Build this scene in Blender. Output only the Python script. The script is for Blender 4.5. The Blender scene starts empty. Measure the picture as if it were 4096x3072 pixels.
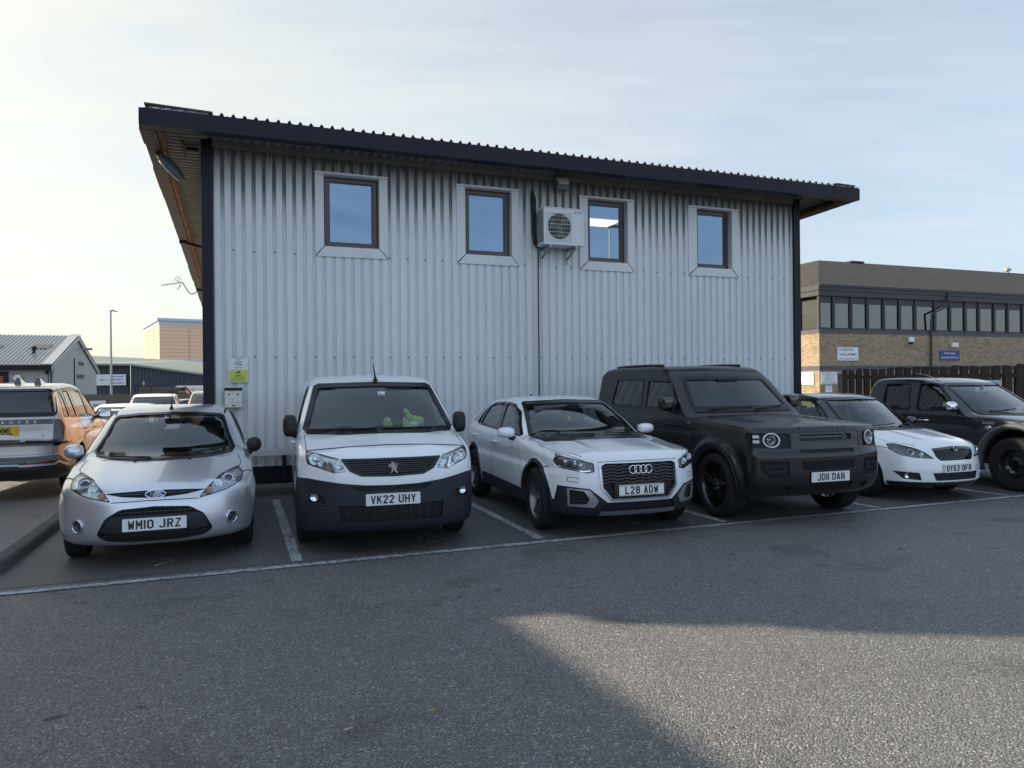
import bpy, bmesh, math, random
import numpy as np
from mathutils import Vector, Matrix
from mathutils.bvhtree import BVHTree
from mathutils.geometry import delaunay_2d_cdt

random.seed(7)
R = math.radians
SC = bpy.context.scene
COL = SC.collection
ANG = R(20.8)
CA, SA = math.cos(ANG), math.sin(ANG)


def L2W(u, v, z=0.0):
    """car-park axes (u along the white front line, v towards the building) to world"""
    return (u * CA - v * SA, u * SA + v * CA, z)


# ------------------------------------------------------------------ objects
def tag(o, label=None, cat=None, group=None, kind=None):
    if label: o['label'] = label
    if cat: o['category'] = cat
    if group: o['group'] = group
    if kind: o['kind'] = kind
    return o


def thing(name, label, cat, loc=(0, 0, 0), rz=0.0, group=None):
    o = bpy.data.objects.new(name, None)
    COL.objects.link(o)
    o.location = loc
    o.rotation_euler = (0, 0, rz)
    o.empty_display_size = .2
    return tag(o, label, cat, group)


def copy_tree(o, parent=None):
    c = o.copy()
    COL.objects.link(c)
    c.parent = parent
    for ch in o.children:
        copy_tree(ch, c)
    return c


class MB:
    """collects primitives into one mesh"""
    def __init__(s):
        s.v, s.f, s.m = [], [], []

    def add(s, vs, fs, m=0, M=None):
        o = len(s.v)
        for p in vs:
            s.v.append(tuple(M @ Vector(p)) if M is not None else tuple(p))
        for f in fs:
            s.f.append([i + o for i in f])
            s.m.append(m)
        return s

    def box(s, x0, x1, y0, y1, z0, z1, m=0, M=None):
        vs = [(x, y, z) for z in (z0, z1) for y in (y0, y1) for x in (x0, x1)]
        return s.add(vs, [(0, 2, 3, 1), (4, 5, 7, 6), (0, 1, 5, 4), (2, 6, 7, 3), (0, 4, 6, 2), (1, 3, 7, 5)], m, M)

    def prism(s, poly, axis, a, b, m=0, M=None):
        """2-D polygon extruded along axis; axis x: (y,z), y: (x,z), z: (x,y)"""
        n = len(poly)
        def P(p, t):
            return {'x': (t, p[0], p[1]), 'y': (p[0], t, p[1]), 'z': (p[0], p[1], t)}[axis]
        vs = [P(p, a) for p in poly] + [P(p, b) for p in poly]
        area = sum(poly[i][0] * poly[(i + 1) % n][1] - poly[(i + 1) % n][0] * poly[i][1] for i in range(n))
        flip = (area > 0) != (axis == 'y')
        if b < a: flip = not flip
        fs = [tuple(range(n))[::-1] if flip else tuple(range(n)), tuple(range(n, 2 * n)) if flip else tuple(range(n, 2 * n))[::-1]]
        for i in range(n):
            j = (i + 1) % n
            fs.append((i, j, n + j, n + i) if flip else (j, i, n + i, n + j))
        return s.add(vs, fs, m, M)

    def tube(s, pts, r, n=8, m=0, M=None, cap=True):
        pts = [Vector(p) for p in pts]
        rs = r if isinstance(r, (list, tuple)) else [r] * len(pts)
        vs, fs = [], []
        up = None
        for i, p in enumerate(pts):
            d = (pts[min(i + 1, len(pts) - 1)] - pts[max(i - 1, 0)]).normalized()
            if up is None:
                up = Vector((0, 0, 1)) if abs(d.z) < .9 else Vector((1, 0, 0))
            a = d.cross(up).normalized()
            up = a.cross(d).normalized()
            for k in range(n):
                t = 2 * math.pi * k / n
                vs.append(p + (a * math.cos(t) + up * math.sin(t)) * rs[i])
        for i in range(len(pts) - 1):
            for k in range(n):
                k2 = (k + 1) % n
                fs.append((i * n + k, i * n + k2, (i + 1) * n + k2, (i + 1) * n + k))
        if cap:
            fs.append(tuple(range(n))[::-1])
            fs.append(tuple(range((len(pts) - 1) * n, len(pts) * n)))
        return s.add(vs, fs, m, M)

    def lathe(s, prof, n=32, axis='z', c=(0, 0, 0), m=0, M=None, closed=False, a0=0.0):
        """prof: [(radius, along)]"""
        vs, fs = [], []
        for r, h in prof:
            for k in range(n):
                t = a0 + 2 * math.pi * k / n
                a, b = r * math.cos(t), r * math.sin(t)
                p = {'z': (a, b, h), 'y': (a, h, b), 'x': (h, a, b)}[axis]
                vs.append((p[0] + c[0], p[1] + c[1], p[2] + c[2]))
        N = len(prof)
        for i in range(N if closed else N - 1):
            j = (i + 1) % N
            for k in range(n):
                k2 = (k + 1) % n
                fs.append((i * n + k, i * n + k2, j * n + k2, j * n + k))
        return s.add(vs, fs, m, M)

    def mesh(s, name='m'):
        me = bpy.data.meshes.new(name)
        me.from_pydata(s.v, [], s.f)
        me.polygons.foreach_set('material_index', s.m)
        me.update()
        return me

    def build(s, name, mats, parent=None, smooth=None, bevel=0, recalc=True, label=None, weld=False):
        me = s.mesh(name)
        if recalc or bevel or weld:
            bm = bmesh.new(); bm.from_mesh(me)
            if weld: bmesh.ops.remove_doubles(bm, verts=bm.verts, dist=1e-5)
            if bevel:
                bmesh.ops.remove_doubles(bm, verts=bm.verts, dist=1e-5)
                es = [e for e in bm.edges if len(e.link_faces) == 2 and e.calc_face_angle(0) > .5]
                bmesh.ops.bevel(bm, geom=es, offset=bevel, segments=2, affect='EDGES', profile=.6)
            bmesh.ops.recalc_face_normals(bm, faces=bm.faces)
            bm.to_mesh(me); bm.free()
        return mkobj(name, me, mats, parent, smooth, label)


def mkobj(name, me, mats, parent=None, smooth=None, label=None):
    o = bpy.data.objects.new(name, me)
    me.name = name
    for m in (mats if isinstance(mats, (list, tuple)) else [mats]):
        me.materials.append(m)
    COL.objects.link(o)
    if parent is not None: o.parent = parent
    if smooth is not None:
        me.polygons.foreach_set('use_smooth', [True] * len(me.polygons))
        if smooth < 180: me.set_sharp_from_angle(angle=R(smooth))
    if label: o['label'] = label
    return o


# ------------------------------------------------------------------ materials
def srgb(r, g, b):
    f = lambda c: (c / 255) / 12.92 if c / 255 <= .04045 else ((c / 255 + .055) / 1.055) ** 2.4
    return (f(r), f(g), f(b), 1)


class NT:
    def __init__(s, name):
        s.mat = bpy.data.materials.new(name)
        s.mat.use_nodes = True
        s.t = s.mat.node_tree
        s.t.nodes.clear()
        s.out = s.n('ShaderNodeOutputMaterial')

    def n(s, ty, **kw):
        nd = s.t.nodes.new(ty)
        for k, v in kw.items():
            if k.startswith('i_'):
                nd.inputs[k[2:].replace('_', ' ')].default_value = v
            else:
                setattr(nd, k, v)
        return nd

    def l(s, a, b):
        s.t.links.new(a, b)

    def math(s, op, a, b=None, c=None, clamp=False):
        nd = s.n('ShaderNodeMath', operation=op, use_clamp=clamp)
        for i, q in enumerate((a, b, c)):
            if q is None: continue
            if isinstance(q, (int, float)): nd.inputs[i].default_value = q
            else: s.l(q, nd.inputs[i])
        return nd.outputs[0]

    def mix(s, fac, a, b, blend='MIX'):
        nd = s.n('ShaderNodeMix', data_type='RGBA', blend_type=blend)
        for i, q in ((0, fac), (6, a), (7, b)):
            if isinstance(q, (int, float, tuple)): nd.inputs[i].default_value = q
            else: s.l(q, nd.inputs[i])
        return nd.outputs[2]

    def ramp(s, fac, stops):
        nd = s.n('ShaderNodeValToRGB')
        els = nd.color_ramp.elements
        while len(els) < len(stops): els.new(.5)
        for e, (p, c) in zip(els, stops):
            e.position = p
            e.color = c if isinstance(c, tuple) else (c, c, c, 1)
        s.l(fac, nd.inputs[0])
        return nd.outputs[0]

    def coord(s, kind='Object', scale=None):
        tc = s.n('ShaderNodeTexCoord')
        if scale is None: return tc.outputs[kind]
        mp = s.n('ShaderNodeMapping')
        mp.inputs['Scale'].default_value = scale
        s.l(tc.outputs[kind], mp.inputs[0])
        return mp.outputs[0]

    def noise(s, vec, scale, detail=4, rough=.55, dist=0.0):
        nd = s.n('ShaderNodeTexNoise')
        nd.inputs['Scale'].default_value = scale
        nd.inputs['Detail'].default_value = detail
        nd.inputs['Roughness'].default_value = rough
        nd.inputs['Distortion'].default_value = dist
        if vec is not None: s.l(vec, nd.inputs['Vector'])
        return nd.outputs['Fac']

    def bump(s, h, strength=.3, dist=.01, normal=None):
        nd = s.n('ShaderNodeBump')
        nd.inputs['Strength'].default_value = strength
        nd.inputs['Distance'].default_value = dist
        s.l(h, nd.inputs['Height'])
        if normal is not None: s.l(normal, nd.inputs['Normal'])
        return nd.outputs[0]

    def bsdf(s, **kw):
        b = s.n('ShaderNodeBsdfPrincipled')
        for k, v in kw.items():
            k = k.replace('_', ' ')
            if isinstance(v, (int, float, tuple)): b.inputs[k].default_value = v
            else: s.l(v, b.inputs[k])
        s.l(b.outputs[0], s.out.inputs[0])
        return b


def simple(name, col, rough=.5, metal=0.0, coat=0.0, spec=.5, var=.12, vs=3.0, bump=0.0, bscale=200.0):
    """plain surface with slight uneven wear so that nothing is perfectly uniform"""
    t = NT(name)
    co = t.coord('Object')
    n = t.noise(co, vs, 5, .6)
    f = t.math('MULTIPLY_ADD', n, var * 2, 1 - var)
    c = t.mix(1.0, col, f, 'MULTIPLY')
    nd = t.t.nodes[-1]
    rr = t.math('MULTIPLY_ADD', n, .18, max(0.02, rough - .09), clamp=True)
    kw = dict(Base_Color=c, Roughness=rr if rough > .12 else rough, Metallic=metal, Coat_Weight=coat, Specular_IOR_Level=spec)
    if bump:
        kw['Normal'] = t.bump(t.noise(co, bscale, 3), bump, .002)
    t.bsdf(**kw)
    return t.mat


def paint(name, col, metal=0.0, rough=.35, coat=1.0, dirt=.25, flake=0.0, spec=.5):
    t = NT(name)
    co = t.coord('Object')
    big = t.noise(co, 1.6, 5, .6)
    sep = t.n('ShaderNodeSeparateXYZ'); t.l(co, sep.inputs[0])
    # road dirt that gathers on the low panels
    low = t.math('MULTIPLY', t.math('SUBTRACT', .62, sep.outputs[2], clamp=True), 1.6, clamp=True)
    d = t.math('MULTIPLY', t.math('MULTIPLY_ADD', low, .8, .12), t.math('MULTIPLY', big, dirt * 1.5), clamp=True)
    c = t.mix(d, col, (.16, .14, .12, 1))
    b = t.bsdf(Base_Color=c, Metallic=metal, Roughness=t.math('MULTIPLY_ADD', d, .8, rough, clamp=True), Coat_Weight=coat,
               Coat_Roughness=.03, Specular_IOR_Level=spec)
    if flake:
        v = t.n('ShaderNodeTexNoise'); v.inputs['Scale'].default_value = 900
        t.l(co, v.inputs['Vector'])
        t.l(t.bump(v.outputs['Fac'], flake, .001), b.inputs['Normal'])
    return t.mat


def glass(name, tint=(.62, .68, .68, 1), refl=1.0, rough=.012, gcol=(1, 1, 1, 1)):
    """single-sheet glazing: tinted see-through plus a mirror reflection that grows towards grazing angles"""
    t = NT(name)
    tr = t.n('ShaderNodeBsdfTransparent'); tr.inputs[0].default_value = tint
    gl = t.n('ShaderNodeBsdfGlossy'); gl.inputs['Roughness'].default_value = rough
    gl.inputs[0].default_value = gcol
    g = t.n('ShaderNodeNewGeometry')
    dt = t.n('ShaderNodeVectorMath', operation='DOT_PRODUCT')
    t.l(g.outputs['Normal'], dt.inputs[0]); t.l(g.outputs['Incoming'], dt.inputs[1])
    c = t.math('SUBTRACT', 1.0, t.math('ABSOLUTE', dt.outputs['Value']), clamp=True)
    fac = t.math('MULTIPLY_ADD', t.math('POWER', c, 4.2), .88, .085 * refl, clamp=True)
    mx = t.n('ShaderNodeMixShader')
    t.l(fac, mx.inputs[0]); t.l(tr.outputs[0], mx.inputs[1]); t.l(gl.outputs[0], mx.inputs[2])
    t.l(mx.outputs[0], t.out.inputs[0])
    return t.mat


# ------------------------------------------------------------------ text
def text_mesh(txt, size=1.0, bold=0.0, sx=1.0, depth=0.0, space=1.0, align='CENTER', line=1.0, word=1.0):
    """lettering as a mesh in the xz plane, facing -y, centred"""
    cu = bpy.data.curves.new('t', 'FONT')
    cu.body = txt
    cu.size = size
    cu.offset = bold
    cu.space_character = space
    cu.space_line = line
    cu.space_word = word
    cu.align_x = align
    cu.align_y = 'CENTER'
    cu.extrude = depth
    cu.resolution_u = 3
    ob = bpy.data.objects.new('t', cu)
    COL.objects.link(ob)
    dg = bpy.context.evaluated_depsgraph_get()
    me = bpy.data.meshes.new_from_object(ob.evaluated_get(dg))
    bpy.data.objects.remove(ob)
    me.transform(Matrix(((sx, 0, 0, 0), (0, 0, -1, 0), (0, 1, 0, 0), (0, 0, 0, 1))))
    if align == 'CENTER' and len(me.vertices):
        xs = [v.co.x for v in me.vertices]; zs = [v.co.z for v in me.vertices]
        me.transform(Matrix.Translation((-(min(xs) + max(xs)) / 2, 0, -(min(zs) + max(zs)) / 2)))
    return me


def text_obj(name, txt, mat, parent, loc, size=1.0, width=None, height=None, rot=(0, 0, 0), **kw):
    me = text_mesh(txt, size, **kw)
    if width and len(me.vertices):
        xs = [v.co.x for v in me.vertices]; zs = [v.co.z for v in me.vertices]
        fx = width / (max(xs) - min(xs))
        fz = height / (max(zs) - min(zs)) if height else fx
        me.transform(Matrix.Diagonal((fx, 1, fz, 1)))
    me.materials.clear()
    o = mkobj(name, me, mat, parent)
    o.location = loc
    o.rotation_euler = rot
    return o


# number-plate lettering drawn from strokes (a 50 x 79 cell for each character)
GLYPH = {
    'A': [[(6, 0), (25, 79), (44, 0)], [(12, 22), (38, 22)]], 'D': [[(7, 6), (7, 73), (28, 73), (43, 60), (43, 19), (28, 6), (7, 6)]],
    'F': [[(7, 0), (7, 73), (44, 73)], [(7, 41), (38, 41)]], 'H': [[(7, 0), (7, 79)], [(43, 0), (43, 79)], [(7, 40), (43, 40)]],
    'J': [[(7, 20), (7, 13), (16, 6), (32, 6), (41, 14), (41, 79)]], 'K': [[(7, 0), (7, 79)], [(43, 79), (11, 36)], [(20, 46), (45, 0)]],
    'L': [[(7, 79), (7, 6), (44, 6)]], 'M': [[(6, 0), (6, 79), (25, 32), (44, 79), (44, 0)]], 'N': [[(7, 0), (7, 79), (43, 0), (43, 79)]],
    'O': [[(17, 6), (33, 6), (43, 16), (43, 63), (33, 73), (17, 73), (7, 63), (7, 16), (17, 6)]], 'R': [[(7, 0), (7, 73), (32, 73), (43, 64), (43, 48), (32, 38), (7, 38)], [(25, 38), (44, 0)]],
    'U': [[(7, 79), (7, 16), (17, 6), (33, 6), (43, 16), (43, 79)]], 'V': [[(5, 79), (25, 0), (45, 79)]], 'W': [[(4, 79), (13, 0), (25, 52), (37, 0), (46, 79)]],
    'Y': [[(5, 79), (25, 38), (45, 79)], [(25, 40), (25, 0)]], 'Z': [[(6, 73), (43, 73), (7, 6), (45, 6)]],
    '1': [[(7, 0), (7, 79)]], '2': [[(7, 58), (10, 67), (18, 73), (32, 73), (42, 64), (42, 52), (8, 12), (8, 6), (44, 6)]],
    '3': [[(7, 60), (14, 73), (34, 73), (42, 64), (42, 50), (33, 41), (20, 41)], [(33, 41), (43, 31), (43, 15), (34, 6), (15, 6), (7, 17)]],
    '6': [[(41, 64), (33, 73), (17, 73), (7, 62), (7, 16), (17, 6), (33, 6), (43, 16), (43, 32), (33, 42), (10, 42)]],
    '8': [[(18, 41), (9, 50), (9, 64), (18, 73), (32, 73), (41, 64), (41, 50), (32, 41), (18, 41), (7, 30), (7, 16), (17, 6), (33, 6), (43, 16), (43, 30), (32, 41)]],
}
GLYPH['0'] = GLYPH['O']


def plate_text(name, txt, mat, parent, width, height, loc=(0, 0, 0), stroke=15):
    mb = MB(); x = 0.0; dep = 0
    for ch in txt:
        if ch == ' ':
            x += 33; continue
        w = 14 if ch == '1' else 50
        for line in GLYPH[ch]:
            for i in range(len(line) - 1):
                a, b = Vector(line[i]), Vector(line[i + 1])
                d = (b - a).normalized(); n = Vector((-d.y, d.x)) * stroke / 2
                e0 = d * (stroke * .40) if i > 0 else d * 0
                e1 = d * (stroke * .40) if i < len(line) - 2 else d * 0
                p = [a - e0 + n, a - e0 - n, b + e1 - n, b + e1 + n]
                q = [(min(max(v.x, 0), w) + x, min(max(v.y, 0), 79)) for v in p]
                y = -.00012 * (dep % 9); dep += 1
                mb.add([(u, y, v) for u, v in q], [(0, 1, 2, 3)])
        x += w + 11
    W = x - 11
    mb.v = [((a - W / 2) * width / W + loc[0], b + loc[1], (c - 39.5) * height / 79 + loc[2]) for a, b, c in mb.v]
    return mb.build(name, mat, parent, recalc=False)
# ------------------------------------------------------------------ implicit car bodies
class Prof:
    """monotone cubic through points, with its slope"""
    def __init__(s, pts, n=600):
        x = np.array([p[0] for p in pts], float); y = np.array([p[1] for p in pts], float)
        h = np.diff(x); d = np.diff(y) / h
        m = np.zeros_like(x)
        if len(x) > 2:
            for i in range(1, len(x) - 1):
                if d[i - 1] * d[i] > 0:
                    w1, w2 = 2 * h[i] + h[i - 1], h[i] + 2 * h[i - 1]
                    m[i] = (w1 + w2) / (w1 / d[i - 1] + w2 / d[i])
        m[0], m[-1] = d[0], d[-1]
        s.X = np.linspace(x[0], x[-1], n)
        k = np.clip(np.searchsorted(x, s.X) - 1, 0, len(x) - 2)
        t = (s.X - x[k]) / h[k]
        s.Y = ((2 * t**3 - 3 * t**2 + 1) * y[k] + (t**3 - 2 * t**2 + t) * h[k] * m[k]
               + (-2 * t**3 + 3 * t**2) * y[k + 1] + (t**3 - t**2) * h[k] * m[k + 1])
        s.D = np.gradient(s.Y, s.X)

    def __call__(s, q): return np.interp(q, s.X, s.Y)
    def d(s, q): return np.interp(q, s.X, s.D, left=0, right=0)


def smax(a, b, k):
    h = np.maximum(k - np.abs(a - b), 0) / k
    return np.maximum(a, b) + h * h * k * .25


def smin(a, b, k):
    return -smax(-a, -b, k)


def surface_nets(f, lo, hi, h):
    ax = [np.arange(lo[i], hi[i] + h, h) for i in range(3)]
    X, Y, Z = np.meshgrid(*ax, indexing='ij')
    F = f(X, Y, Z)
    G = np.stack([X, Y, Z], -1)
    nx, ny, nz = F.shape
    c = (nx - 1, ny - 1, nz - 1)
    acc = np.zeros(c + (3,)); cnt = np.zeros(c)
    def sl(d, base=None):
        return tuple(slice(d[i], c[i] + d[i]) for i in range(3))
    corners = [(i, j, k) for i in (0, 1) for j in (0, 1) for k in (0, 1)]
    for a in corners:
        for b in corners:
            if a < b and sum(abs(a[i] - b[i]) for i in range(3)) == 1:
                fa, fb = F[sl(a)], F[sl(b)]
                m = (fa < 0) != (fb < 0)
                t = np.where(m, fa / np.where(m, fa - fb, 1), 0)
                P = G[sl(a)] + (G[sl(b)] - G[sl(a)]) * t[..., None]
                acc += np.where(m[..., None], P, 0); cnt += m
    act = cnt > 0
    idx = -np.ones(c, int)
    idx[act] = np.arange(act.sum())
    V = acc[act] / cnt[act][:, None]
    quads = []
    I = F < 0
    for d in range(3):
        e = [0, 0, 0]; e[d] = 1
        o = [i for i in range(3) if i != d]
        A = [slice(0, None)] * 3
        a = I[tuple(slice(0, -1) if i == d else slice(1, -1) for i in range(3))]
        b = I[tuple(slice(1, None) if i == d else slice(1, -1) for i in range(3))]
        m = a != b
        p = np.argwhere(m)
        s = a[m]
        base = p.copy(); base[:, o[0]] += 1; base[:, o[1]] += 1
        def cell(du, dv):
            q = base.copy(); q[:, o[0]] += du; q[:, o[1]] += dv
            return idx[q[:, 0], q[:, 1], q[:, 2]]
        q = np.stack([cell(-1, -1), cell(0, -1), cell(0, 0), cell(-1, 0)], 1)
        if d == 1: s = ~s
        q[~s] = q[~s][:, ::-1]
        quads.append(q)
    Q = np.concatenate(quads)
    return V, Q


def grad(f, V, e=.002):
    g = np.stack([f(V[:, 0] + (e if i == 0 else 0), V[:, 1] + (e if i == 1 else 0), V[:, 2] + (e if i == 2 else 0))
                  - f(V[:, 0] - (e if i == 0 else 0), V[:, 1] - (e if i == 1 else 0), V[:, 2] - (e if i == 2 else 0))
                  for i in range(3)], 1) / (2 * e)
    return g


def np_mesh(V, Q):
    me = bpy.data.meshes.new('n')
    me.from_pydata(V.tolist(), [], Q.tolist())
    me.update()
    return me


def boolean(me, cutter, op='DIFFERENCE'):
    a = bpy.data.objects.new('a', me); b = bpy.data.objects.new('b', cutter)
    COL.objects.link(a); COL.objects.link(b)
    res = None
    for solver in ('MANIFOLD', 'EXACT'):
        md = a.modifiers.new('x', 'BOOLEAN')
        md.operation = op; md.object = b; md.solver = solver
        dg = bpy.context.evaluated_depsgraph_get(); dg.update()
        r = bpy.data.meshes.new_from_object(a.evaluated_get(dg))
        a.modifiers.clear()
        if len(r.polygons) > 0 and (len(r.vertices) != len(me.vertices)):
            res = r; break
    bpy.data.objects.remove(a); bpy.data.objects.remove(b)
    if res is None:
        print('boolean had no effect')
        return me
    return res


def inpoly(px, pz, poly):
    ins = np.zeros(np.shape(px), bool)
    n = len(poly)
    for i in range(n):
        x1, y1 = poly[i]; x2, y2 = poly[(i + 1) % n]
        if y1 == y2: continue
        c = ((y1 > pz) != (y2 > pz)) & (px < (x2 - x1) * (pz - y1) / (y2 - y1) + x1)
        ins ^= c
    return ins


def resample(poly, h, closed=True):
    out = []
    n = len(poly)
    for i in range(n if closed else n - 1):
        a = poly[i]; b = poly[(i + 1) % n]
        L = math.hypot(b[0] - a[0], b[1] - a[1])
        k = max(1, int(math.ceil(L / h)))
        for j in range(k):
            out.append((a[0] + (b[0] - a[0]) * j / k, a[1] + (b[1] - a[1]) * j / k))
    if not closed: out.append(tuple(poly[-1]))
    return out


def rounded(poly, r, n=4, only=None):
    """polygon with its corners rounded"""
    out = []
    N = len(poly)
    for i in range(N):
        p0, p, p1 = Vector(poly[i - 1]), Vector(poly[i]), Vector(poly[(i + 1) % N])
        a = (p0 - p); b = (p1 - p)
        rr = min(r, a.length * .45, b.length * .45)
        A = p + a.normalized() * rr; B = p + b.normalized() * rr
        for k in range(n + 1):
            t = k / n
            q = A * (1 - t) ** 2 + p * 2 * t * (1 - t) + B * t * t
            out.append((q.x, q.y))
    return out


def ell(cx, cz, a, b, n=28, rot=0.0):
    out = []
    for k in range(n):
        t = 2 * math.pi * k / n
        x, z = a * math.cos(t), b * math.sin(t)
        out.append((cx + x * math.cos(rot) - z * math.sin(rot), cz + x * math.sin(rot) + z * math.cos(rot)))
    return out


def mir(poly):
    return [(-p[0], p[1]) for p in poly][::-1]


class Body:
    def __init__(s, P, h=.028):
        s.P = P
        s.L, s.W = P['L'], P['W']
        s.pl = Prof(P['plan']); s.sd = Prof(P['side']); s.fr = Prof(P['front']); s.re = Prof(P['rear'])
        s.hd = Prof(P['hood']); s.rf = Prof(P['roof']); s.gw = Prof(P['gw']); s.gp = Prof(P.get('gplan', [(0, 0), (s.L, 0)]))
        s.hc = Prof(P['hc']); s.bt = Prof(P.get('bottom', [(0, P['zb']), (s.L, P['zb'])]))
        s.h = h
        V, Q = surface_nets(s.f, (-s.W - .12, -.12, .05), (s.W + .12, s.L + .12, P['H'] + .1), h)
        for _ in range(3):
            g = grad(s.f, V); n2 = (g * g).sum(1)
            st = (s.f(V[:, 0], V[:, 1], V[:, 2]) / np.maximum(n2, .3))[:, None] * g
            ln = np.linalg.norm(st, axis=1)[:, None]
            V -= st * np.minimum(1, .4 * h / np.maximum(ln, 1e-9))
        s.me = np_mesh(V, Q)
        s.me0 = s.me.copy()
        s.bvh = BVHTree.FromPolygons(V.tolist(), Q.tolist())
        s.V, s.Q = V, Q

    def f(s, x, y, z):
        P = s.P; W = s.W
        ax = np.abs(x); r = ax / W
        w = s.pl(y) - s.sd(z)
        for (wy, wz, wr, amt, wd) in P.get('flare', []):
            d = np.sqrt((y - wy) ** 2 + (z - wz) ** 2)
            w = w + amt * np.exp(-((d - wr) / wd) ** 2) * np.clip((z - .12) / .25, 0, 1)
        sidef = (ax - w) / np.sqrt(1 + s.pl.d(y) ** 2)
        top = (z - (s.hd(y) - s.hc(y) * r ** 2 + s.bulge(ax, y))) / np.sqrt(1 + s.hd.d(y) ** 2)
        fa, fp = P['fs']
        fs = (s.fr(z) + fa * r ** fp - y) / np.sqrt(1 + (fa * fp / W * np.minimum(r, 1.1) ** (fp - 1)) ** 2 + s.fr.d(z) ** 2)
        ra, rp = P['rs']
        rs = (y - (s.L - s.re(z) - ra * r ** rp)) / np.sqrt(1 + (ra * rp / W * np.minimum(r, 1.1) ** (rp - 1)) ** 2 + s.re.d(z) ** 2)
        kf, kt = P.get('k', (.14, .09))
        lo = smax(sidef, fs, kf); lo = smax(lo, rs, kf); lo = smax(lo, top, kt)
        lo = smax(lo, s.bt(y) - z, .08)
        wb, rb, ym = P['bow']
        sh = r ** 2 * np.interp(y, [ym - .4, ym + .4], [wb, -rb])
        yy = y - sh
        gt = (z - (s.rf(yy) - P['rc'] * r ** 2)) / np.sqrt(1 + s.rf.d(yy) ** 2)
        gs = (ax - (s.gw(z) - s.gp(y))) / np.sqrt(1 + s.gw.d(z) ** 2)
        g = smax(gt, gs, P.get('kg', .1))
        g = np.maximum(g, P['zg'] - z)
        g = np.maximum(g, y - (s.L - .02)) if not P.get('gend') else smax(g, y - P['gend'] - .0, .1)
        return smin(lo, g, P.get('kj', .05))

    def bulge(s, ax, y):
        b = 0.0
        for (x0, y0, y1, wd, amt) in s.P.get('ridge', []):
            b = b + amt * np.exp(-((ax - x0) / wd) ** 2) * np.clip((y - y0) / .15, 0, 1) * np.clip((y1 - y) / .15, 0, 1)
        return b

    # ---- projection on to the uncut surface
    def proj(s, axis, a, b, sg=1):
        if axis == 'f': o, d = Vector((a, -2, b)), Vector((0, 1, 0))
        elif axis == 'r': o, d = Vector((a, s.L + 2, b)), Vector((0, -1, 0))
        elif axis == 's': o, d = Vector((sg * 3, a, b)), Vector((-sg, 0, 0))
        elif axis == 't': o, d = Vector((a, b, 4)), Vector((0, 0, -1))
        p, n, i, t = s.bvh.ray_cast(o, d)
        if p is None:
            q = Vector((a, 0, b)) if axis == 'f' else Vector((a, s.L, b)) if axis == 'r' else Vector((sg * s.W, a, b)) if axis == 's' else Vector((a, b, 1))
            p, n, i, t = s.bvh.find_nearest(q)
        return p, n, d

    def sheet(s, poly, axis, sg=1, h=.03, holes=()):
        pts = resample(poly, h)
        edges = [(i, (i + 1) % len(pts)) for i in range(len(pts))]
        for H in holes:
            hp = resample(H, h); o = len(pts)
            pts += hp; edges += [(o + i, o + (i + 1) % len(hp)) for i in range(len(hp))]
        xs = [p[0] for p in poly]; zs = [p[1] for p in poly]
        gx, gz = np.meshgrid(np.arange(min(xs) + h * .5, max(xs), h), np.arange(min(zs) + h * .5, max(zs), h))
        gx, gz = gx.ravel(), gz.ravel()
        ins = inpoly(gx, gz, poly)
        for H in holes: ins &= ~inpoly(gx, gz, H)
        B = np.array(pts)
        for x, z, k in zip(gx, gz, ins):
            if k and np.min((B[:, 0] - x) ** 2 + (B[:, 1] - z) ** 2) > (h * .45) ** 2:
                pts.append((x, z))
        vs, es, fs, *_ = delaunay_2d_cdt([Vector(p) for p in pts], edges, [], 0, 1e-5)
        fs = [f for f in fs]
        C = np.array([[sum(vs[i].x for i in f) / len(f), sum(vs[i].y for i in f) / len(f)] for f in fs])
        ok = inpoly(C[:, 0], C[:, 1], poly)
        for H in holes: ok &= ~inpoly(C[:, 0], C[:, 1], H)
        return [(v.x, v.y) for v in vs], [f for f, k in zip(fs, ok) if k]

    def shell_mb(s, v2, fs, axis, sg, top, bot, along='n', m=0, flat=None):
        """closed thin solid: the 2-D mesh laid on the surface between offsets top and bot"""
        T, Bm = [], []
        for a, b in v2:
            p, n, d = s.proj(axis, a, b, sg)
            if flat is not None: p, n = flat(p, n)
            e = n if along == 'n' else -d
            T.append(p + e * top); Bm.append(p + e * bot)
        mb = MB(); N = len(v2)
        cnt = {}
        for f in fs:
            for i in range(len(f)):
                k = (f[i], f[(i + 1) % len(f)])
                cnt[k] = cnt.get(k, 0) + 1
        F = [tuple(f) for f in fs] + [tuple(i + N for i in f)[::-1] for f in fs]
        for (a, b) in cnt:
            if (b, a) not in cnt:
                F.append((b, a, a + N, b + N))
        mb.add(T + Bm, F, m)
        return mb

    def patch(s, name, poly, axis, mat, parent, off=.004, th=.006, sg=1, h=.03, holes=(), smooth=40, label=None, along='n'):
        v2, fs = s.sheet(poly, axis, sg, h, holes)
        mb = s.shell_mb(v2, fs, axis, sg, off, off - th, along)
        return mb.build(name, mat, parent, smooth=smooth, label=label)

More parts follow.
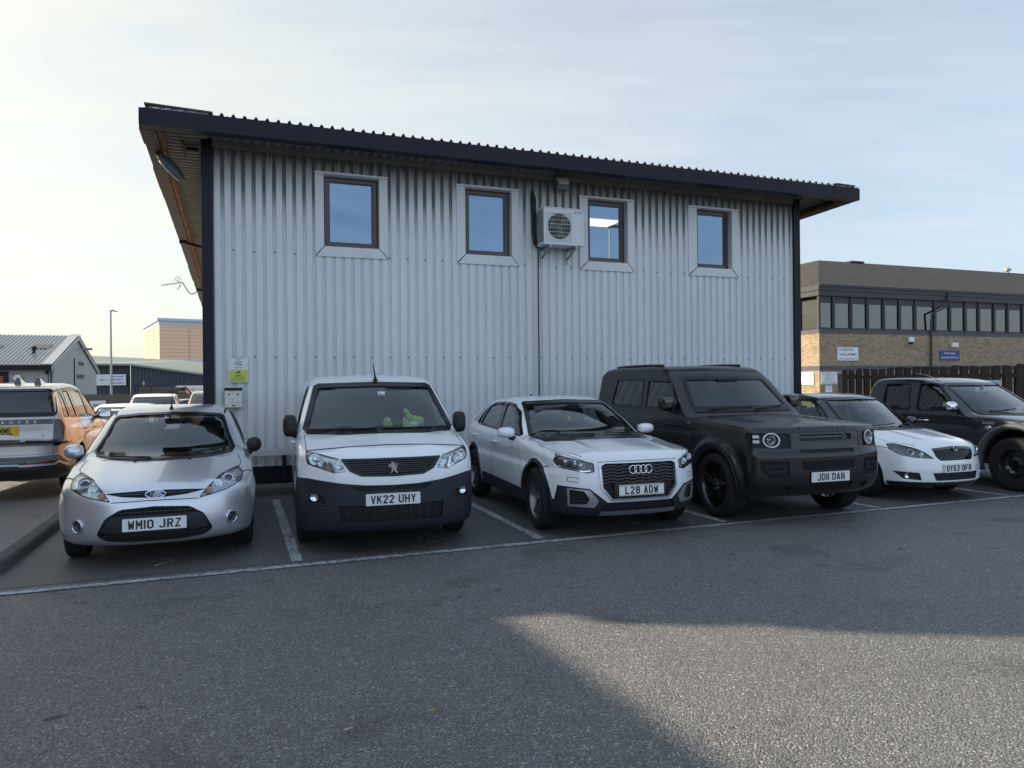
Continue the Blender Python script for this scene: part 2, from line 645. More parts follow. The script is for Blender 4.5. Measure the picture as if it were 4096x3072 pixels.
    def band(s, pts, width, closed=False, h=.03):
        """2-D ribbon along a polyline"""
        p = resample(pts, h, closed)
        n = len(p); L, Rr = [], []
        for i in range(n):
            a = Vector(p[i - 1] if (closed or i > 0) else p[i]); b = Vector(p[(i + 1) % n] if (closed or i < n - 1) else p[i])
            q = Vector(p[i])
            d1 = (q - a); d2 = (b - q)
            if d1.length < 1e-9: d1 = d2
            if d2.length < 1e-9: d2 = d1
            n1 = Vector((-d1.y, d1.x)).normalized(); n2 = Vector((-d2.y, d2.x)).normalized()
            nn = (n1 + n2)
            if nn.length < .2: nn = n1
            nn.normalize()
            k = 1 / max(.45, nn.dot(n1))
            L.append(q + nn * width * .5 * k); Rr.append(q - nn * width * .5 * k)
        v = [(q.x, q.y) for q in L] + [(q.x, q.y) for q in Rr]
        f = []
        for i in range(n if closed else n - 1):
            j = (i + 1) % n
            f.append((i, n + i, n + j, j))
        return v, f

    def stroke(s, mb, pts, width, axis, sg=1, off=.003, th=.005, closed=False, m=0, h=.03, along='n'):
        v, f = s.band(pts, width, closed, h)
        q = s.shell_mb(v, f, axis, sg, off, off - th, along)
        mb.add(q.v, q.f, m)
        return mb

    # ---- cutting
    def cut_mesh(s, cutter, op='DIFFERENCE'):
        s.me = boolean(s.me, cutter, op)

    def recess(s, poly, axis, depth, sg=1, holes=(), h=.03, out=.06):
        v2, fs = s.sheet(poly, axis, sg, h, holes)
        s.cut_mesh(s.shell_mb(v2, fs, axis, sg, out, -depth, 'd').mesh())

    def cut_prism(s, poly, axis, a, b):
        mb = MB(); mb.prism(poly, axis, a, b)
        me = mb.mesh()
        bm = bmesh.new(); bm.from_mesh(me); bmesh.ops.recalc_face_normals(bm, faces=bm.faces); bm.to_mesh(me); bm.free()
        s.cut_mesh(me)

    def cut_wheel(s, y, z, r, depth=.3):
        for sg in (1, -1):
            mb = MB()
            x0, x1 = s.W - depth, s.W + .3
            mb.prism([(y + r * math.cos(t), z + r * math.sin(t)) for t in [2 * math.pi * k / 48 for k in range(48)]], 'x', sg * x0, sg * x1)
            me = mb.mesh()
            bm = bmesh.new(); bm.from_mesh(me); bmesh.ops.recalc_face_normals(bm, faces=bm.faces); bm.to_mesh(me); bm.free()
            s.cut_mesh(me)

    def hollow(s, zd, yd, zf, yr, t=.05):
        def g(x, y, z):
            a = s.f(x, y, z) + t
            b = np.minimum(zd - z, np.maximum(yd - y, zf - z))
            return smax(smax(a, b, .04), y - yr, .04)
        V, Q = surface_nets(g, (-s.W, 0, .1), (s.W, s.L, s.P['H']), .05)
        s.cut_mesh(np_mesh(V, Q))

    # ---- finishing: split into panels, set normals from the exact surface
    def finish(s, regions, parent, mats_body, name='body'):
        """regions: (name, polygon, axis, sg, material, label, extra condition)"""
        bm = bmesh.new(); bm.from_mesh(s.me)
        def pr(co, axis):
            return (co.x, co.z) if axis in 'fr' else (co.y, co.z) if axis == 's' else (co.x, co.y)
        outs = []
        lay = bm.faces.layers.int.new('reg')
        for ri, (nm, poly, axis, sg, mat, lab, cond) in enumerate(regions):
            n = len(poly)
            for i in range(n):
                a = Vector(poly[i]); b = Vector(poly[(i + 1) % n])
                d = b - a; L = d.length
                if L < 1e-6: continue
                d /= L; nn = Vector((-d.y, d.x))
                sel = []
                for fc in bm.faces:
                    if fc[lay]: continue
                    lo1 = lo2 = 1e9; hi1 = hi2 = -1e9
                    for vv in fc.verts:
                        q = pr(vv.co, axis); q = Vector(q) - a
                        t = q.dot(d); w = q.dot(nn)
                        if t < lo1: lo1 = t
                        if t > hi1: hi1 = t
                        if w < lo2: lo2 = w
                        if w > hi2: hi2 = w
                    if hi1 > -.01 and lo1 < L + .01 and lo2 < 1e-5 and hi2 > -1e-5:
                        cc = fc.calc_center_median()
                        if cond(cc, fc.normal, sg): sel.append(fc)
                if not sel: continue
                if axis in 'fr': co = (a.x, 0, a.y); no = (nn.x, 0, nn.y)
                elif axis == 's': co = (0, a.x, a.y); no = (0, nn.x, nn.y)
                else: co = (a.x, a.y, 0); no = (nn.x, nn.y, 0)
                geom = list({v for f in sel for v in f.verts}) + list({e for f in sel for e in f.edges}) + sel
                bmesh.ops.bisect_plane(bm, geom=geom, dist=1e-5, plane_co=co, plane_no=no)
            fs = [fc for fc in bm.faces if not fc[lay]]
            C = [fc.calc_center_median() for fc in fs]
            Q = np.array([pr(c, axis) for c in C])
            ins = inpoly(Q[:, 0], Q[:, 1], poly)
            for fc, c, k in zip(fs, C, ins):
                if k and cond(c, fc.normal, sg): fc[lay] = ri + 1
        bm.normal_update()
        verts = [v.co.copy() for v in bm.verts]
        bm.verts.index_update()
        V = np.array([tuple(v) for v in verts])
        g = grad(s.f, V); g /= np.maximum(np.linalg.norm(g, axis=1)[:, None], 1e-9)
        fcs = list(bm.faces)
        C = np.array([tuple(fc.calc_center_median()) for fc in fcs])
        fv = s.f(C[:, 0], C[:, 1], C[:, 2])
        gc = grad(s.f, C); gc /= np.maximum(np.linalg.norm(gc, axis=1)[:, None], 1e-9)
        FN = np.array([tuple(fc.normal) for fc in fcs])
        onsurf = (np.abs(fv) < .009) & ((gc * FN).sum(1) > .8)
        res = {}
        for ri in range(len(regions) + 1):
            ids = [i for i, fc in enumerate(fcs) if fc[lay] == ri]
            if not ids: continue
            mp = {}; vs = []; F = []; nrm = []; mi = []
            for i in ids:
                fc = fcs[i]; f = []
                for v in fc.verts:
                    k = mp.get(v.index)
                    if k is None:
                        k = mp[v.index] = len(vs); vs.append(tuple(verts[v.index]))
                    f.append(k)
                    nrm.append(tuple(g[v.index]) if onsurf[i] else tuple(FN[i]))
                F.append(f); mi.append(0 if onsurf[i] else 1)
            me = bpy.data.meshes.new(name)
            me.from_pydata(vs, [], F)
            me.polygons.foreach_set('material_index', mi)
            me.polygons.foreach_set('use_smooth', [True] * len(F))
            me.normals_split_custom_set(nrm)
            if ri == 0: o = mkobj(name, me, mats_body, parent)
            else:
                r = regions[ri - 1]
                o = mkobj(r[0], me, [r[4], mats_body[1]], parent, label=r[5])
            res.setdefault(regions[ri - 1][0] if ri else name, []).append(o)
        bm.free()
        return res


def wheel(parent, x, y, z, r, w, rim_r, sg, mt, mr, kind='spoke', n=5, steer=0.0, md=None):
    """tyre with a rim; sg = which side of the car it faces"""
    M = Matrix.Translation((x, y, z)) @ Matrix.Rotation(steer, 4, 'Z') @ Matrix.Diagonal((sg, 1, 1, 1))
    hw = w / 2
    t = MB()
    rr = rim_r
    prof = [(rr * .98, -hw * .9), (rr + (r - rr) * .35, -hw), (r - .035, -hw * .98), (r - .01, -hw * .86), (r, -hw * .6)]
    for gx in (-.45, -.15, .15, .45):   # tread grooves
        prof += [(r, (gx - .05) * w), (r - .007, (gx - .035) * w), (r - .007, (gx + .035) * w), (r, (gx + .05) * w)] if abs(gx) < .4 else []
    prof += [(r, hw * .6), (r - .01, hw * .86), (r - .035, hw * .98), (r - .05, hw * 1.01), (rr + (r - rr) * .4, hw * 1.0), (rr * 1.02, hw * .93), (rr * .98, hw * .85)]
    t.lathe(prof, 56, 'x', M=M)
    wh = t.build('wheel', mt, parent, smooth=35)
    m = MB()
    o = hw * .85
    m.lathe([(rr, o), (rr + .008, o + .006), (rr - .006, o + .004), (rr - .02, o - .02), (rr - .03, -hw * .7)], 48, 'x', M=M)
    face = o - .025
    if kind == 'spoke' or kind == 'twin':
        m.lathe([(.0, face + .004), (.03, face + .004), (.035, face - .004), (.075, face - .012), (.08, face - .05), (.0, face - .05)], 24, 'x', M=M)
        for k in range(n):
            a0 = 2 * math.pi * k / n + .3
            offs = (0,) if kind == 'spoke' else (-.13, .13)
            for da in offs:
                a = a0 + da
                w0, w1 = (.030, .020) if kind == 'spoke' else (.016, .013)
                def P(rad, side, xx):
                    return (xx, rad * math.cos(a) - side * math.sin(a), rad * math.sin(a) + side * math.cos(a))
                vs = []
                for rad, wd, xx in ((.05, w0, face - .006), (rr * .55, w0 * .8, face + .0), (rr - .012, w1, face + .012)):
                    vs += [P(rad, -wd, xx - .03), P(rad, -wd, xx - .006), P(rad, -wd * .4, xx), P(rad, wd * .4, xx), P(rad, wd, xx - .006), P(rad, wd, xx - .03)]
                fs = []
                for j in range(2):
                    for q in range(6):
                        q2 = (q + 1) % 6
                        fs.append((j * 6 + q, j * 6 + q2, (j + 1) * 6 + q2, (j + 1) * 6 + q))
                m.add(vs, fs, 0, M)
        for k in range(5):
            a = 2 * math.pi * k / 5
            m.lathe([(.0, face + .002), (.009, face + .002), (.009, face - .02)], 8, 'x', c=(0, .052 * math.cos(a), .052 * math.sin(a)), m=1, M=M)
    elif kind == 'steel':
        m.lathe([(.0, face - .01), (.05, face - .01), (.06, face - .03), (rr * .55, face - .045), (rr * .72, face - .02), (rr * .9, face - .03), (rr - .02, face - .05)], 48, 'x', M=M)
        for k in range(n):
            a = 2 * math.pi * k / n
            m.lathe([(.0, face - .017), (.022, face - .017), (.024, face - .028)], 12, 'x', c=(0, rr * .7 * math.cos(a), rr * .7 * math.sin(a)), m=1, M=M)
    elif kind == 'cover':
        m.lathe([(.0, face + .006), (.05, face + .006), (.06, face - .004), (rr * .5, face), (rr * .8, face + .004), (rr - .01, face + .004)], 48, 'x', M=M)
        for k in range(n):
            a = 2 * math.pi * k / n
            for rad, wd in ((rr * .66, .022),):
                vs = [(face + .0065, rad * math.cos(a) + q * math.cos(a) - e * math.sin(a), rad * math.sin(a) + q * math.sin(a) + e * math.cos(a))
                      for q, e in ((-.045, -.012), (.04, -.03), (.04, .03), (-.045, .012))]
                m.add(vs, [(0, 1, 2, 3)], 1, M)
    # brake disc and hub behind
    m.lathe([(.0, face - .07), (rr * .72, face - .07), (rr * .72, face - .085), (0, face - .085)], 32, 'x', m=2, M=M)
    m.build('rim', [mr, md or mt, MAT['brake']], wh, smooth=35)
    return wh


def rbox(name, mat, parent, c, size, r=.03, rot=(0, 0, 0), taper=None, label=None):
    m = MB()
    x, y, z = (q / 2 for q in size)
    m.box(-x, x, -y, y, -z, z)
    if taper:
        m.v = [(vx * (taper[0] if vz > 0 else 1), vy * (taper[1] if vz > 0 else 1), vz) for vx, vy, vz in m.v]
    me = m.mesh()
    bm = bmesh.new(); bm.from_mesh(me)
    bmesh.ops.bevel(bm, geom=list(bm.edges), offset=r, segments=3, affect='EDGES', profile=.6)
    bmesh.ops.recalc_face_normals(bm, faces=bm.faces)
    bm.to_mesh(me); bm.free()
    o = mkobj(name, me, mat, parent, smooth=40, label=label)
    o.location = c; o.rotation_euler = rot
    return o


def seats(parent, pos, mat, w=.46, zs=.45, back=.58):
    for (x, y) in pos:
        m = MB()
        m.box(x - w / 2, x + w / 2, y - .25, y + .25, zs - .14, zs)
        M = Matrix.Translation((x, y + .24, zs - .05)) @ Matrix.Rotation(R(-14), 4, 'X')
        m.box(-w / 2, w / 2, -.05, .07, 0, back, M=M)
        m.box(-.14, .14, -.04, .06, back + .05, back + .24, M=M)
        m.box(-.06, .06, .0, .02, back - .02, back + .08, M=M)
        m.build('seat', mat, parent, smooth=50, bevel=.035)


def steering(parent, x, y, z, mat):
    m = MB()
    M = Matrix.Translation((x, y, z)) @ Matrix.Rotation(R(-62), 4, 'X')
    m.tube([(.18 * math.cos(t), .18 * math.sin(t), 0) for t in [2 * math.pi * k / 28 for k in range(29)]], .014, 8, M=M, cap=False)
    m.box(-.07, .07, -.05, .05, -.03, .01, M=M)
    m.box(-.17, -.06, -.015, .015, -.02, .0, M=M)
    m.box(.06, .17, -.015, .015, -.02, .0, M=M)
    m.box(-.015, .015, -.17, -.05, -.02, .0, M=M)
    m.build('steering_wheel', mat, parent, smooth=40)


def mirror_part(parent, x, y, z, sg, mat_shell, mat_arm, w=.2, h=.15, d=.12, arm=.04, droop=-.07, label=None, pw=2.8):
    """door mirror: a rounded shell on an arm; x = door surface, sg = side"""
    cx = x + sg * (arm + w / 2)
    V, Q = surface_nets(lambda X, Y, Z: smax(np.sqrt(np.abs(X / (w / 2)) ** pw + (np.maximum(-Y, Y * .5) / (d * .85)) ** 2.0 + np.abs(Z / (h / 2)) ** pw) - 1,
                                             Y / d * 3 - .25, .2) * .1,
                        (-w * .7, -d * 1.2, -h * .7), (w * .7, d, h * .7), .012)
    me = np_mesh(V + np.array([cx, y, z]), Q)
    bm = bmesh.new(); bm.from_mesh(me)
    bmesh.ops.smooth_vert(bm, verts=bm.verts, factor=.5, use_axis_x=True, use_axis_y=True, use_axis_z=True)
    bmesh.ops.recalc_face_normals(bm, faces=bm.faces); bm.to_mesh(me); bm.free()
    o = mkobj('door_mirror', me, mat_shell, parent, smooth=60, label=label)
    m = MB()
    m.tube([(x - sg * .04, y - .02, z + droop - .02), (x + sg * arm * .6, y - .01, z + droop), (cx - sg * w * .2, y, z - h * .38)], [.04, .032, .035], 10)
    m.build('mirror_arm', mat_arm, o, smooth=40)
    g = MB()
    g.prism(rounded([(cx - w * .42, z - h * .4), (cx + w * .42, z - h * .4), (cx + w * .42, z + h * .4), (cx - w * .42, z + h * .4)], .03), 'y', y + d * .45, y + d * .47)
    g.build('mirror_glass', MAT['chrome'], o)
    return o


def plate(parent, B, cx, cz, txt, mat, w=.52, h=.111, axis='f', tilt=0.0, dy=.012, gap=None, yaw=0.0, border=False, tx=0.0, wfrac=.83):
    p, n, d = B.proj(axis, cx, cz)
    e = thing_part('number_plate', parent)
    rzr = math.pi if axis == 'r' else 0.0
    yy = p.y - dy if axis == 'f' else p.y + dy
    m = MB()
    m.prism(rounded([(-w / 2, -h / 2), (w / 2, -h / 2), (w / 2, h / 2), (-w / 2, h / 2)], .008), 'y', 0, .008)
    o = m.build('number_plate', mat, parent)
    bpy.data.objects.remove(e)
    o.location = (cx, yy, cz); o.rotation_euler = (tilt, 0, rzr + yaw)
    if txt: plate_text('plate_lettering', txt, MAT['plate_ink'], o, w * wfrac, .079 * h / .111, (tx, -.002, 0))
    if border:
        f = MB()
        f.box(-w / 2 + .006, w / 2 - .006, -.0015, .001, h / 2 - .010, h / 2 - .007)
        f.box(-w / 2 + .006, w / 2 - .006, -.0015, .001, -h / 2 + .007, -h / 2 + .010)
        f.build('plate_border', MAT['plate_ink'], o)
    return o


def thing_part(name, parent):
    o = bpy.data.objects.new(name, None); COL.objects.link(o); o.parent = parent
    return o


def on_front(c, n, sg): return c.y < 1.3 and n.y < .35 and c.z > .1
def on_side(c, n, sg): return c.x * sg > .3 and n.x * sg > .2
def on_top(c, n, sg): return n.z > .1
def on_rear(c, n, sg): return n.y > -.2 and c.y > 2.5
def outer(c, n, sg): return True
# ------------------------------------------------------------------ materials shared by the vehicles
MAT = {}
MAT['silver'] = paint('silver_paint', (.66, .68, .72, 1), metal=.7, rough=.30, dirt=.30, flake=.04)
MAT['white_van'] = paint('white_van_paint', (.80, .82, .84, 1), rough=.3, dirt=.4)
MAT['white_car'] = paint('white_car_paint', (.80, .82, .84, 1), rough=.25, dirt=.3)
MAT['white_estate'] = paint('white_estate_paint', (.81, .83, .84, 1), rough=.3, dirt=.3)
MAT['matt_black'] = paint('matt_black_wrap', (.008, .0085, .010, 1), rough=.25, coat=0.0, dirt=.05, spec=.6)
MAT['gloss_black'] = paint('gloss_black_paint', (.010, .010, .012, 1), rough=.2, dirt=.12)
MAT['bronze'] = paint('bronze_grey_paint', (.40, .36, .34, 1), metal=.7, rough=.25, dirt=.15)
MAT['dark_trim'] = simple('dark_plastic_trim', (.013, .014, .016, 1), rough=.5, spec=.38, bump=.15)
MAT['bumper_grey'] = simple('charcoal_bumper_plastic', (.017, .020, .028, 1), rough=.48, spec=.38, bump=.25, bscale=500)
MAT['void'] = simple('dark_interior', (.016, .016, .017, 1), rough=.8)
MAT['cabin'] = simple('cabin_grey', (.07, .07, .075, 1), rough=.8)
MAT['seat_cloth'] = simple('seat_cloth', (.05, .052, .058, 1), rough=.95)
MAT['mesh_black'] = simple('black_grille_plastic', (.010, .010, .012, 1), rough=.4)
MAT['piano'] = simple('piano_black_trim', (.006, .006, .007, 1), rough=.08, coat=1.0)
MAT['chrome'] = simple('chrome', (.80, .81, .83, 1), rough=.1, metal=1.0, var=.04)
MAT['satin_silver'] = simple('satin_silver', (.55, .57, .60, 1), rough=.32, metal=.9)
MAT['reflector'] = simple('lamp_reflector', (.85, .87, .88, 1), rough=.16, metal=.95, var=.25, vs=60)
MAT['lamp_dark'] = simple('smoked_lamp_housing', (.05, .055, .065, 1), rough=.25, metal=.3)
MAT['lamp_grey'] = simple('grey_lamp_housing', (.48, .49, .50, 1), rough=.24, metal=.8, var=.3, vs=40)
MAT['orange_lens'] = simple('orange_indicator', (.42, .20, .12, 1), rough=.2)
MAT['red_lens'] = simple('red_lens', (.35, .01, .012, 1), rough=.15, coat=1.0)
MAT['brake'] = simple('brake_steel', (.10, .10, .10, 1), rough=.5, metal=.8)
MAT['rubber'] = simple('tyre_rubber', (.014, .014, .015, 1), rough=.8, spec=.3, bump=.4, bscale=120)
MAT['alloy_grey'] = simple('grey_alloy', (.20, .20, .21, 1), rough=.35, metal=.85)
MAT['alloy_black'] = simple('black_alloy', (.008, .008, .009, 1), rough=.22, coat=.6)
MAT['alloy_silver'] = simple('silver_alloy', (.45, .46, .48, 1), rough=.35, metal=.85)
MAT['plate_white'] = simple('white_number_plate', (.70, .71, .70, 1), rough=.3, var=.06)
MAT['plate_yellow'] = simple('yellow_number_plate', (.62, .43, .02, 1), rough=.3, var=.06)
MAT['plate_ink'] = simple('plate_black_ink', (.008, .008, .012, 1), rough=.4)
MAT['seam'] = simple('panel_gap_shadow', (.03, .03, .034, 1), rough=.8)
MAT['hivis'] = simple('fluorescent_yellow_cloth', (.38, .52, .08, 1), rough=.85)
MAT['navy_cloth'] = simple('navy_cloth', (.01, .014, .04, 1), rough=.9)
MAT['badge_blue'] = simple('badge_blue', (.02, .06, .22, 1), rough=.2)
MAT['lens_glass'] = glass('lamp_glass', (.93, .95, .96, 1), refl=.4)
MAT['screen'] = glass('windscreen_glass', (.80, .84, .85, 1), refl=.55)
MAT['side_glass'] = glass('side_glass', (.70, .74, .75, 1))
MAT['privacy'] = glass('tinted_glass', (.10, .10, .11, 1))
MAT['frit'] = simple('black_glass_border', (.006, .006, .007, 1), rough=.2, spec=.35)
MAT['grille_bar'] = simple('grey_black_grille_plastic', (.030, .032, .036, 1), rough=.45, spec=.5)
MAT['grille_dark'] = simple('gloss_black_grille', (.010, .010, .011, 1), rough=.3, spec=.5)
MAT['smoked_glass'] = glass('smoked_lamp_glass', (.72, .74, .75, 1), refl=.1)
# ------------------------------------------------------------------ body shapes (metres, y runs from the nose to the tail)
PR = {}
PR['hatch'] = dict(  # small silver hatchback
    L=3.95, W=.862, H=1.50, zb=.19, axles=(.83, 3.32), r=.297,
    plan=[(0, .80), (.3, .832), (.8, .855), (1.5, .862), (3.0, .862), (3.6, .83), (3.95, .77)],
    side=[(.1, .06), (.3, .015), (.55, 0), (.8, .012), (.95, .045), (1.1, .09)],
    front=[(.1, .16), (.22, .06), (.32, .01), (.42, 0), (.55, .012), (.66, .04), (.72, .07), (.8, .14)], fs=(.44, 2.7),
    rear=[(.1, .12), (.3, .02), (.5, 0), (.7, .02), (.95, .06), (1.1, .1)], rs=(.22, 3),
    hood=[(0, .66), (.08, .70), (.22, .775), (.5, .87), (.8, .945), (1.05, .99), (1.6, .985), (2.6, 1.02), (3.5, 1.05), (3.95, 1.03)],
    hc=[(0, .10), (.4, .13), (.9, .11), (1.2, .06), (2, .03), (3.95, .03)],
    roof=[(.3, .55), (.78, .86), (.98, .975), (1.35, 1.20), (1.72, 1.395), (2.0, 1.46), (2.4, 1.485), (2.9, 1.465), (3.35, 1.39), (3.6, 1.27), (3.95, .9)],
    gw=[(.8, .83), (.95, .80), (1.05, .765), (1.2, .70), (1.35, .63), (1.48, .555)], rc=.045, bow=(.36, .12, 2.2), zg=.85, kg=.09, kj=.05,
    flare=[(.83, .3, .34, .018, .06), (3.32, .3, .34, .018, .06)], k=(.12, .06), ridge=[(.52, .15, 1.0, .12, .018)])
PR['van'] = dict(
    L=4.40, W=.90, H=1.84, zb=.20, axles=(.92, 3.70), r=.32,
    plan=[(0, .84), (.3, .875), (.9, .897), (1.6, .90), (4.0, .895), (4.4, .86)],
    side=[(.1, .05), (.3, .01), (.6, 0), (.9, .01), (1.15, .04), (1.3, .07)],
    front=[(.1, .14), (.22, .05), (.35, .01), (.5, 0), (.75, .01), (.9, .035), (.98, .06), (1.05, .12)], fs=(.34, 2.8),
    rear=[(.1, .05), (.4, 0), (1.3, .03), (1.8, .09)], rs=(.05, 4),
    hood=[(0, .93), (.07, .985), (.16, 1.03), (.4, 1.10), (.7, 1.165), (.95, 1.19), (1.4, 1.19), (3, 1.2), (4.4, 1.2)],
    hc=[(0, .10), (.5, .10), (1.0, .06), (1.5, .02), (4.4, .02)],
    roof=[(.3, .85), (.62, 1.06), (.78, 1.16), (1.1, 1.40), (1.45, 1.64), (1.62, 1.735), (1.9, 1.79), (2.6, 1.815), (3.6, 1.81), (4.2, 1.79), (4.4, 1.74)],
    gw=[(1.0, .885), (1.2, .85), (1.4, .805), (1.6, .75), (1.82, .68)], rc=.05, bow=(.22, .02, 2.6), zg=1.0, kg=.08, kj=.03,
    flare=[(.92, .32, .37, .012, .06), (3.70, .32, .37, .012, .06)], k=(.10, .06), ridge=[(.40, .10, .85, .12, .02)])
PR['crossover'] = dict(
    L=4.19, W=.897, H=1.53, zb=.22, axles=(.84, 3.44), r=.345,
    plan=[(0, .84), (.3, .868), (.8, .89), (1.4, .89), (2.4, .885), (3.3, .895), (3.8, .87), (4.19, .80)],
    side=[(.1, .06), (.3, .02), (.55, 0), (.68, .004), (.75, .022), (.9, .012), (1.0, .03), (1.12, .08)],
    front=[(.1, .18), (.22, .08), (.34, .02), (.5, 0), (.7, .015), (.85, .05), (.92, .08), (.98, .14)], fs=(.40, 3.0),
    rear=[(.1, .14), (.3, .02), (.5, 0), (.8, .03), (1.05, .09)], rs=(.2, 3),
    hood=[(0, .87), (.07, .91), (.18, .945), (.5, .985), (.9, 1.02), (1.25, 1.045), (1.8, 1.035), (2.8, 1.05), (3.7, 1.09), (4.19, 1.05)],
    hc=[(0, .08), (.5, .09), (1.0, .08), (1.4, .05), (2, .02), (4.19, .02)],
    roof=[(.5, .62), (1.0, .90), (1.2, 1.02), (1.6, 1.25), (1.95, 1.415), (2.2, 1.475), (2.6, 1.508), (3.0, 1.495), (3.5, 1.43), (3.85, 1.30), (4.19, .95)],
    gw=[(.85, .86), (1.0, .815), (1.1, .785), (1.25, .725), (1.4, .65), (1.51, .575)], rc=.045, bow=(.34, .12, 2.4), zg=.9, kg=.08, kj=.035,
    flare=[(.84, .345, .40, .022, .05), (3.44, .345, .40, .022, .05)], k=(.11, .05), ridge=[(.45, .12, 1.2, .06, .014)])
PR['offroader'] = dict(
    L=4.32, W=.93, H=1.99, zb=.30, axles=(.88, 3.47), r=.385,
    plan=[(0, .86), (.3, .905), (.9, .925), (1.6, .92), (3.0, .93), (3.9, .925), (4.32, .88)],
    side=[(.1, .08), (.35, .02), (.6, 0), (1.0, .0), (1.15, .02), (1.3, .06)],
    front=[(.1, .34), (.25, .24), (.40, .07), (.5, .01), (.62, 0), (.8, .0), (.9, .035), (1.1, .06), (1.2, .12)], fs=(.22, 3.0),
    rear=[(.1, .2), (.4, .05), (.6, 0), (1.2, .0), (1.95, .06)], rs=(.06, 4),
    hood=[(0, 1.05), (.06, 1.12), (.15, 1.165), (.4, 1.19), (.9, 1.215), (1.35, 1.24), (2, 1.22), (4.32, 1.22)],
    hc=[(0, .03), (.5, .035), (1.2, .03), (2, .01), (4.32, .01)],
    roof=[(.9, .95), (1.3, 1.18), (1.42, 1.26), (1.7, 1.50), (1.98, 1.755), (2.12, 1.86), (2.35, 1.925), (2.8, 1.95), (3.8, 1.95), (4.2, 1.925), (4.32, 1.86)],
    gw=[(1.1, .91), (1.25, .89), (1.45, .855), (1.7, .805), (1.95, .75)], rc=.018, bow=(.14, .03, 3.0), zg=1.1, kg=.065, kj=.02,
    flare=[(.88, .385, .50, .040, .05), (3.47, .385, .50, .040, .05)], k=(.07, .035), ridge=[(.0, .15, 1.35, .28, .02)])
PR['wagon'] = dict(  # white estate with a black roof
    L=4.24, W=.825, H=1.52, zb=.19, axles=(.83, 3.29), r=.305,
    plan=[(0, .76), (.3, .795), (.8, .82), (1.5, .825), (3.3, .82), (4.24, .76)],
    side=[(.1, .05), (.3, .01), (.55, 0), (.8, .01), (.95, .04), (1.1, .09)],
    front=[(.1, .13), (.2, .05), (.3, .0), (.42, 0), (.55, .015), (.66, .04), (.76, .08), (.84, .14)], fs=(.38, 2.8),
    rear=[(.1, .1), (.4, 0), (.9, .03), (1.3, .08)], rs=(.15, 3),
    hood=[(0, .75), (.08, .79), (.2, .835), (.5, .90), (.85, .955), (1.1, .985), (1.6, .98), (2.6, 1.0), (4.24, 1.02)],
    hc=[(0, .12), (.5, .11), (1.0, .07), (1.5, .03), (4.24, .03)],
    roof=[(.5, .70), (.85, .90), (1.05, 1.00), (1.4, 1.22), (1.72, 1.41), (1.95, 1.465), (2.3, 1.495), (3.0, 1.49), (3.7, 1.46), (4.05, 1.38), (4.24, 1.0)],
    gw=[(.8, .80), (.95, .78), (1.1, .735), (1.3, .665), (1.5, .60)], rc=.04, bow=(.30, .1, 2.5), zg=.85, kg=.08, kj=.04,
    flare=[(.83, .31, .35, .018, .06), (3.29, .31, .35, .018, .06)], k=(.15, .07), ridge=[(.38, .12, 1.05, .07, .016)])
PR['pickup'] = dict(
    L=5.08, W=.88, H=1.84, zb=.36, axles=(.85, 3.85), r=.385,
    plan=[(0, .80), (.3, .85), (.9, .875), (1.6, .865), (3.2, .865), (5.08, .86)],
    side=[(.1, .05), (.4, .01), (.7, 0), (1.0, .01), (1.15, .035), (1.3, .07)],
    front=[(.1, .2), (.35, .08), (.45, .0), (.65, 0), (.8, .03), (1.0, .05), (1.1, .1)], fs=(.28, 3.0),
    rear=[(.1, .1), (.5, 0), (1.2, .0)], rs=(.03, 4),
    hood=[(0, 1.0), (.08, 1.06), (.2, 1.10), (.6, 1.14), (1.3, 1.185), (1.6, 1.19), (3.2, 1.19), (3.4, 1.19), (5.08, 1.19)],
    hc=[(0, .08), (.6, .07), (1.3, .05), (2, .01), (5.08, .01)],
    roof=[(.9, .85), (1.25, 1.06), (1.4, 1.16), (1.75, 1.43), (2.05, 1.63), (2.2, 1.70), (2.5, 1.765), (2.9, 1.785), (3.2, 1.785), (3.42, 1.765), (3.52, 1.68), (3.66, 1.0)],
    gw=[(1.05, .86), (1.2, .835), (1.4, .79), (1.6, .73), (1.8, .665)], rc=.03, bow=(.16, .05, 2.6), zg=1.1, kg=.075, kj=.04, gend=3.72,
    flare=[], k=(.10, .06), ridge=[(.42, .15, 1.3, .1, .012)])
PR['estate_suv'] = dict(  # large car seen from the back on the left
    L=5.05, W=1.0, H=1.89, zb=.30, axles=(.90, 3.90), r=.39,
    plan=[(0, .93), (.3, .96), (.9, .99), (2.0, .985), (3.9, 1.0), (4.6, .975), (5.05, .93)],
    side=[(.1, .08), (.35, .02), (.6, 0), (.95, .0), (1.08, .02), (1.25, .07)],
    front=[(.1, .2), (.4, .02), (.6, 0), (.95, .04), (1.05, .1)], fs=(.25, 3),
    rear=[(.1, .40), (.28, .24), (.42, .05), (.50, .0), (.62, 0), (.68, .03), (1.0, .05), (1.2, .09)], rs=(.26, 3.4),
    hood=[(0, .98), (.1, 1.04), (.6, 1.10), (1.4, 1.14), (2, 1.14), (5.05, 1.15)],
    hc=[(0, .05), (1.4, .04), (2, .02), (5.05, .02)],
    roof=[(.9, .85), (1.3, 1.07), (1.5, 1.19), (1.9, 1.45), (2.3, 1.70), (2.5, 1.785), (2.8, 1.83), (3.3, 1.845), (4.0, 1.825), (4.6, 1.775), (4.72, 1.72), (4.86, 1.45), (4.98, .95)],
    gw=[(1.0, .955), (1.15, .93), (1.35, .875), (1.6, .79), (1.84, .70)], rc=.035, bow=(.2, .10, 3.2), zg=.9, kg=.10, kj=.04,
    flare=[], k=(.14, .08))

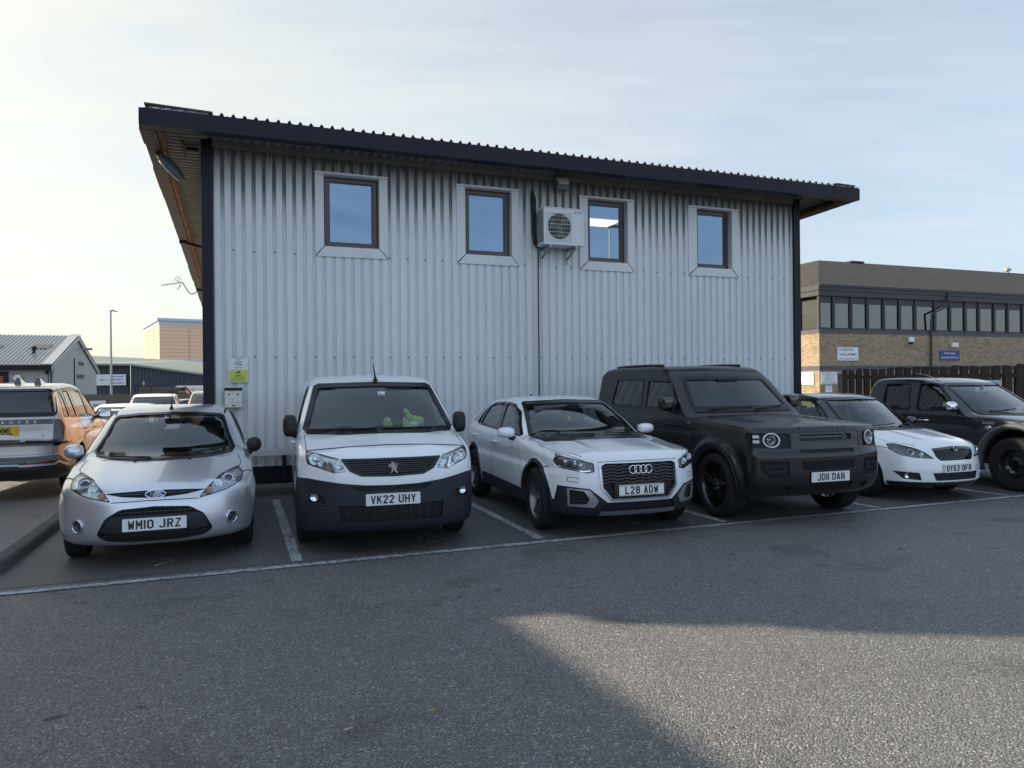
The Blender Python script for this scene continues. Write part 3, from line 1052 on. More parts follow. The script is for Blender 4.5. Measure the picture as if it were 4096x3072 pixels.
def squash(P, k, kr=None):
    for a in ('side', 'front', 'rear', 'gw'):
        P[a] = [(z * k, v) for z, v in P[a]]
    for a in ('hood', 'roof'):
        P[a] = [(y, z * k) for y, z in P[a]]
    P['zg'] *= k; P['H'] *= k


for _k, _s in (('hatch', .955), ('van', .97), ('crossover', .965), ('offroader', .955), ('wagon', .955), ('pickup', .935)):
    squash(PR[_k], _s)

# where every car stands: front centre on the ground in world metres, heading, kind of body
def front_of(wx, wy, th, ax):
    """front centre from the middle of the front axle"""
    return (wx + math.sin(th) * ax, wy - math.cos(th) * ax)

def place(wx, wy, th, ax, sh):
    x, y = front_of(wx, wy, th, ax)
    return (x + math.cos(th) * sh, y + math.sin(th) * sh, 0, th)


PLACE = {
    'hatch': place(-3.47, 7.30, R(20.8), .83, -.045),
    'van': place(-1.37, 7.86, R(17.2), .92, -.055),
    'crossover': place(1.10, 8.38, R(18.3), .84, -.02),
    'offroader': place(3.33, 9.02, R(18.0), .88, -.03),
    'wagon': place(5.64, 10.44, R(20.0), .83, .02),
    'pickup': place(7.27 + .79 * CA, 10.5 + .79 * SA, ANG, .85, .09),
    'estate_suv': (-9.67, 15.66, -.12, ANG + math.pi),
}
# ------------------------------------------------------------------ pieces shared by the cars
def xspan(poly, z):
    xs = []
    n = len(poly)
    for i in range(n):
        (x1, z1), (x2, z2) = poly[i], poly[(i + 1) % n]
        if (z1 > z) != (z2 > z): xs.append(x1 + (x2 - x1) * (z - z1) / (z2 - z1))
    return (min(xs), max(xs)) if len(xs) >= 2 else None


def bars(B, mb, poly, zs, width, off=-.012, th=.012, axis='f', sg=1, inset=.002, wave=0.0):
    for z in zs:
        s = xspan(poly, z)
        if s and s[1] - s[0] > .03:
            a, b = s[0] + inset, s[1] - inset
            k = max(2, int((b - a) / .04))
            pts = [(a + (b - a) * i / k, z) for i in range(k + 1)]
            if wave:
                pts = []
                x = a; up = 0
                while x < b:
                    pts += [(x, z + wave * (up - .5)), (min(x + .062, b), z + wave * (up - .5))]
                    x += .076; up = 1 - up
            B.stroke(mb, pts, width, axis, sg, off, th, along='d')


def vbars(B, mb, poly, xs, width, off=-.012, th=.012, axis='f', sg=1):
    sw = [(p[1], p[0]) for p in poly]
    for x in xs:
        s = xspan(sw, x)
        if s and s[1] - s[0] > .015:
            B.stroke(mb, [(x, s[0] + .002), (x, s[1] - .002)], width, axis, sg, off, th, along='d')


def grille(B, parent, poly, zs=(), width=.01, xs=(), vw=.004, mat=None, name='grille', wave=0.0, depth=.05, off=-.012, th=.014, axis='f', sg=1):
    mb = MB()
    v2, fs = B.sheet(poly, axis, sg, .04)
    q = B.shell_mb(v2, fs, axis, sg, -depth + .004, -depth - .004, 'd')
    mb.add(q.v, q.f)
    k = len(mb.f)
    bars(B, mb, poly, zs, width, off, th, axis, sg, wave=wave)
    vbars(B, mb, poly, xs, vw, off - .004, th, axis, sg)
    mb.m = [0] * k + [1] * (len(mb.f) - k)
    return mb.build(name, [MAT['void'], mat or MAT['grille_bar']], parent, smooth=40)


def disc_mb(mb, c, nrm, prof, n=24, m=0):
    """lathe around an axis pointing along nrm"""
    q = Vector(nrm).normalized().to_track_quat('Z', 'Y').to_matrix().to_4x4()
    mb.lathe(prof, n, 'z', m=m, M=Matrix.Translation(c) @ q)


def headlight(B, parent, poly, sg, lamps, depth=.05, housing='lamp_grey', extra=None, lens='lens_glass'):
    p = poly if sg > 0 else mir(poly)
    L = B.patch('headlight', p, 'f', MAT[lens], parent, off=.001, th=.003, h=.025)
    B.patch('lamp_housing', p, 'f', MAT[housing], L, off=-depth + .006, th=.004, along='d', h=.03)
    for (x, z, r, kind) in lamps:
        q, n, d = B.proj('f', sg * x, z)
        nn = (Vector((0, -1, 0)) * .75 + n * .25).normalized()
        c = q - nn * (depth * .62)
        mb = MB()
        if kind == 'proj':
            disc_mb(mb, c, nn, [(r, .022), (r * .93, .02), (r * .78, .004), (r * .62, -.004), (r * .60, .006), (r * .5, .012), (0, .016)], 32)
            mb.build('projector_lamp', MAT['reflector'], L, smooth=40)
            m2 = MB(); disc_mb(m2, c + nn * .006, nn, [(r * .6, .002), (r * .5, .014), (r * .3, .02), (0, .022)], 24)
            m2.build('bulb_lens', MAT['lamp_dark'], L, smooth=50)
        elif kind == 'bowl':
            disc_mb(mb, c, nn, [(r, .024), (r * .9, .012), (r * .6, -.006), (r * .3, -.014), (0, -.016)], 32)
            disc_mb(mb, c, nn, [(r * .22, -.014), (r * .22, .006), (0, .008)], 16)
            mb.build('lamp_bowl', MAT['reflector'], L, smooth=40)
        elif kind == 'orange':
            disc_mb(mb, c, nn, [(r, .0), (r * .95, .02), (r * .5, .026), (0, .027)], 20)
            mb.build('indicator', MAT['orange_lens'], L, smooth=50)
        elif kind == 'bar':
            pass
    if extra: extra(L, sg)
    return L


def glazing(B, parent, name, poly, axis, mat, sg=1, off=-.006, frit=.035, label=None, h=.05):
    g = B.patch(name, poly, axis, mat, parent, off=off, th=.004, sg=sg, h=h, smooth=180, label=label)
    if frit:
        mb = MB()
        B.stroke(mb, poly, frit, axis, sg, .004, .012, closed=True)
        mb.build('glass_seal', MAT['frit'], g, smooth=40)
    return g


def seams(B, parent, lines, width=.007):
    for (axis, pts, both) in lines:
        for sg in ((1, -1) if both else (1,)):
            p = pts if (axis == 's' or sg > 0) else [(-a, b) for a, b in pts]
            mb = MB()
            B.stroke(mb, p, width, axis, sg, .0012, .004)
            mb.build('panel_gap', MAT['seam'], parent)


def wiper(parent, pts, pivot=None):
    mb = MB()
    mb.tube(pts, .008, 6)
    a, b = Vector(pts[-2]), Vector(pts[-1])
    mb.tube([pts[0], Vector(pts[0]) + Vector((0, 0, -.03))], .016, 8)
    mb.build('wiper', MAT['dark_trim'], parent, smooth=40)


def wipers(B, parent, arms, axis='f'):
    """each arm: list of front-view points laid on the glass"""
    for pts in arms:
        P = []
        for a, b in resample(pts, .08, False):
            p, n, d = B.proj(axis, a, b)
            P.append(p + n * .022)
        mb = MB()
        mb.tube(P, [.012] * 2 + [.008] * (len(P) - 2) if len(P) > 2 else .008, 6)
        mb.tube([P[0], P[0] - Vector((0, 0, .03))], .018, 8)
        mb.build('wiper', MAT['dark_trim'], parent, smooth=40)


def handle(B, parent, y, z, mat, L=.2, w=.028):
    for sg in (1, -1):
        p, n, d = B.proj('s', y, z, sg)
        mb = MB()
        pts = [p + n * -.005 + Vector((0, -L / 2, 0)), p + n * .03 + Vector((0, -L * .36, .002)), p + n * .035, p + n * .03 + Vector((0, L * .36, .002)), p + n * -.005 + Vector((0, L / 2, 0))]
        mb.tube(pts, [w * .4, w * .5, w * .52, w * .5, w * .4], 10)
        mb.v = [(a, b, z + (c - z) * 1.15) for a, b, c in mb.v]
        mb.build('door_handle', mat, parent, smooth=50)


def rear_view_mirror(parent, x, y, z, mat=None):
    mb = MB()
    mb.box(x - .12, x + .12, y, y + .03, z - .035, z + .03)
    mb.box(x - .01, x + .01, y - .06, y + .01, z + .02, z + .07)
    mb.build('rear_view_mirror', mat or MAT['void'], parent, smooth=40, bevel=.012)


def wheels(parent, P, track, w, rim, kind, n, mr, steer=0.0, md=None):
    for i, y in enumerate(P['axles']):
        for sg in (1, -1):
            wheel(parent, sg * (track - w * .0), y, P['r'], P['r'], w, rim, sg, MAT['rubber'], MAT[mr], kind, n, steer if i == 0 else 0, md)


def oval_ring(mb, c, a, b, r, n=36, m=0):
    pts = [(c[0] + a * math.cos(t), c[1], c[2] + b * math.sin(t)) for t in [2 * math.pi * k / n for k in range(n + 1)]]
    mb.tube(pts, r, 8, m=m, cap=False)


def base_car(key, name, label, cat='car', cut_r=.05, well=.32):
    P = PR[key]
    B = Body(P)
    x, y, z, th = PLACE[key]
    e = thing(name, label, cat, (x, y, z), th, None)
    for a in P['axles']: B.cut_wheel(a, P['r'], P['r'] + cut_r, well)
    return B, e, P


def plug(parent, P, dep=.3):
    """axle and floor pan so that one does not look right through under the car"""
    mb = MB()
    for y in P['axles']:
        mb.tube([(-P['W'] + .2, y, P['r']), (P['W'] - .2, y, P['r'])], .05, 10)
    mb.box(-.3, .3, P['axles'][0], P['axles'][1], P['r'] * .75, P['r'] * 1.0)
    mb.build('axles', MAT['void'], parent)


# ------------------------------------------------------------------ silver hatchback
def build_hatch():
    B, e, P = base_car('hatch', 'silver_hatchback', 'dusty silver hatchback with a worn oval badge, parked nearest the kerb')
    ws = [(-.665, .965), (-.64, .93), (-.40, .915), (0, .908), (.40, .915), (.64, .93), (.665, .965), (.60, 1.12), (.55, 1.285), (.52, 1.302), (.3, 1.325), (0, 1.333), (-.3, 1.325), (-.52, 1.302), (-.55, 1.285), (-.60, 1.12)]
    B.hollow(.86, 1.12, .32, 3.75)
    B.cut_prism(ws, 'y', .80, 2.3)
    rw = rounded([(-.56, 1.03), (.56, 1.03), (.47, 1.29), (-.47, 1.29)], .05)
    B.cut_prism(rw, 'y', 3.2, 4.3)
    sw = rounded([(1.50, .98), (1.92, 1.235), (2.2, 1.325), (2.55, 1.345), (2.50, 1.0)], .03)
    sw2 = rounded([(2.60, 1.01), (2.64, 1.345), (3.05, 1.325), (3.42, 1.20), (3.38, 1.12)], .03)
    for s in (sw, sw2): B.cut_prism(s, 'x', -1.1, 1.1)
    hl = rounded([(.365, .60), (.44, .685), (.545, .77), (.70, .812), (.748, .765), (.735, .705), (.60, .648), (.48, .622)], .02)
    for sg in (1, -1): B.recess(hl if sg > 0 else mir(hl), 'f', .05)
    gu = [(-.43, .668), (-.27, .678), (-.10, .684), (.10, .684), (.27, .678), (.43, .668), (.27, .640), (.09, .628), (-.09, .628), (-.27, .640)]
    B.recess(gu, 'f', .04)
    gl = rounded([(-.475, .31), (-.40, .455), (-.28, .53), (0, .548), (.28, .53), (.40, .455), (.475, .31), (.40, .262), (.2, .245), (-.2, .245), (-.40, .262)], .03)
    B.recess(gl, 'f', .05)
    fog = ell(.64, .385, .055, .05)
    for sg in (1, -1): B.recess(fog if sg > 0 else mir(fog), 'f', .03)
    hood = [(-.70, 1.12), (-.735, .86), (-.70, .68), (-.56, .42), (-.44, .17), (-.25, .085), (0, .06), (.25, .085), (.44, .17), (.56, .42), (.70, .68), (.735, .86), (.70, 1.12)]
    bump = [(-1, .70), (-.745, .69), (-.60, .64), (-.36, .592), (0, .60), (.36, .592), (.60, .64), (.745, .69), (1, .70), (1, 0), (-1, 0)]
    door = [(1.33, .97), (1.34, .30), (2.5, .27), (2.62, .55), (2.6, 1.0), (2.64, 1.36), (2.2, 1.36), (1.86, 1.25), (1.45, 1.0)]
    regs = [('bonnet', hood, 't', 1, MAT['silver'], None, lambda c, n, s: n.z > .25 and c.z > .6 and c.z > B.bt(c.y)),
            ('front_bumper', bump, 'f', 1, MAT['silver'], None, lambda c, n, s: c.y < .50 and c.z > .12 and n.y < .3)]
    regs += [('door', door, 's', sg, MAT['silver'], None, on_side) for sg in (1, -1)]
    B.finish(regs, e, [MAT['silver'], MAT['void']])
    scr = glazing(B, e, 'windscreen', ws, 'f', MAT['screen'], frit=.022)
    glazing(B, e, 'rear_window', rw, 'r', MAT['side_glass'])
    for sg in (1, -1):
        glazing(B, e, 'side_window', sw, 's', MAT['side_glass'], sg, frit=.03)
        glazing(B, e, 'side_window', sw2, 's', MAT['side_glass'], sg, frit=.03)
    cowl = [(-.66, .955), (-.62, .918), (-.40, .900), (0, .893), (.40, .900), (.62, .918), (.66, .955), (.62, .93), (.40, .915), (0, .908), (-.40, .915), (-.62, .93)]
    B.patch('cowl_panel', cowl, 'f', MAT['dark_trim'], e, off=.006, th=.02)
    wipers(B, e, [[(-.12, .905), (-.50, .915)], [(.56, .955), (.20, .925), (-.02, .912)]])
    lamps = [(.615, .735, .066, 'proj'), (.515, .695, .05, 'bowl'), (.445, .652, .034, 'orange')]
    for sg in (1, -1):
        headlight(B, e, hl, sg, lamps)
        mb = MB(); p = hl if sg > 0 else mir(hl)
        B.stroke(mb, p, .008, 'f', 1, .001, .008, closed=True); mb.build('lamp_rim', MAT['dark_trim'], e)
        q, n, d = B.proj('f', sg * .64, .385)
        f = MB(); disc_mb(f, q + Vector((0, -.004, 0)), n, [(.064, -.02), (.064, .006), (.056, .012), (.049, .006), (.047, -.02)], 32)
        ring = f.build('fog_light', MAT['satin_silver'], e, smooth=40)
        f = MB(); disc_mb(f, q + Vector((0, .002, 0)), n, [(.047, -.012), (.03, -.004), (0, .0)], 24)
        f.build('fog_lens', MAT['lamp_dark'], ring, smooth=60)
    grille(B, e, gu, [.655, .668], .007, name='upper_grille', depth=.04)
    g = grille(B, e, gl, [.505, .285, .267, .30], .006, [x * .04 for x in range(-11, 12)], .003, name='lower_grille')
    mid = rounded([(-.455, .335), (-.40, .45), (-.36, .475), (.36, .475), (.40, .45), (.455, .335), (.2, .315), (-.2, .315)], .02)
    B.patch('grille_panel', mid, 'f', MAT['bumper_grey'], g, off=-.006, th=.02, along='d')
    mb = MB(); B.stroke(mb, gl, .012, 'f', 1, .002, .012, closed=True); mb.build('grille_rim', MAT['dark_trim'], g)
    # oval badge with its lacquer flaking off
    q, n, d = B.proj('f', 0, .655)
    mb = MB(); c = (0, q.y - .012, .655)
    oval_ring(mb, c, .083, .034, .006)
    bd = mb.build('badge', MAT['chrome'], e, smooth=60)
    t = NT('worn_badge_face')
    fc = t.ramp(t.noise(t.coord('Object'), 26, 4), [(.46, (.62, .66, .70, 1)), (.50, (.02, .05, .20, 1))])
    t.bsdf(Base_Color=fc, Roughness=.25, Coat_Weight=.5)
    mb = MB(); mb.prism(ell(0, .655, .08, .031), 'y', q.y - .012, q.y + .02); mb.build('badge_face', t.mat, bd)
    text_obj('badge_lettering', 'Ford', MAT['chrome'], bd, (0.006, q.y - .0135, .655), .05, width=.095, bold=.001)
    plate(e, B, 0, .40, 'WM10 JRZ', MAT['plate_white'], tilt=R(-4))
    seams(B, e, [('f', [(-.36, .595), (-.1, .603), (.1, .603), (.36, .595)], False), ('f', [(.748, .765), (.80, .77), (.86, .73)], True),
                 ('s', [(1.33, .97), (1.34, .30), (2.5, .27), (2.62, .55), (2.6, 1.0)], True), ('t', [(.545, .40), (.70, .68), (.735, .86), (.70, 1.12)], True)])
    # black rubber strips along the roof edges
    mb = MB()
    for sg in (1, -1): B.stroke(mb, [(sg * .56, 1.88), (sg * .58, 2.3), (sg * .56, 3.2)], .022, 't', 1, .002, .006)
    mb.build('roof_strip', MAT['dark_trim'], e)
    mb = MB()
    for x in (-.245, .245):
        q, n, d = B.proj('t', x, .80)
        mb.box(x - .016, x + .016, .785, .815, q.z - .01, q.z + .014)
    mb.build('washer_jets', MAT['dark_trim'], e, bevel=.004)
    mirror_part(e, -.76, 1.40, .965, -1, MAT['silver'], MAT['dark_trim'], w=.185, h=.15, arm=.03, droop=-.09, pw=2.2, label='silver door mirror')
    mirror_part(e, .76, 1.40, .975, 1, MAT['dark_trim'], MAT['dark_trim'], w=.165, h=.165, arm=.03, droop=-.12, pw=2.1, label='black door mirror with its silver cap missing')
    q, n, d = B.proj('t', .0, 1.90)
    mb = MB(); mb.tube([q + Vector((0, -.02, 0)), q + Vector((0, .0, .03)), q + Vector((0, .08, .14)), q + Vector((0, .24, .42))], [.022, .009, .004, .003], 8)
    mb.build('aerial', MAT['dark_trim'], e, smooth=50)
    wheels(e, P, .735, .20, .20, 'cover', 9, 'alloy_silver', steer=R(2))
    seats(e, [(-.36, 2.05), (.36, 2.05), (-.36, 2.95), (.36, 2.95)], MAT['seat_cloth'], zs=.42)
    steering(e, -.36, 1.45, .80, MAT['dark_trim'])
    rear_view_mirror(e, 0, 1.72, 1.24)
    plug(e, P)
    return e


# ------------------------------------------------------------------ white van
LION = [(-.1, -.5), (-.28, -.5), (-.22, -.42), (-.12, -.38), (-.16, -.2), (-.05, .0), (-.25, .02), (-.42, -.03), (-.5, .04), (-.35, .10), (-.2, .12),
        (-.38, .22), (-.5, .2), (-.42, .32), (-.2, .27), (-.22, .38), (-.1, .5), (.1, .48), (.22, .36), (.2, .2), (.3, .0), (.32, .3), (.4, .42),
        (.48, .36), (.42, .28), (.42, -.05), (.3, -.18), (.36, -.3), (.5, -.44), (.5, -.5), (.28, -.5), (.22, -.36), (.1, -.22), (.0, -.32), (-.02, -.42)]


def build_van():
    B, e, P = base_car('van', 'white_van', 'white panel van with charcoal bumper and a fluorescent jacket behind its windscreen', 'van')
    ws = [(-.785, 1.165), (-.76, 1.135), (-.5, 1.138), (0, 1.145), (.5, 1.138), (.76, 1.135), (.785, 1.165), (.72, 1.38), (.655, 1.60), (.62, 1.62), (0, 1.635), (-.62, 1.62), (-.655, 1.60), (-.72, 1.38)]
    B.hollow(1.07, .98, .42, 2.35)
    B.cut_prism(ws, 'y', .62, 2.0)
    sw = rounded([(1.22, 1.12), (1.58, 1.48), (1.74, 1.60), (2.22, 1.60), (2.22, 1.12)], .04)
    B.cut_prism(sw, 'x', -1.1, 1.1)
    hl = rounded([(.80, .985), (.70, .972), (.50, .922), (.435, .80), (.56, .785), (.575, .795), (.785, .865), (.80, .92)], .012)
    for sg in (1, -1): B.recess(hl if sg > 0 else mir(hl), 'f', .05)
    gp = rounded([(-.49, .918), (.49, .918), (.405, .80), (.30, .752), (0, .742), (-.30, .752), (-.405, .80)], .02)
    gi = rounded([(-.435, .898), (.435, .898), (.36, .81), (.27, .772), (0, .765), (-.27, .772), (-.36, .81)], .015)
    B.recess(gi, 'f', .04)
    g2 = rounded([(-.385, .66), (.385, .66), (.34, .615), (-.34, .615)], .008)
    g3 = rounded([(-.505, .475), (.505, .475), (.49, .32), (-.49, .32)], .015)
    B.recess(g2, 'f', .05); B.recess(g3, 'f', .05)
    fb = rounded([(.785, .59), (.64, .585), (.605, .487), (.785, .495)], .02)
    for sg in (1, -1): B.recess(fb if sg > 0 else mir(fb), 'f', .05)
    bump = [(-1, .72), (-.84, .735), (-.78, .735), (-.5, .692), (-.25, .668), (0, .662), (.25, .668), (.5, .692), (.78, .735), (.84, .735), (1, .72), (1, 0), (-1, 0)]
    hood = [(-.80, 1.0), (-.79, .55), (-.72, .38), (-.4, .26), (0, .235), (.4, .26), (.72, .38), (.79, .55), (.80, 1.0)]
    door = [(1.08, 1.15), (1.10, .34), (2.26, .34), (2.30, 1.64), (1.70, 1.64), (1.5, 1.5)]
    regs = [('front_bumper', bump, 'f', 1, MAT['bumper_grey'], None, lambda c, n, s: c.y < .62 and c.z > .12 and n.y < .3),
            ('bonnet', hood, 't', 1, MAT['white_van'], None, lambda c, n, s: n.z > .2 and c.z > .9)]
    regs += [('door', door, 's', sg, MAT['white_van'], None, on_side) for sg in (1, -1)]
    B.finish(regs, e, [MAT['white_van'], MAT['void']])
    glazing(B, e, 'windscreen', ws, 'f', MAT['screen'], frit=.05)
    for sg in (1, -1): glazing(B, e, 'side_window', sw, 's', MAT['side_glass'], sg, frit=.03)
    B.patch('cowl_panel', [(-.77, 1.15), (-.76, 1.122), (-.5, 1.118), (0, 1.122), (.5, 1.118), (.76, 1.122), (.77, 1.15), (.7, 1.142), (0, 1.148), (-.7, 1.142)], 'f', MAT['dark_trim'], e, off=.006, th=.02)
    wipers(B, e, [[(-.60, 1.14), (-.1, 1.148)], [(.0, 1.146), (.55, 1.14)]])

    def drl(L, sg):
        mb = MB()
        B.stroke(mb, [(sg * .565, .80), (sg * .60, .90)], .022, 'f', 1, -.010, .01, along='d')
        B.stroke(mb, [(sg * .565, .80), (sg * .63, .83)], .014, 'f', 1, -.010, .01, along='d')
        mb.build('running_light', MAT['chrome'], L)
    for sg in (1, -1):
        headlight(B, e, hl, sg, [(.715, .915, .055, 'bowl'), (.66, .88, .035, 'bowl'), (.50, .865, .045, 'bowl')], housing='lamp_grey', extra=drl)
        q, n, d = B.proj('f', sg * .725, .555)
        sur = MB(); B.stroke(sur, fb if sg > 0 else mir(fb), .012, 'f', 1, .006, .012, closed=True, along='d'); sur.build('fog_surround', MAT['grille_bar'], e, smooth=40)
        f = MB(); disc_mb(f, q + Vector((0, .02, 0)), (sg * .25, -1, 0), [(.04, -.01), (.038, .008), (.03, .004), (.015, -.004), (0, -.006)], 28)
        f.build('fog_light', MAT['reflector'], e, smooth=50)
        vent = [(.755, .465), (.605, .455), (.58, .345), (.735, .385)]
        mb = MB()
        bars(B, mb, vent if sg > 0 else mir(vent), [.452, .428, .404, .38, .36], .010, off=.010, th=.018)
        mb.build('bumper_rib', MAT['grille_bar'], e)
    gpan = B.patch('grille', gp, 'f', MAT['bumper_grey'], e, off=.004, th=.01, holes=[gi])
    grille(B, gpan, gi, [.885, .865, .845, .825, .805, .785], .008, name='grille_slats', depth=.035, off=-.006)
    q, n, d = B.proj('f', 0, .83)
    lion = MB(); lion.prism([(a * .095, .83 + b * .105) for a, b in LION], 'y', q.y - .022, q.y + .0)
    lion.build('badge', MAT['chrome'], e)
    grille(B, e, g2, [.65, .636, .622], .004, [x * .085 for x in range(-4, 5)], .005, name='upper_intake')
    grille(B, e, g3, [.455, .435, .415, .395, .375, .355, .335], .005, [x * .085 for x in range(-5, 6)], .005, name='lower_intake')
    plate(e, B, 0, .53, 'VK22 UHY', MAT['plate_white'], tilt=R(-2))
    seams(B, e, [('f', [(-.79, .985), (-.4, 1.022), (0, 1.03), (.4, 1.022), (.79, .985)], False), ('s', [(1.08, 1.15), (1.10, .34), (2.26, .34), (2.30, 1.64)], True),
                 ('t', [(.79, .42), (.80, 1.02)], True)])
    mb = MB()
    for k in range(7):
        x = -.45 + k * .15
        B.stroke(mb, [(x, 1.95), (x, 4.1)], .03, 't', 1, .006, .01)
    mb.build('roof_rib', MAT['white_van'], e, smooth=60)
    for sg in (1, -1):
        mirror_part(e, sg * .82, 1.25, 1.19, sg, MAT['dark_trim'], MAT['dark_trim'], w=.15, h=.24, arm=.045, droop=-.12, pw=3.4)
    q, n, d = B.proj('t', .02, 1.62)
    mb = MB(); mb.tube([q + Vector((0, -.05, -.01)), q + Vector((0, -.02, .02)), q + Vector((0, .0, .06)), q + Vector((-.012, .07, .19))], [.03, .018, .01, .004], 8)
    mb.build('aerial', MAT['dark_trim'], e, smooth=50)
    handle(B, e, 2.12, .95, MAT['white_van'], L=.17)
    wheels(e, P, .775, .205, .205, 'cover', 10, 'alloy_silver', steer=R(-3))
    seats(e, [(-.42, 1.95), (.42, 1.95)], MAT['seat_cloth'], zs=.68, back=.6)
    steering(e, -.40, 1.30, 1.02, MAT['cabin'])
    mb = MB(); mb.box(-.62, .62, 2.33, 2.345, .45, 1.66); mb.build('bulkhead', MAT['cabin'], e)
    mb = MB(); mb.box(-.22, .12, .96, .97, 1.08, 1.16); mb.build('dashboard_screen', MAT['void'], e, bevel=.004)
    mb = MB(); mb.box(.02, .10, 1.35, 1.40, 1.50, 1.55); disc_mb(mb, (.06, 1.34, 1.525), (0, -1, 0), [(.02, 0), (.018, .012), (0, .014)], 16)
    mb.build('dashcam', MAT['satin_silver'], e)
    plug(e, P)
    # jacket hung over the passenger seat
    def cloth(x, y, z):
        a = (np.abs((x - .02) / .19) ** 3 + np.abs(y / .09) ** 2 + np.abs(z / (.10 + .25 * np.maximum(x, 0))) ** 3) - 1
        b = (np.abs((x - .02 + .45 * (z - .10)) / .045) ** 2 + np.abs((y + .03) / .07) ** 2 + np.abs((z - .10) / .11) ** 2) - 1
        c = (np.abs((x + .22) / .05) ** 3 + np.abs(y / .07) ** 2 + np.abs((z + .01) / .12) ** 3) - 1
        return smin(smin(a, b, .25), c, .1) * .08 + .010 * np.sin(x * 38 + z * 22 + y * 30) + .006 * np.sin(z * 55 - x * 30)
    V, Q = surface_nets(cloth, (-.4, -.2, -.25), (.4, .2, .3), .016)
    x, y, z, th = PLACE['van']
    me = np_mesh(V, Q)
    bm = bmesh.new(); bm.from_mesh(me); bmesh.ops.recalc_face_normals(bm, faces=bm.faces)
    for f in bm.faces:
        c = f.calc_center_median()
        f.material_index = 1 if -.17 < c.x < -.05 else 2 if abs(c.z - .03 + .3 * (c.x - .1)) < .016 and c.x > 0 else 0
    bm.to_mesh(me); bm.free()
    o = mkobj('hi_vis_jacket', me, [MAT['hivis'], MAT['navy_cloth'], MAT['satin_silver']], None, smooth=180)
    M = Matrix.Translation((x, y, z)) @ Matrix.Rotation(th, 4, 'Z')
    o.matrix_world = M @ Matrix.Translation((.34, 1.30, 1.15))
    tag(o, 'fluorescent yellow and navy jacket lying on the dashboard of the white van', 'jacket')
    return e


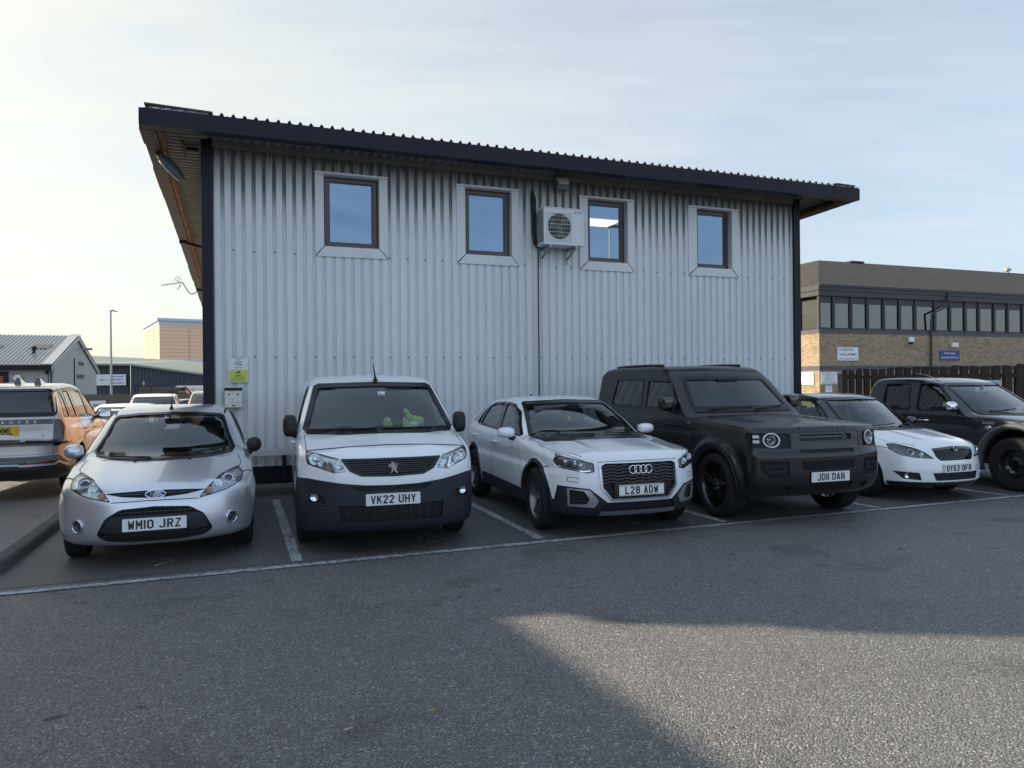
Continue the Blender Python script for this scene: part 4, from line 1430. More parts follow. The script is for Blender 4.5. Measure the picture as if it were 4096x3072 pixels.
# ------------------------------------------------------------------ white crossover
def build_crossover():
    B, e, P = base_car('crossover', 'white_crossover', 'white crossover with a silver framed octagonal grille and four rings', 'car', .055, .30)
    ws = [(-.70, 1.0), (-.67, .972), (-.4, .992), (0, 1.0), (.4, .992), (.67, .972), (.70, 1.0), (.63, 1.20), (.565, 1.355), (.53, 1.372), (0, 1.392), (-.53, 1.372), (-.565, 1.355), (-.63, 1.20)]
    B.hollow(.93, 1.35, .36, 3.95)
    B.cut_prism(ws, 'y', 1.12, 2.6)
    s1 = rounded([(1.56, .995), (1.95, 1.255), (2.2, 1.345), (2.52, 1.368), (2.40, 1.02)], .025)
    s2 = rounded([(2.50, 1.025), (2.62, 1.37), (3.08, 1.35), (3.22, 1.30), (3.36, 1.05)], .025)
    s3 = rounded([(3.41, 1.06), (3.29, 1.27), (3.36, 1.23), (3.52, 1.07)], .012)
    for s in (s1, s2, s3): B.cut_prism(s, 'x', -1.1, 1.1)
    rw = rounded([(-.56, 1.08), (.56, 1.08), (.47, 1.33), (-.47, 1.33)], .05)
    B.cut_prism(rw, 'y', 3.3, 4.5)
    hl = rounded([(.495, .785), (.495, .70), (.56, .683), (.80, .735), (.835, .80), (.805, .87)], .012)
    for sg in (1, -1): B.recess(hl if sg > 0 else mir(hl), 'f', .05)
    go = [(-.40, .80), (.40, .80), (.455, .77), (.445, .53), (.335, .402), (-.335, .402), (-.445, .53), (-.455, .77)]
    gi = [(-.385, .782), (.385, .782), (.43, .757), (.422, .538), (.322, .422), (-.322, .422), (-.422, .538), (-.43, .757)]
    B.recess(gi, 'f', .06)
    fo = rounded([(.745, .53), (.55, .512), (.462, .405), (.50, .333), (.735, .345)], .012)
    fi = rounded([(.728, .515), (.60, .503), (.55, .425), (.575, .368), (.722, .362)], .01)
    for sg in (1, -1): B.recess(fi if sg > 0 else mir(fi), 'f', .05)
    li = [(-.40, .372), (.40, .372), (.42, .30), (-.42, .30)]
    B.recess(li, 'f', .05)
    hood = [(-.74, 1.42), (-.775, .9), (-.76, .42), (-.66, .26), (-.50, .125), (-.3, .085), (0, .075), (.3, .085), (.50, .125), (.66, .26), (.76, .42), (.775, .9), (.74, 1.42)]
    # dark cladding round the lower front, the arches and the sills
    clad = [(-1, .44), (-.84, .40), (-.82, .555), (-.55, .527), (-.375, .385), (.375, .385), (.55, .527), (.82, .555), (.84, .40), (1, .44), (1, 0), (-1, 0)]
    a0, a1 = P['axles']; rr = P['r']
    def arch(yc, r, t0, t1, n=20):
        return [(yc + r * math.cos(t), rr + r * math.sin(t)) for t in np.linspace(t0, t1, n)]
    R1 = rr + .105
    side = arch(a0, R1, R(205), R(-12)) + [(a0 + R1 + .03, .40), (a1 - R1 - .03, .42)] + arch(a1, R1, R(192), R(-20)) + [(4.3, .35), (4.3, 0), (0, 0)]
    d1 = [(1.50, 1.0), (1.24, .41), (2.52, .41), (2.60, .7), (2.44, 1.03), (2.57, 1.385), (2.2, 1.375), (1.93, 1.28)]
    d2 = [(2.44, 1.03), (2.60, .7), (2.52, .41), (2.96, .41), (3.05, .62), (3.45, .86), (3.42, 1.06), (3.2, 1.34), (3.05, 1.385), (2.57, 1.385)]
    regs = [('front_cladding', clad, 'f', 1, MAT['bumper_grey'], None, lambda c, n, s: c.y < .42 and c.z > .12 and n.y < .3)]
    regs += [('side_cladding', side, 's', sg, MAT['bumper_grey'], None, lambda c, n, s: c.x * s > .4 and c.z > .1 and (n.x * s > .3) and c.y > .34) for sg in (1, -1)]
    regs += [('bonnet', hood, 't', 1, MAT['white_car'], None, lambda c, n, s: n.z > .25 and c.z > .72)]
    regs += [('door', d, 's', sg, MAT['white_car'], None, on_side) for sg in (1, -1) for d in (d1, d2)]
    cp = [(3.45, 1.06), (3.22, 1.345), (3.42, 1.33), (3.78, 1.09)]
    regs += [('rear_pillar_panel', cp, 's', sg, MAT['satin_silver'], None, on_side) for sg in (1, -1)]
    B.finish(regs, e, [MAT['white_car'], MAT['void']])
    glazing(B, e, 'windscreen', ws, 'f', MAT['screen'], frit=.04)
    glazing(B, e, 'rear_window', rw, 'r', MAT['privacy'])
    for sg in (1, -1):
        for s in (s1, s2, s3): glazing(B, e, 'side_window', s, 's', MAT['side_glass'], sg, frit=.025)
        mb = MB()
        B.stroke(mb, [(2.40, 1.02), (2.53, 1.368)], .05, 's', sg, .003, .01); B.stroke(mb, [(2.46, 1.02), (2.58, 1.368)], .05, 's', sg, .003, .01)
        mb.build('door_pillar', MAT['piano'], e)
    B.patch('cowl_panel', [(-.68, .985), (-.67, .962), (-.4, .982), (0, .99), (.4, .982), (.67, .962), (.68, .985), (.4, 1.0), (0, 1.01), (-.4, 1.0)], 'f', MAT['dark_trim'], e, off=.006, th=.02)
    wipers(B, e, [[(-.05, 1.0), (-.5, .992)], [(.60, .985), (.15, 1.006)]])

    def blade(L, sg):
        mb = MB()
        B.stroke(mb, [(sg * .53, .712), (sg * .60, .703), (sg * .80, .752)], .012, 'f', 1, -.008, .01, along='d')
        B.stroke(mb, [(sg * .67, .75), (sg * .66, .82)], .006, 'f', 1, -.008, .02, along='d')
        mb.build('running_light', MAT['chrome'], L)
    for sg in (1, -1):
        headlight(B, e, hl, sg, [(.73, .80, .04, 'bowl'), (.60, .765, .038, 'bowl'), (.66, .78, .022, 'bowl')], housing='lamp_dark', extra=blade)
        f = fo if sg > 0 else mir(fo); g = fi if sg > 0 else mir(fi)
        fr = B.patch('intake_frame', f, 'f', MAT['satin_silver'], e, off=.012, th=.02, holes=[g])
        grille(B, fr, g, [.475, .435, .395], .005, name='intake_slats', depth=.045)
    gm = grille(B, e, gi, [.755, .722, .689, .656, .623, .590], .015, mat=MAT['grille_dark'], wave=.010, depth=.055, off=-.012, th=.012)
    B.patch('plate_holder', [(-.30, .575), (.30, .575), (.30, .43), (-.30, .43)], 'f', MAT['mesh_black'], gm, off=-.006, th=.02, along='d')
    mb = MB(); bars(B, mb, gi, [.49, .455], .008, -.012, .01); mb.build('grille_slats', MAT['mesh_black'], gm)
    B.patch('grille_frame', go, 'f', MAT['satin_silver'], e, off=.014, th=.03, holes=[gi])
    q, n, d = B.proj('f', 0, .715)
    mb = MB()
    for k in (-1.5, -.5, .5, 1.5): oval_ring(mb, (k * .061, q.y - .004 + (.003 if k in (-.5, 1.5) else 0), .715), .042, .042, .0065, 32)
    mb.build('badge', MAT['chrome'], e, smooth=60)
    grille(B, e, li, [.355, .337, .318], .005, [x * .09 for x in range(-4, 5)], .006, name='lower_intake')
    B.patch('skid_strip', [(-.43, .285), (.43, .285), (.44, .245), (-.44, .245)], 'f', MAT['satin_silver'], e, off=.008, th=.02)
    plate(e, B, 0, .505, 'L28 ADW', MAT['plate_white'], tilt=R(-3), border=True, dy=.004, wfrac=.74)
    seams(B, e, [('f', [(.505, .79), (.56, .80), (.70, .86), (.80, .872)], True), ('f', [(-.46, .80), (-.3, .806), (.3, .806), (.46, .80)], False), ('f', [(.835, .76), (.87, .72)], True),
                 ('s', [(1.50, 1.0), (1.24, .41)], True), ('s', [(2.43, 1.03), (2.60, .7), (2.52, .41)], True), ('s', [(3.42, 1.06), (3.45, .86), (3.05, .62), (2.96, .41)], True),
                 ('t', [(.60, .19), (.76, .42), (.775, .9), (.74, 1.42)], True),
                 ('f', rounded([(.64, .635), (.74, .645), (.745, .60), (.65, .59)], .01), True)], .006)
    for sg in (1, -1):
        mirror_part(e, sg * .80, 1.66, 1.03, sg, MAT['white_car'], MAT['dark_trim'], w=.22, h=.135, arm=.045, droop=-.09, pw=2.6)
    for y, z in ((2.38, .87), (3.36, .90)): handle(B, e, y, z, MAT['white_car'])
    q, n, d = B.proj('t', 0, 3.35)
    mb = MB(); mb.add([(-.02, 3.28, q.z), (.02, 3.28, q.z), (.02, 3.43, q.z - .01), (-.02, 3.43, q.z - .01), (0, 3.41, q.z + .065), (0, 3.385, q.z + .06)], [(0, 1, 5), (1, 2, 4, 5), (2, 3, 4), (3, 0, 5, 4), (0, 3, 2, 1)])
    mb.build('roof_fin', MAT['dark_trim'], e)
    q, n, d = B.proj('s', 3.98, .90, -1)
    tl = [(3.95, .84), (4.02, .98), (4.12, .99), (4.12, .84)]
    for sg in (1, -1): B.patch('tail_light', tl, 's', MAT['red_lens'], e, off=.006, th=.02, sg=sg)
    wheels(e, P, .785, .215, .225, 'spoke', 5, 'alloy_grey', steer=R(-4))
    seats(e, [(-.38, 2.25), (.38, 2.25), (-.38, 3.1), (.38, 3.1)], MAT['seat_cloth'], zs=.52)
    steering(e, -.38, 1.72, .93, MAT['dark_trim'])
    rear_view_mirror(e, 0, 1.93, 1.30)
    mb = MB(); mb.tube([(.0, 1.92, 1.26), (.0, 1.93, 1.20)], .002, 4); mb.box(-.012, .012, 1.92, 1.94, 1.14, 1.20); mb.build('air_freshener', MAT['plate_yellow'], e)
    mb = MB(); mb.box(-.50, -.14, 1.88, 1.90, 1.22, 1.34); mb.build('sun_visor', MAT['cabin'], e, bevel=.01)
    plug(e, P)
    return e


# ------------------------------------------------------------------ matt black off-roader
def build_offroader():
    B, e, P = base_car('offroader', 'black_offroader', 'boxy matt black off-roader with round ringed headlights and no shine', 'car', .06, .36)
    ws = rounded([(-.735, 1.275), (.735, 1.275), (.63, 1.675), (-.63, 1.675)], .05)
    B.hollow(1.15, 1.45, .55, 4.15, .055)
    B.cut_prism(ws, 'y', 1.30, 2.6)
    w1 = rounded([(1.74, 1.285), (2.08, 1.64), (2.70, 1.66), (2.66, 1.265)], .03)
    w2 = rounded([(2.80, 1.27), (2.83, 1.67), (3.70, 1.67), (3.78, 1.28)], .04)
    for w in (w1, w2): B.cut_prism(w, 'x', -1.1, 1.1)
    rw = rounded([(-.6, 1.25), (.6, 1.25), (.56, 1.68), (-.56, 1.68)], .05)
    B.cut_prism(rw, 'y', 3.9, 4.6)
    hl = rounded([(.465, 1.038), (.465, .868), (.84, .872), (.868, .90), (.868, 1.045)], .02)
    for sg in (1, -1): B.recess(hl if sg > 0 else mir(hl), 'f', .05)
    g1 = rounded([(-.355, 1.018), (.355, 1.018), (.355, .950), (-.355, .950)], .012)
    g2 = rounded([(-.37, .853), (.37, .853), (.37, .812), (-.37, .812)], .008)
    g3 = rounded([(-.37, .725), (.37, .725), (.34, .625), (-.34, .625)], .01)
    g4 = rounded([(-.34, .475), (.34, .475), (.32, .39), (-.32, .39)], .01)
    sv = rounded([(.82, .735), (.51, .73), (.50, .55), (.72, .545), (.81, .62)], .02)
    for g, dp in ((g1, .035), (g2, .03), (g3, .03), (g4, .02)): B.recess(g, 'f', dp)
    for sg in (1, -1): B.recess(sv if sg > 0 else mir(sv), 'f', .03)
    hook = rounded([(.60, .46), (.47, .45), (.48, .39), (.60, .40)], .01)
    for sg in (1, -1): B.recess(hook if sg > 0 else mir(hook), 'f', .04)
    hood = [(-.80, 1.50), (-.84, .9), (-.82, .35), (-.70, .20), (-.46, .115), (0, .095), (.46, .115), (.70, .20), (.82, .35), (.84, .9), (.80, 1.50)]
    bump = [(-1, .60), (-.90, .60), (-.84, .745), (-.49, .74), (-.40, .735), (.40, .735), (.49, .74), (.84, .745), (.90, .60), (1, .60), (1, 0), (-1, 0)]
    door = [(1.58, 1.25), (1.60, .52), (2.72, .50), (2.80, .8), (2.74, 1.25), (2.78, 1.70), (2.08, 1.69)]
    m = MAT['matt_black']
    regs = [('front_bumper', bump, 'f', 1, m, None, lambda c, n, s: c.y < .36 and c.z > .2 and n.y < .3),
            ('bonnet', hood, 't', 1, m, None, lambda c, n, s: n.z > .3 and c.z > .95)]
    regs += [('door', door, 's', sg, m, None, on_side) for sg in (1, -1)]
    B.finish(regs, e, [m, MAT['void']])
    glazing(B, e, 'windscreen', ws, 'f', MAT['screen'], frit=.05)
    glazing(B, e, 'rear_window', rw, 'r', MAT['side_glass'])
    for sg in (1, -1):
        for w in (w1, w2): glazing(B, e, 'side_window', w, 's', MAT['privacy'], sg, frit=.03)
        # black arch lip
        for y in P['axles']:
            r0 = P['r'] + .075; mb = MB()
            B.stroke(mb, [(y + r0 * math.cos(t), P['r'] + r0 * math.sin(t)) for t in np.linspace(R(200), R(-20), 26)], .05, 's', sg, .012, .02)
            mb.build('arch_lip', MAT['bumper_grey'], e, smooth=50)
        v = rounded([(1.40, 1.13), (1.52, 1.12), (1.50, .84), (1.38, .86)], .012)
        vo = B.patch('side_vent', v, 's', MAT['piano'], e, off=.006, th=.01, sg=sg)
        mb = MB(); bars(B, mb, v, [.87 + k * .022 for k in range(12)], .007, .010, .006, 's', sg); mb.build('vent_slats', MAT['bumper_grey'], vo)
    B.patch('cowl_panel', rounded([(-.74, 1.265), (-.74, 1.225), (.74, 1.225), (.74, 1.265)], .01), 'f', MAT['dark_trim'], e, off=.008, th=.03)
    wipers(B, e, [[(-.55, 1.25), (.10, 1.285)], [(.12, 1.245), (.62, 1.29)]])

    def ring(L, sg):
        mb = MB()
        el = ell(sg * .675, .962, .082, .076, 36)
        B.stroke(mb, el, .012, 'f', 1, .003, .016, closed=True, along='d')
        mb.build('light_ring', MAT['plate_white'], L, smooth=50)
        mb = MB()
        for z in (1.0, .945): B.stroke(mb, [(sg * .79, z), (sg * .85, z)], .035, 'f', 1, -.014, .01, along='d')
        mb.build('running_light', MAT['reflector'], L, smooth=50)
    for sg in (1, -1):
        headlight(B, e, hl, sg, [(.68, .962, .06, 'bowl')], housing='void', extra=ring, lens='smoked_glass')
        grille(B, e, sv if sg > 0 else mir(sv), [.555 + k * .014 for k in range(13)], .004, [sg * (.51 + k * .016) for k in range(20)], .003, mat=MAT['bumper_grey'], name='side_intake', depth=.028, off=-.008, th=.008)
        s2 = rounded([(.76, .675), (.57, .672), (.57, .62), (.74, .61)], .015)
        mb = MB(); B.stroke(mb, s2 if sg > 0 else mir(s2), .014, 'f', 1, .002, .02, closed=True, along='d'); mb.build('intake_trim', MAT['bumper_grey'], e)
    go = grille(B, e, g1, [.975, .96], .008, mat=MAT['mesh_black'], depth=.032)
    mb = MB(); B.stroke(mb, [(-.35, .992), (.20, .992)], .022, 'f', 1, .0, .02, along='d'); B.stroke(mb, ell(.24, .985, .035, .016, 16), .02, 'f', 1, .002, .02, closed=True, along='d')
    mb.build('grille_bar', MAT['matt_black'], go)
    grille(B, e, g2, [.832], .004, name='bonnet_slot', depth=.028)
    grille(B, e, g3, [.632 + k * .014 for k in range(7)], .004, [-.36 + k * .018 for k in range(41)], .003, mat=MAT['bumper_grey'], name='mesh_intake', depth=.028, off=-.004, th=.01)
    grille(B, e, g4, [.40 + k * .013 for k in range(6)], .005, name='lower_intake', mat=MAT['bumper_grey'], depth=.018, off=-.002, th=.008)
    plate(e, B, .0, .545, 'JD11 DAN', MAT['plate_white'], wfrac=.72, dy=.02)
    # raised lettering on the bonnet edge
    for i, ch in enumerate('DEFENDER'):
        x = -.31 + i * .0886
        q, n, d = B.proj('f', x, 1.095)
        me = text_mesh(ch, .062, bold=.002, depth=.003)
        me.transform(Matrix.Diagonal((1.25, 1, .8, 1)))
        me.transform(Vector((0, -1, 0)).rotation_difference(n).to_matrix().to_4x4())
        me.materials.clear()
        o = mkobj('bonnet_letter', me, MAT['piano'], e); o.location = q + n * .003
    seams(B, e, [('f', [(.46, 1.04), (.47, .745)], True), ('f', [(-.47, 1.045), (.47, 1.045)], False), ('f', [(.40, .735), (.49, .742), (.84, .747)], True),
                 ('s', [(1.58, 1.25), (1.60, .52), (2.72, .50), (2.80, .8), (2.74, 1.25)], True), ('s', [(1.62, 1.235), (3.9, 1.25)], True), ('t', [(.70, .20), (.82, .35), (.84, .9), (.80, 1.5)], True)], .008)
    # chequer-plate style ventilation pads on the bonnet
    for sg in (1, -1):
        mb = MB()
        for r_ in range(5):
            for c_ in range(4):
                x = sg * (.43 + c_ * .055 + (r_ % 2) * .02); y = .62 + r_ * .11
                B.stroke(mb, [(x - .018, y), (x + .018, y)], .035, 't', 1, .004, .006)
        mb.build('bonnet_pad', MAT['dark_trim'], e)
    mb = MB()
    for sg in (1, -1):
        P_ = [B.proj('t', sg * .64, y)[0] + Vector((0, 0, .02)) for y in (2.55, 3.0, 3.5, 4.0)]
        mb.tube(P_, .02, 8)
    mb.build('roof_rail', MAT['matt_black'], e, smooth=50)
    for sg in (1, -1):
        mirror_part(e, sg * .84, 1.88, 1.34, sg, MAT['piano'], MAT['dark_trim'], w=.18, h=.20, arm=.07, droop=-.10, pw=5)
    handle(B, e, 2.60, .99, MAT['piano'], L=.2, w=.035)
    q, n, d = B.proj('s', 2.6, .99, -1)
    wheels(e, P, .815, .255, .275, 'twin', 5, 'alloy_black', steer=R(-2), md=MAT['satin_silver'])
    seats(e, [(-.42, 2.45), (.42, 2.45), (-.42, 3.3), (.42, 3.3)], MAT['seat_cloth'], zs=.75, w=.5)
    steering(e, -.42, 1.85, 1.16, MAT['dark_trim'])
    rear_view_mirror(e, 0, 2.02, 1.60)
    mb = MB(); mb.box(-.16, .16, 1.93, 2.02, 1.63, 1.67); mb.build('camera_housing', MAT['void'], e, bevel=.01)
    plug(e, P)
    return e


# ------------------------------------------------------------------ white estate with black roof
def build_wagon():
    B, e, P = base_car('wagon', 'white_estate_car', 'white estate car with black roof and smoked headlights')
    ws = [(-.64, .965), (-.61, .925), (-.4, .925), (0, .928), (.4, .925), (.61, .925), (.64, .965), (.60, 1.12), (.535, 1.315), (.50, 1.337), (0, 1.352), (-.50, 1.337), (-.535, 1.315), (-.60, 1.12)]
    B.hollow(.86, 1.15, .32, 4.05)
    B.cut_prism(ws, 'y', .82, 2.3)
    s1 = rounded([(1.44, .97), (1.78, 1.23), (2.0, 1.32), (2.42, 1.335), (2.38, .985)], .025)
    s2 = rounded([(2.50, .985), (2.54, 1.335), (3.1, 1.33), (3.22, 1.0)], .025)
    s3 = rounded([(3.34, 1.0), (3.25, 1.325), (3.75, 1.29), (3.9, 1.02)], .03)
    for s in (s1, s2, s3): B.cut_prism(s, 'x', -1.1, 1.1)
    hl = rounded([(.355, .572), (.45, .655), (.55, .715), (.68, .768), (.742, .76), (.765, .69), (.70, .615), (.58, .585)], .02)
    for sg in (1, -1): B.recess(hl if sg > 0 else mir(hl), 'f', .05)
    gr = rounded([(-.355, .695), (0, .722), (.355, .695), (.335, .60), (.28, .545), (-.28, .545), (-.335, .60)], .015)
    B.recess(gr, 'f', .04)
    lo = rounded([(-.40, .388), (.40, .388), (.36, .285), (-.36, .285)], .015)
    B.recess(lo, 'f', .04)
    fg = rounded([(.765, .408), (.55, .39), (.53, .29), (.70, .31)], .015)
    for sg in (1, -1): B.recess(fg if sg > 0 else mir(fg), 'f', .035)
    W = MAT['white_estate']
    roofp = [(.9, 1.0), (1.33, .945), (3.9, .985), (4.3, .985), (4.3, 1.6), (.9, 1.6)]
    hood = [(-.66, 1.12), (-.70, .8), (-.69, .48), (-.52, .22), (-.38, .10), (0, .07), (.38, .10), (.52, .22), (.69, .48), (.70, .8), (.66, 1.12)]
    lip = [(-1, .262), (-.7, .27), (0, .262), (.7, .27), (1, .262), (1, 0), (-1, 0)]
    door = [(1.30, .92), (1.30, .28), (2.42, .28), (2.45, .94)]
    regs = [('front_splitter', lip, 'f', 1, MAT['piano'], None, lambda c, n, s: c.y < .45 and n.y < .3),
            ('bonnet', hood, 't', 1, W, None, lambda c, n, s: n.z > .25 and c.z > .66 and c.z < .955)]
    regs += [('roof', roofp, 's', 1, MAT['gloss_black'], None, lambda c, n, s: c.z > .93)]
    regs += [('door', door, 's', sg, W, None, on_side) for sg in (1, -1)]
    B.finish(regs, e, [W, MAT['void']])
    glazing(B, e, 'windscreen', ws, 'f', MAT['screen'])
    for sg in (1, -1):
        for s in (s1, s2, s3): glazing(B, e, 'side_window', s, 's', MAT['side_glass'], sg, frit=.03)
    B.patch('cowl_panel', [(-.63, .95), (-.61, .905), (0, .91), (.61, .905), (.63, .95), (.5, .935), (0, .94), (-.5, .935)], 'f', MAT['dark_trim'], e, off=.006, th=.02)
    wipers(B, e, [[(-.45, .935), (.05, .965)], [(.05, .935), (.50, .97)]])
    for sg in (1, -1):
        headlight(B, e, hl, sg, [(.60, .665, .05, 'proj'), (.50, .625, .035, 'bowl')], housing='lamp_dark')
        p, n, d = B.proj('f', sg * .66, .355)
        f = grille(B, e, fg if sg > 0 else mir(fg), [], .004, mat=MAT['piano'], name='fog_bezel', depth=.03)
        mb = MB(); disc_mb(mb, p + Vector((0, .02, 0)), (sg * .3, -1, 0), [(.04, -.01), (.038, .008), (.02, .0), (0, -.004)], 24); mb.build('fog_light', MAT['reflector'], f, smooth=50)
    go = grille(B, e, gr, [], .01, [-.34 + k * .026 for k in range(27)], .009, mat=MAT['piano'], depth=.035, off=-.0, th=.02)
    mb = MB(); B.stroke(mb, [(-.355, .69), (-.2, .702), (0, .713), (.2, .702), (.355, .69)], .03, 'f', 1, .004, .02); mb.build('grille_bar', MAT['piano'], go, smooth=40)
    q, n, d = B.proj('f', 0, .698)
    mb = MB(); oval_ring(mb, (0, q.y - .022, .698), .034, .034, .004, 24); mb.prism(ell(0, .698, .033, .033), 'y', q.y - .02, q.y, m=1)
    mb.prism([(-.02, .688), (.018, .712), (.024, .704), (.0, .694), (.02, .69), (.0, .682)], 'y', q.y - .024, q.y - .019)
    mb.build('badge', [MAT['chrome'], MAT['piano']], e, smooth=40)
    grille(B, e, lo, [.37, .352, .334, .316, .298], .006, [x * .08 for x in range(-4, 5)], .006, name='lower_intake')
    plate(e, B, .0, .445, 'OY63 OFR', MAT['plate_white'], wfrac=.86)
    seams(B, e, [('f', [(.742, .70), (.80, .72)], True), ('s', [(1.30, .92), (1.30, .28), (2.42, .28), (2.45, .94)], True), ('t', [(.52, .22), (.69, .48), (.70, .8), (.66, 1.12)], True),
                 ('f', ell(.41, .44, .03, .03, 16) + [(.44, .44)], False)])
    for sg in (1, -1): mirror_part(e, sg * .74, 1.52, .99, sg, MAT['gloss_black'], MAT['dark_trim'], w=.18, h=.13, arm=.05)
    q, n, d = B.proj('t', 0, 3.6)
    mb = MB(); mb.tube([q, q + Vector((0, .02, .03)), q + Vector((0, .16, .22))], [.02, .01, .005], 8); mb.build('aerial', MAT['dark_trim'], e, smooth=50)
    wheels(e, P, .715, .20, .215, 'twin', 6, 'alloy_black', steer=R(-3))
    seats(e, [(-.34, 2.0), (.34, 2.0), (-.34, 2.9), (.34, 2.9)], MAT['seat_cloth'], zs=.44)
    steering(e, -.34, 1.45, .82, MAT['dark_trim'])
    rear_view_mirror(e, 0, 1.70, 1.25)
    plug(e, P)
    return e


# ------------------------------------------------------------------ black pickup
def build_pickup():
    B, e, P = base_car('pickup', 'black_pickup', 'black double-cab pickup with chrome mirrors and knobbly tyres, nearest the wooden fence', 'pickup truck', .11, .36)
    ws = rounded([(-.72, 1.12), (.72, 1.12), (.60, 1.545), (-.60, 1.545)], .05)
    B.hollow(1.02, 1.45, .55, 3.55)
    B.cut_prism(ws, 'y', 1.30, 2.5)
    w1 = rounded([(1.74, 1.14), (2.18, 1.53), (2.30, 1.56), (2.52, 1.565), (2.50, 1.12)], .035)
    w2 = rounded([(2.64, 1.12), (2.72, 1.565), (3.19, 1.555), (3.19, 1.13)], .035)
    for w in (w1, w2): B.cut_prism(w, 'x', -1.1, 1.1)
    # open load bed
    B.cut_prism([(-.72, .75), (.72, .75), (.72, 1.4), (-.72, 1.4)], 'y', 3.85, 5.0)
    m = MAT['gloss_black']
    door = [(1.42, 1.08), (1.44, .46), (2.52, .46), (2.57, 1.12), (2.62, 1.61), (2.3, 1.61), (2.1, 1.54)]
    door2 = [(2.57, 1.12), (2.52, .46), (3.20, .46), (3.30, .8), (3.30, 1.2), (3.26, 1.6), (2.62, 1.61)]
    gr = rounded([(-.42, .95), (.42, .95), (.40, .78), (-.40, .78)], .02)
    B.recess(gr, 'f', .04)
    hl = rounded([(.48, .95), (.78, .97), (.80, .80), (.48, .78)], .02)
    for sg in (1, -1): B.recess(hl if sg > 0 else mir(hl), 'f', .04)
    hood = [(-.70, 1.5), (-.74, .9), (-.70, .3), (-.5, .12), (0, .09), (.5, .12), (.70, .3), (.74, .9), (.70, 1.5)]
    regs = [('bonnet', hood, 't', 1, m, None, lambda c, n, s: n.z > .3 and c.z > .85)]
    regs += [('door', d, 's', sg, m, None, on_side) for sg in (1, -1) for d in (door, door2)]
    B.finish(regs, e, [m, MAT['void']])
    glazing(B, e, 'windscreen', ws, 'f', MAT['screen'], frit=.04)
    for sg in (1, -1):
        for w in (w1, w2):
            glazing(B, e, 'side_window', w, 's', MAT['privacy'], sg, frit=.02)
            mb = MB(); B.stroke(mb, [(a, b) for a, b in w], .02, 's', sg, .010, .012, closed=True); mb.build('window_rubber', MAT['dark_trim'], e, smooth=50)
        # chunky grey arch extension over each wheel
        for y in P['axles']:
            mb = MB(); n = 22; prof = [(0.0, -.02), (.03, .05), (.065, .075), (.10, .055), (.115, -.01)]
            vs, fs = [], []
            for i, t in enumerate(np.linspace(R(195), R(-15), n)):
                for (dr, dx) in prof:
                    r_ = P['r'] + .10 + dr
                    q = B.proj('s', y + r_ * math.cos(t), P['r'] + r_ * math.sin(t), sg)[0]
                    vs.append((sg * (P['W'] - .015 + dx), y + r_ * math.cos(t), P['r'] + r_ * math.sin(t)))
            k = len(prof)
            for i in range(n - 1):
                for j in range(k - 1): fs.append((i * k + j, i * k + j + 1, (i + 1) * k + j + 1, (i + 1) * k + j))
            mb.add(vs, fs)
            o = mb.build('wheel_arch', MAT['satin_arch'], e, smooth=60)
            md = o.modifiers.new('t', 'SOLIDIFY'); md.thickness = .012
        q, n, d = B.proj('s', 1.27, .895, sg)
        rp = MB(); disc_mb(rp, q, n, [(.035, 0), (.03, .014), (0, .018)], 20); rp.v = [(a, 1.30 + (b - 1.30) * 1.5, c) for a, b, c in rp.v]
        rp.build('side_indicator', MAT['satin_silver'], e, smooth=60)
        q, n, d = B.proj('s', 1.25, .965, sg)
        text_obj('model_lettering', 'RANGER', MAT['satin_silver'], e, q + n * .004, .06, width=.19, rot=(0, 0, -math.pi / 2 if sg < 0 else math.pi / 2), bold=.002, space=1.05)
        mb = MB(); B.stroke(mb, [(1.45, .44), (3.3, .44)], .08, 's', sg, .03, .06); mb.build('side_step', MAT['dark_trim'], e)
    grille(B, e, gr, [.92, .885, .85, .815], .014, mat=MAT['chrome'])
    for sg in (1, -1): headlight(B, e, hl, sg, [(.64, .875, .06, 'bowl')])
    B.patch('cowl_panel', [(-.72, 1.12), (-.72, 1.08), (.72, 1.08), (.72, 1.12)], 'f', MAT['dark_trim'], e, off=.006, th=.02)
    wipers(B, e, [[(-.5, 1.105), (.05, 1.14)], [(.05, 1.105), (.55, 1.14)]])
    plate(e, B, 0, .60, '', MAT['plate_white'])
    for sg in (1, -1):
        mirror_part(e, sg * .80, 1.80, 1.20, sg, MAT['chrome'], MAT['dark_trim'], w=.20, h=.17, arm=.06, droop=-.04)
        q, n, d = B.proj('s', 2.36, .96, sg)
        mb = MB(); mb.tube([q + Vector((0, -.09, 0)), q + n * .025 + Vector((0, -.06, 0)), q + n * .025 + Vector((0, .06, 0)), q + Vector((0, .09, 0))], .017, 10); mb.build('door_handle', MAT['chrome'], e, smooth=50)
    q, n, d = B.proj('t', -.52, 2.32)
    mb = MB(); mb.tube([q, q + Vector((0, .03, .015)), q + Vector((-.02, .22, .10)), q + Vector((-.05, .42, .14))], [.016, .008, .0035, .0025], 6); mb.build('aerial', MAT['satin_silver'], e, smooth=50)
    seams(B, e, [('s', [(1.42, 1.08), (1.44, .46), (2.52, .46), (2.57, 1.12)], True), ('s', [(1.0, 1.03), (3.3, 1.03)], True), ('t', [(.70, .3), (.74, .9), (.70, 1.5)], True)])
    wheels(e, P, .80, .28, .205, 'steel', 8, 'alloy_black', steer=R(-2))
    seats(e, [(-.38, 2.2), (.38, 2.2), (-.38, 3.0), (.38, 3.0)], MAT['seat_cloth'], zs=.72)
    steering(e, -.38, 1.75, 1.06, MAT['dark_trim'])
    rear_view_mirror(e, 0, 2.0, 1.45, MAT['satin_silver'])
    plug(e, P)
    return e


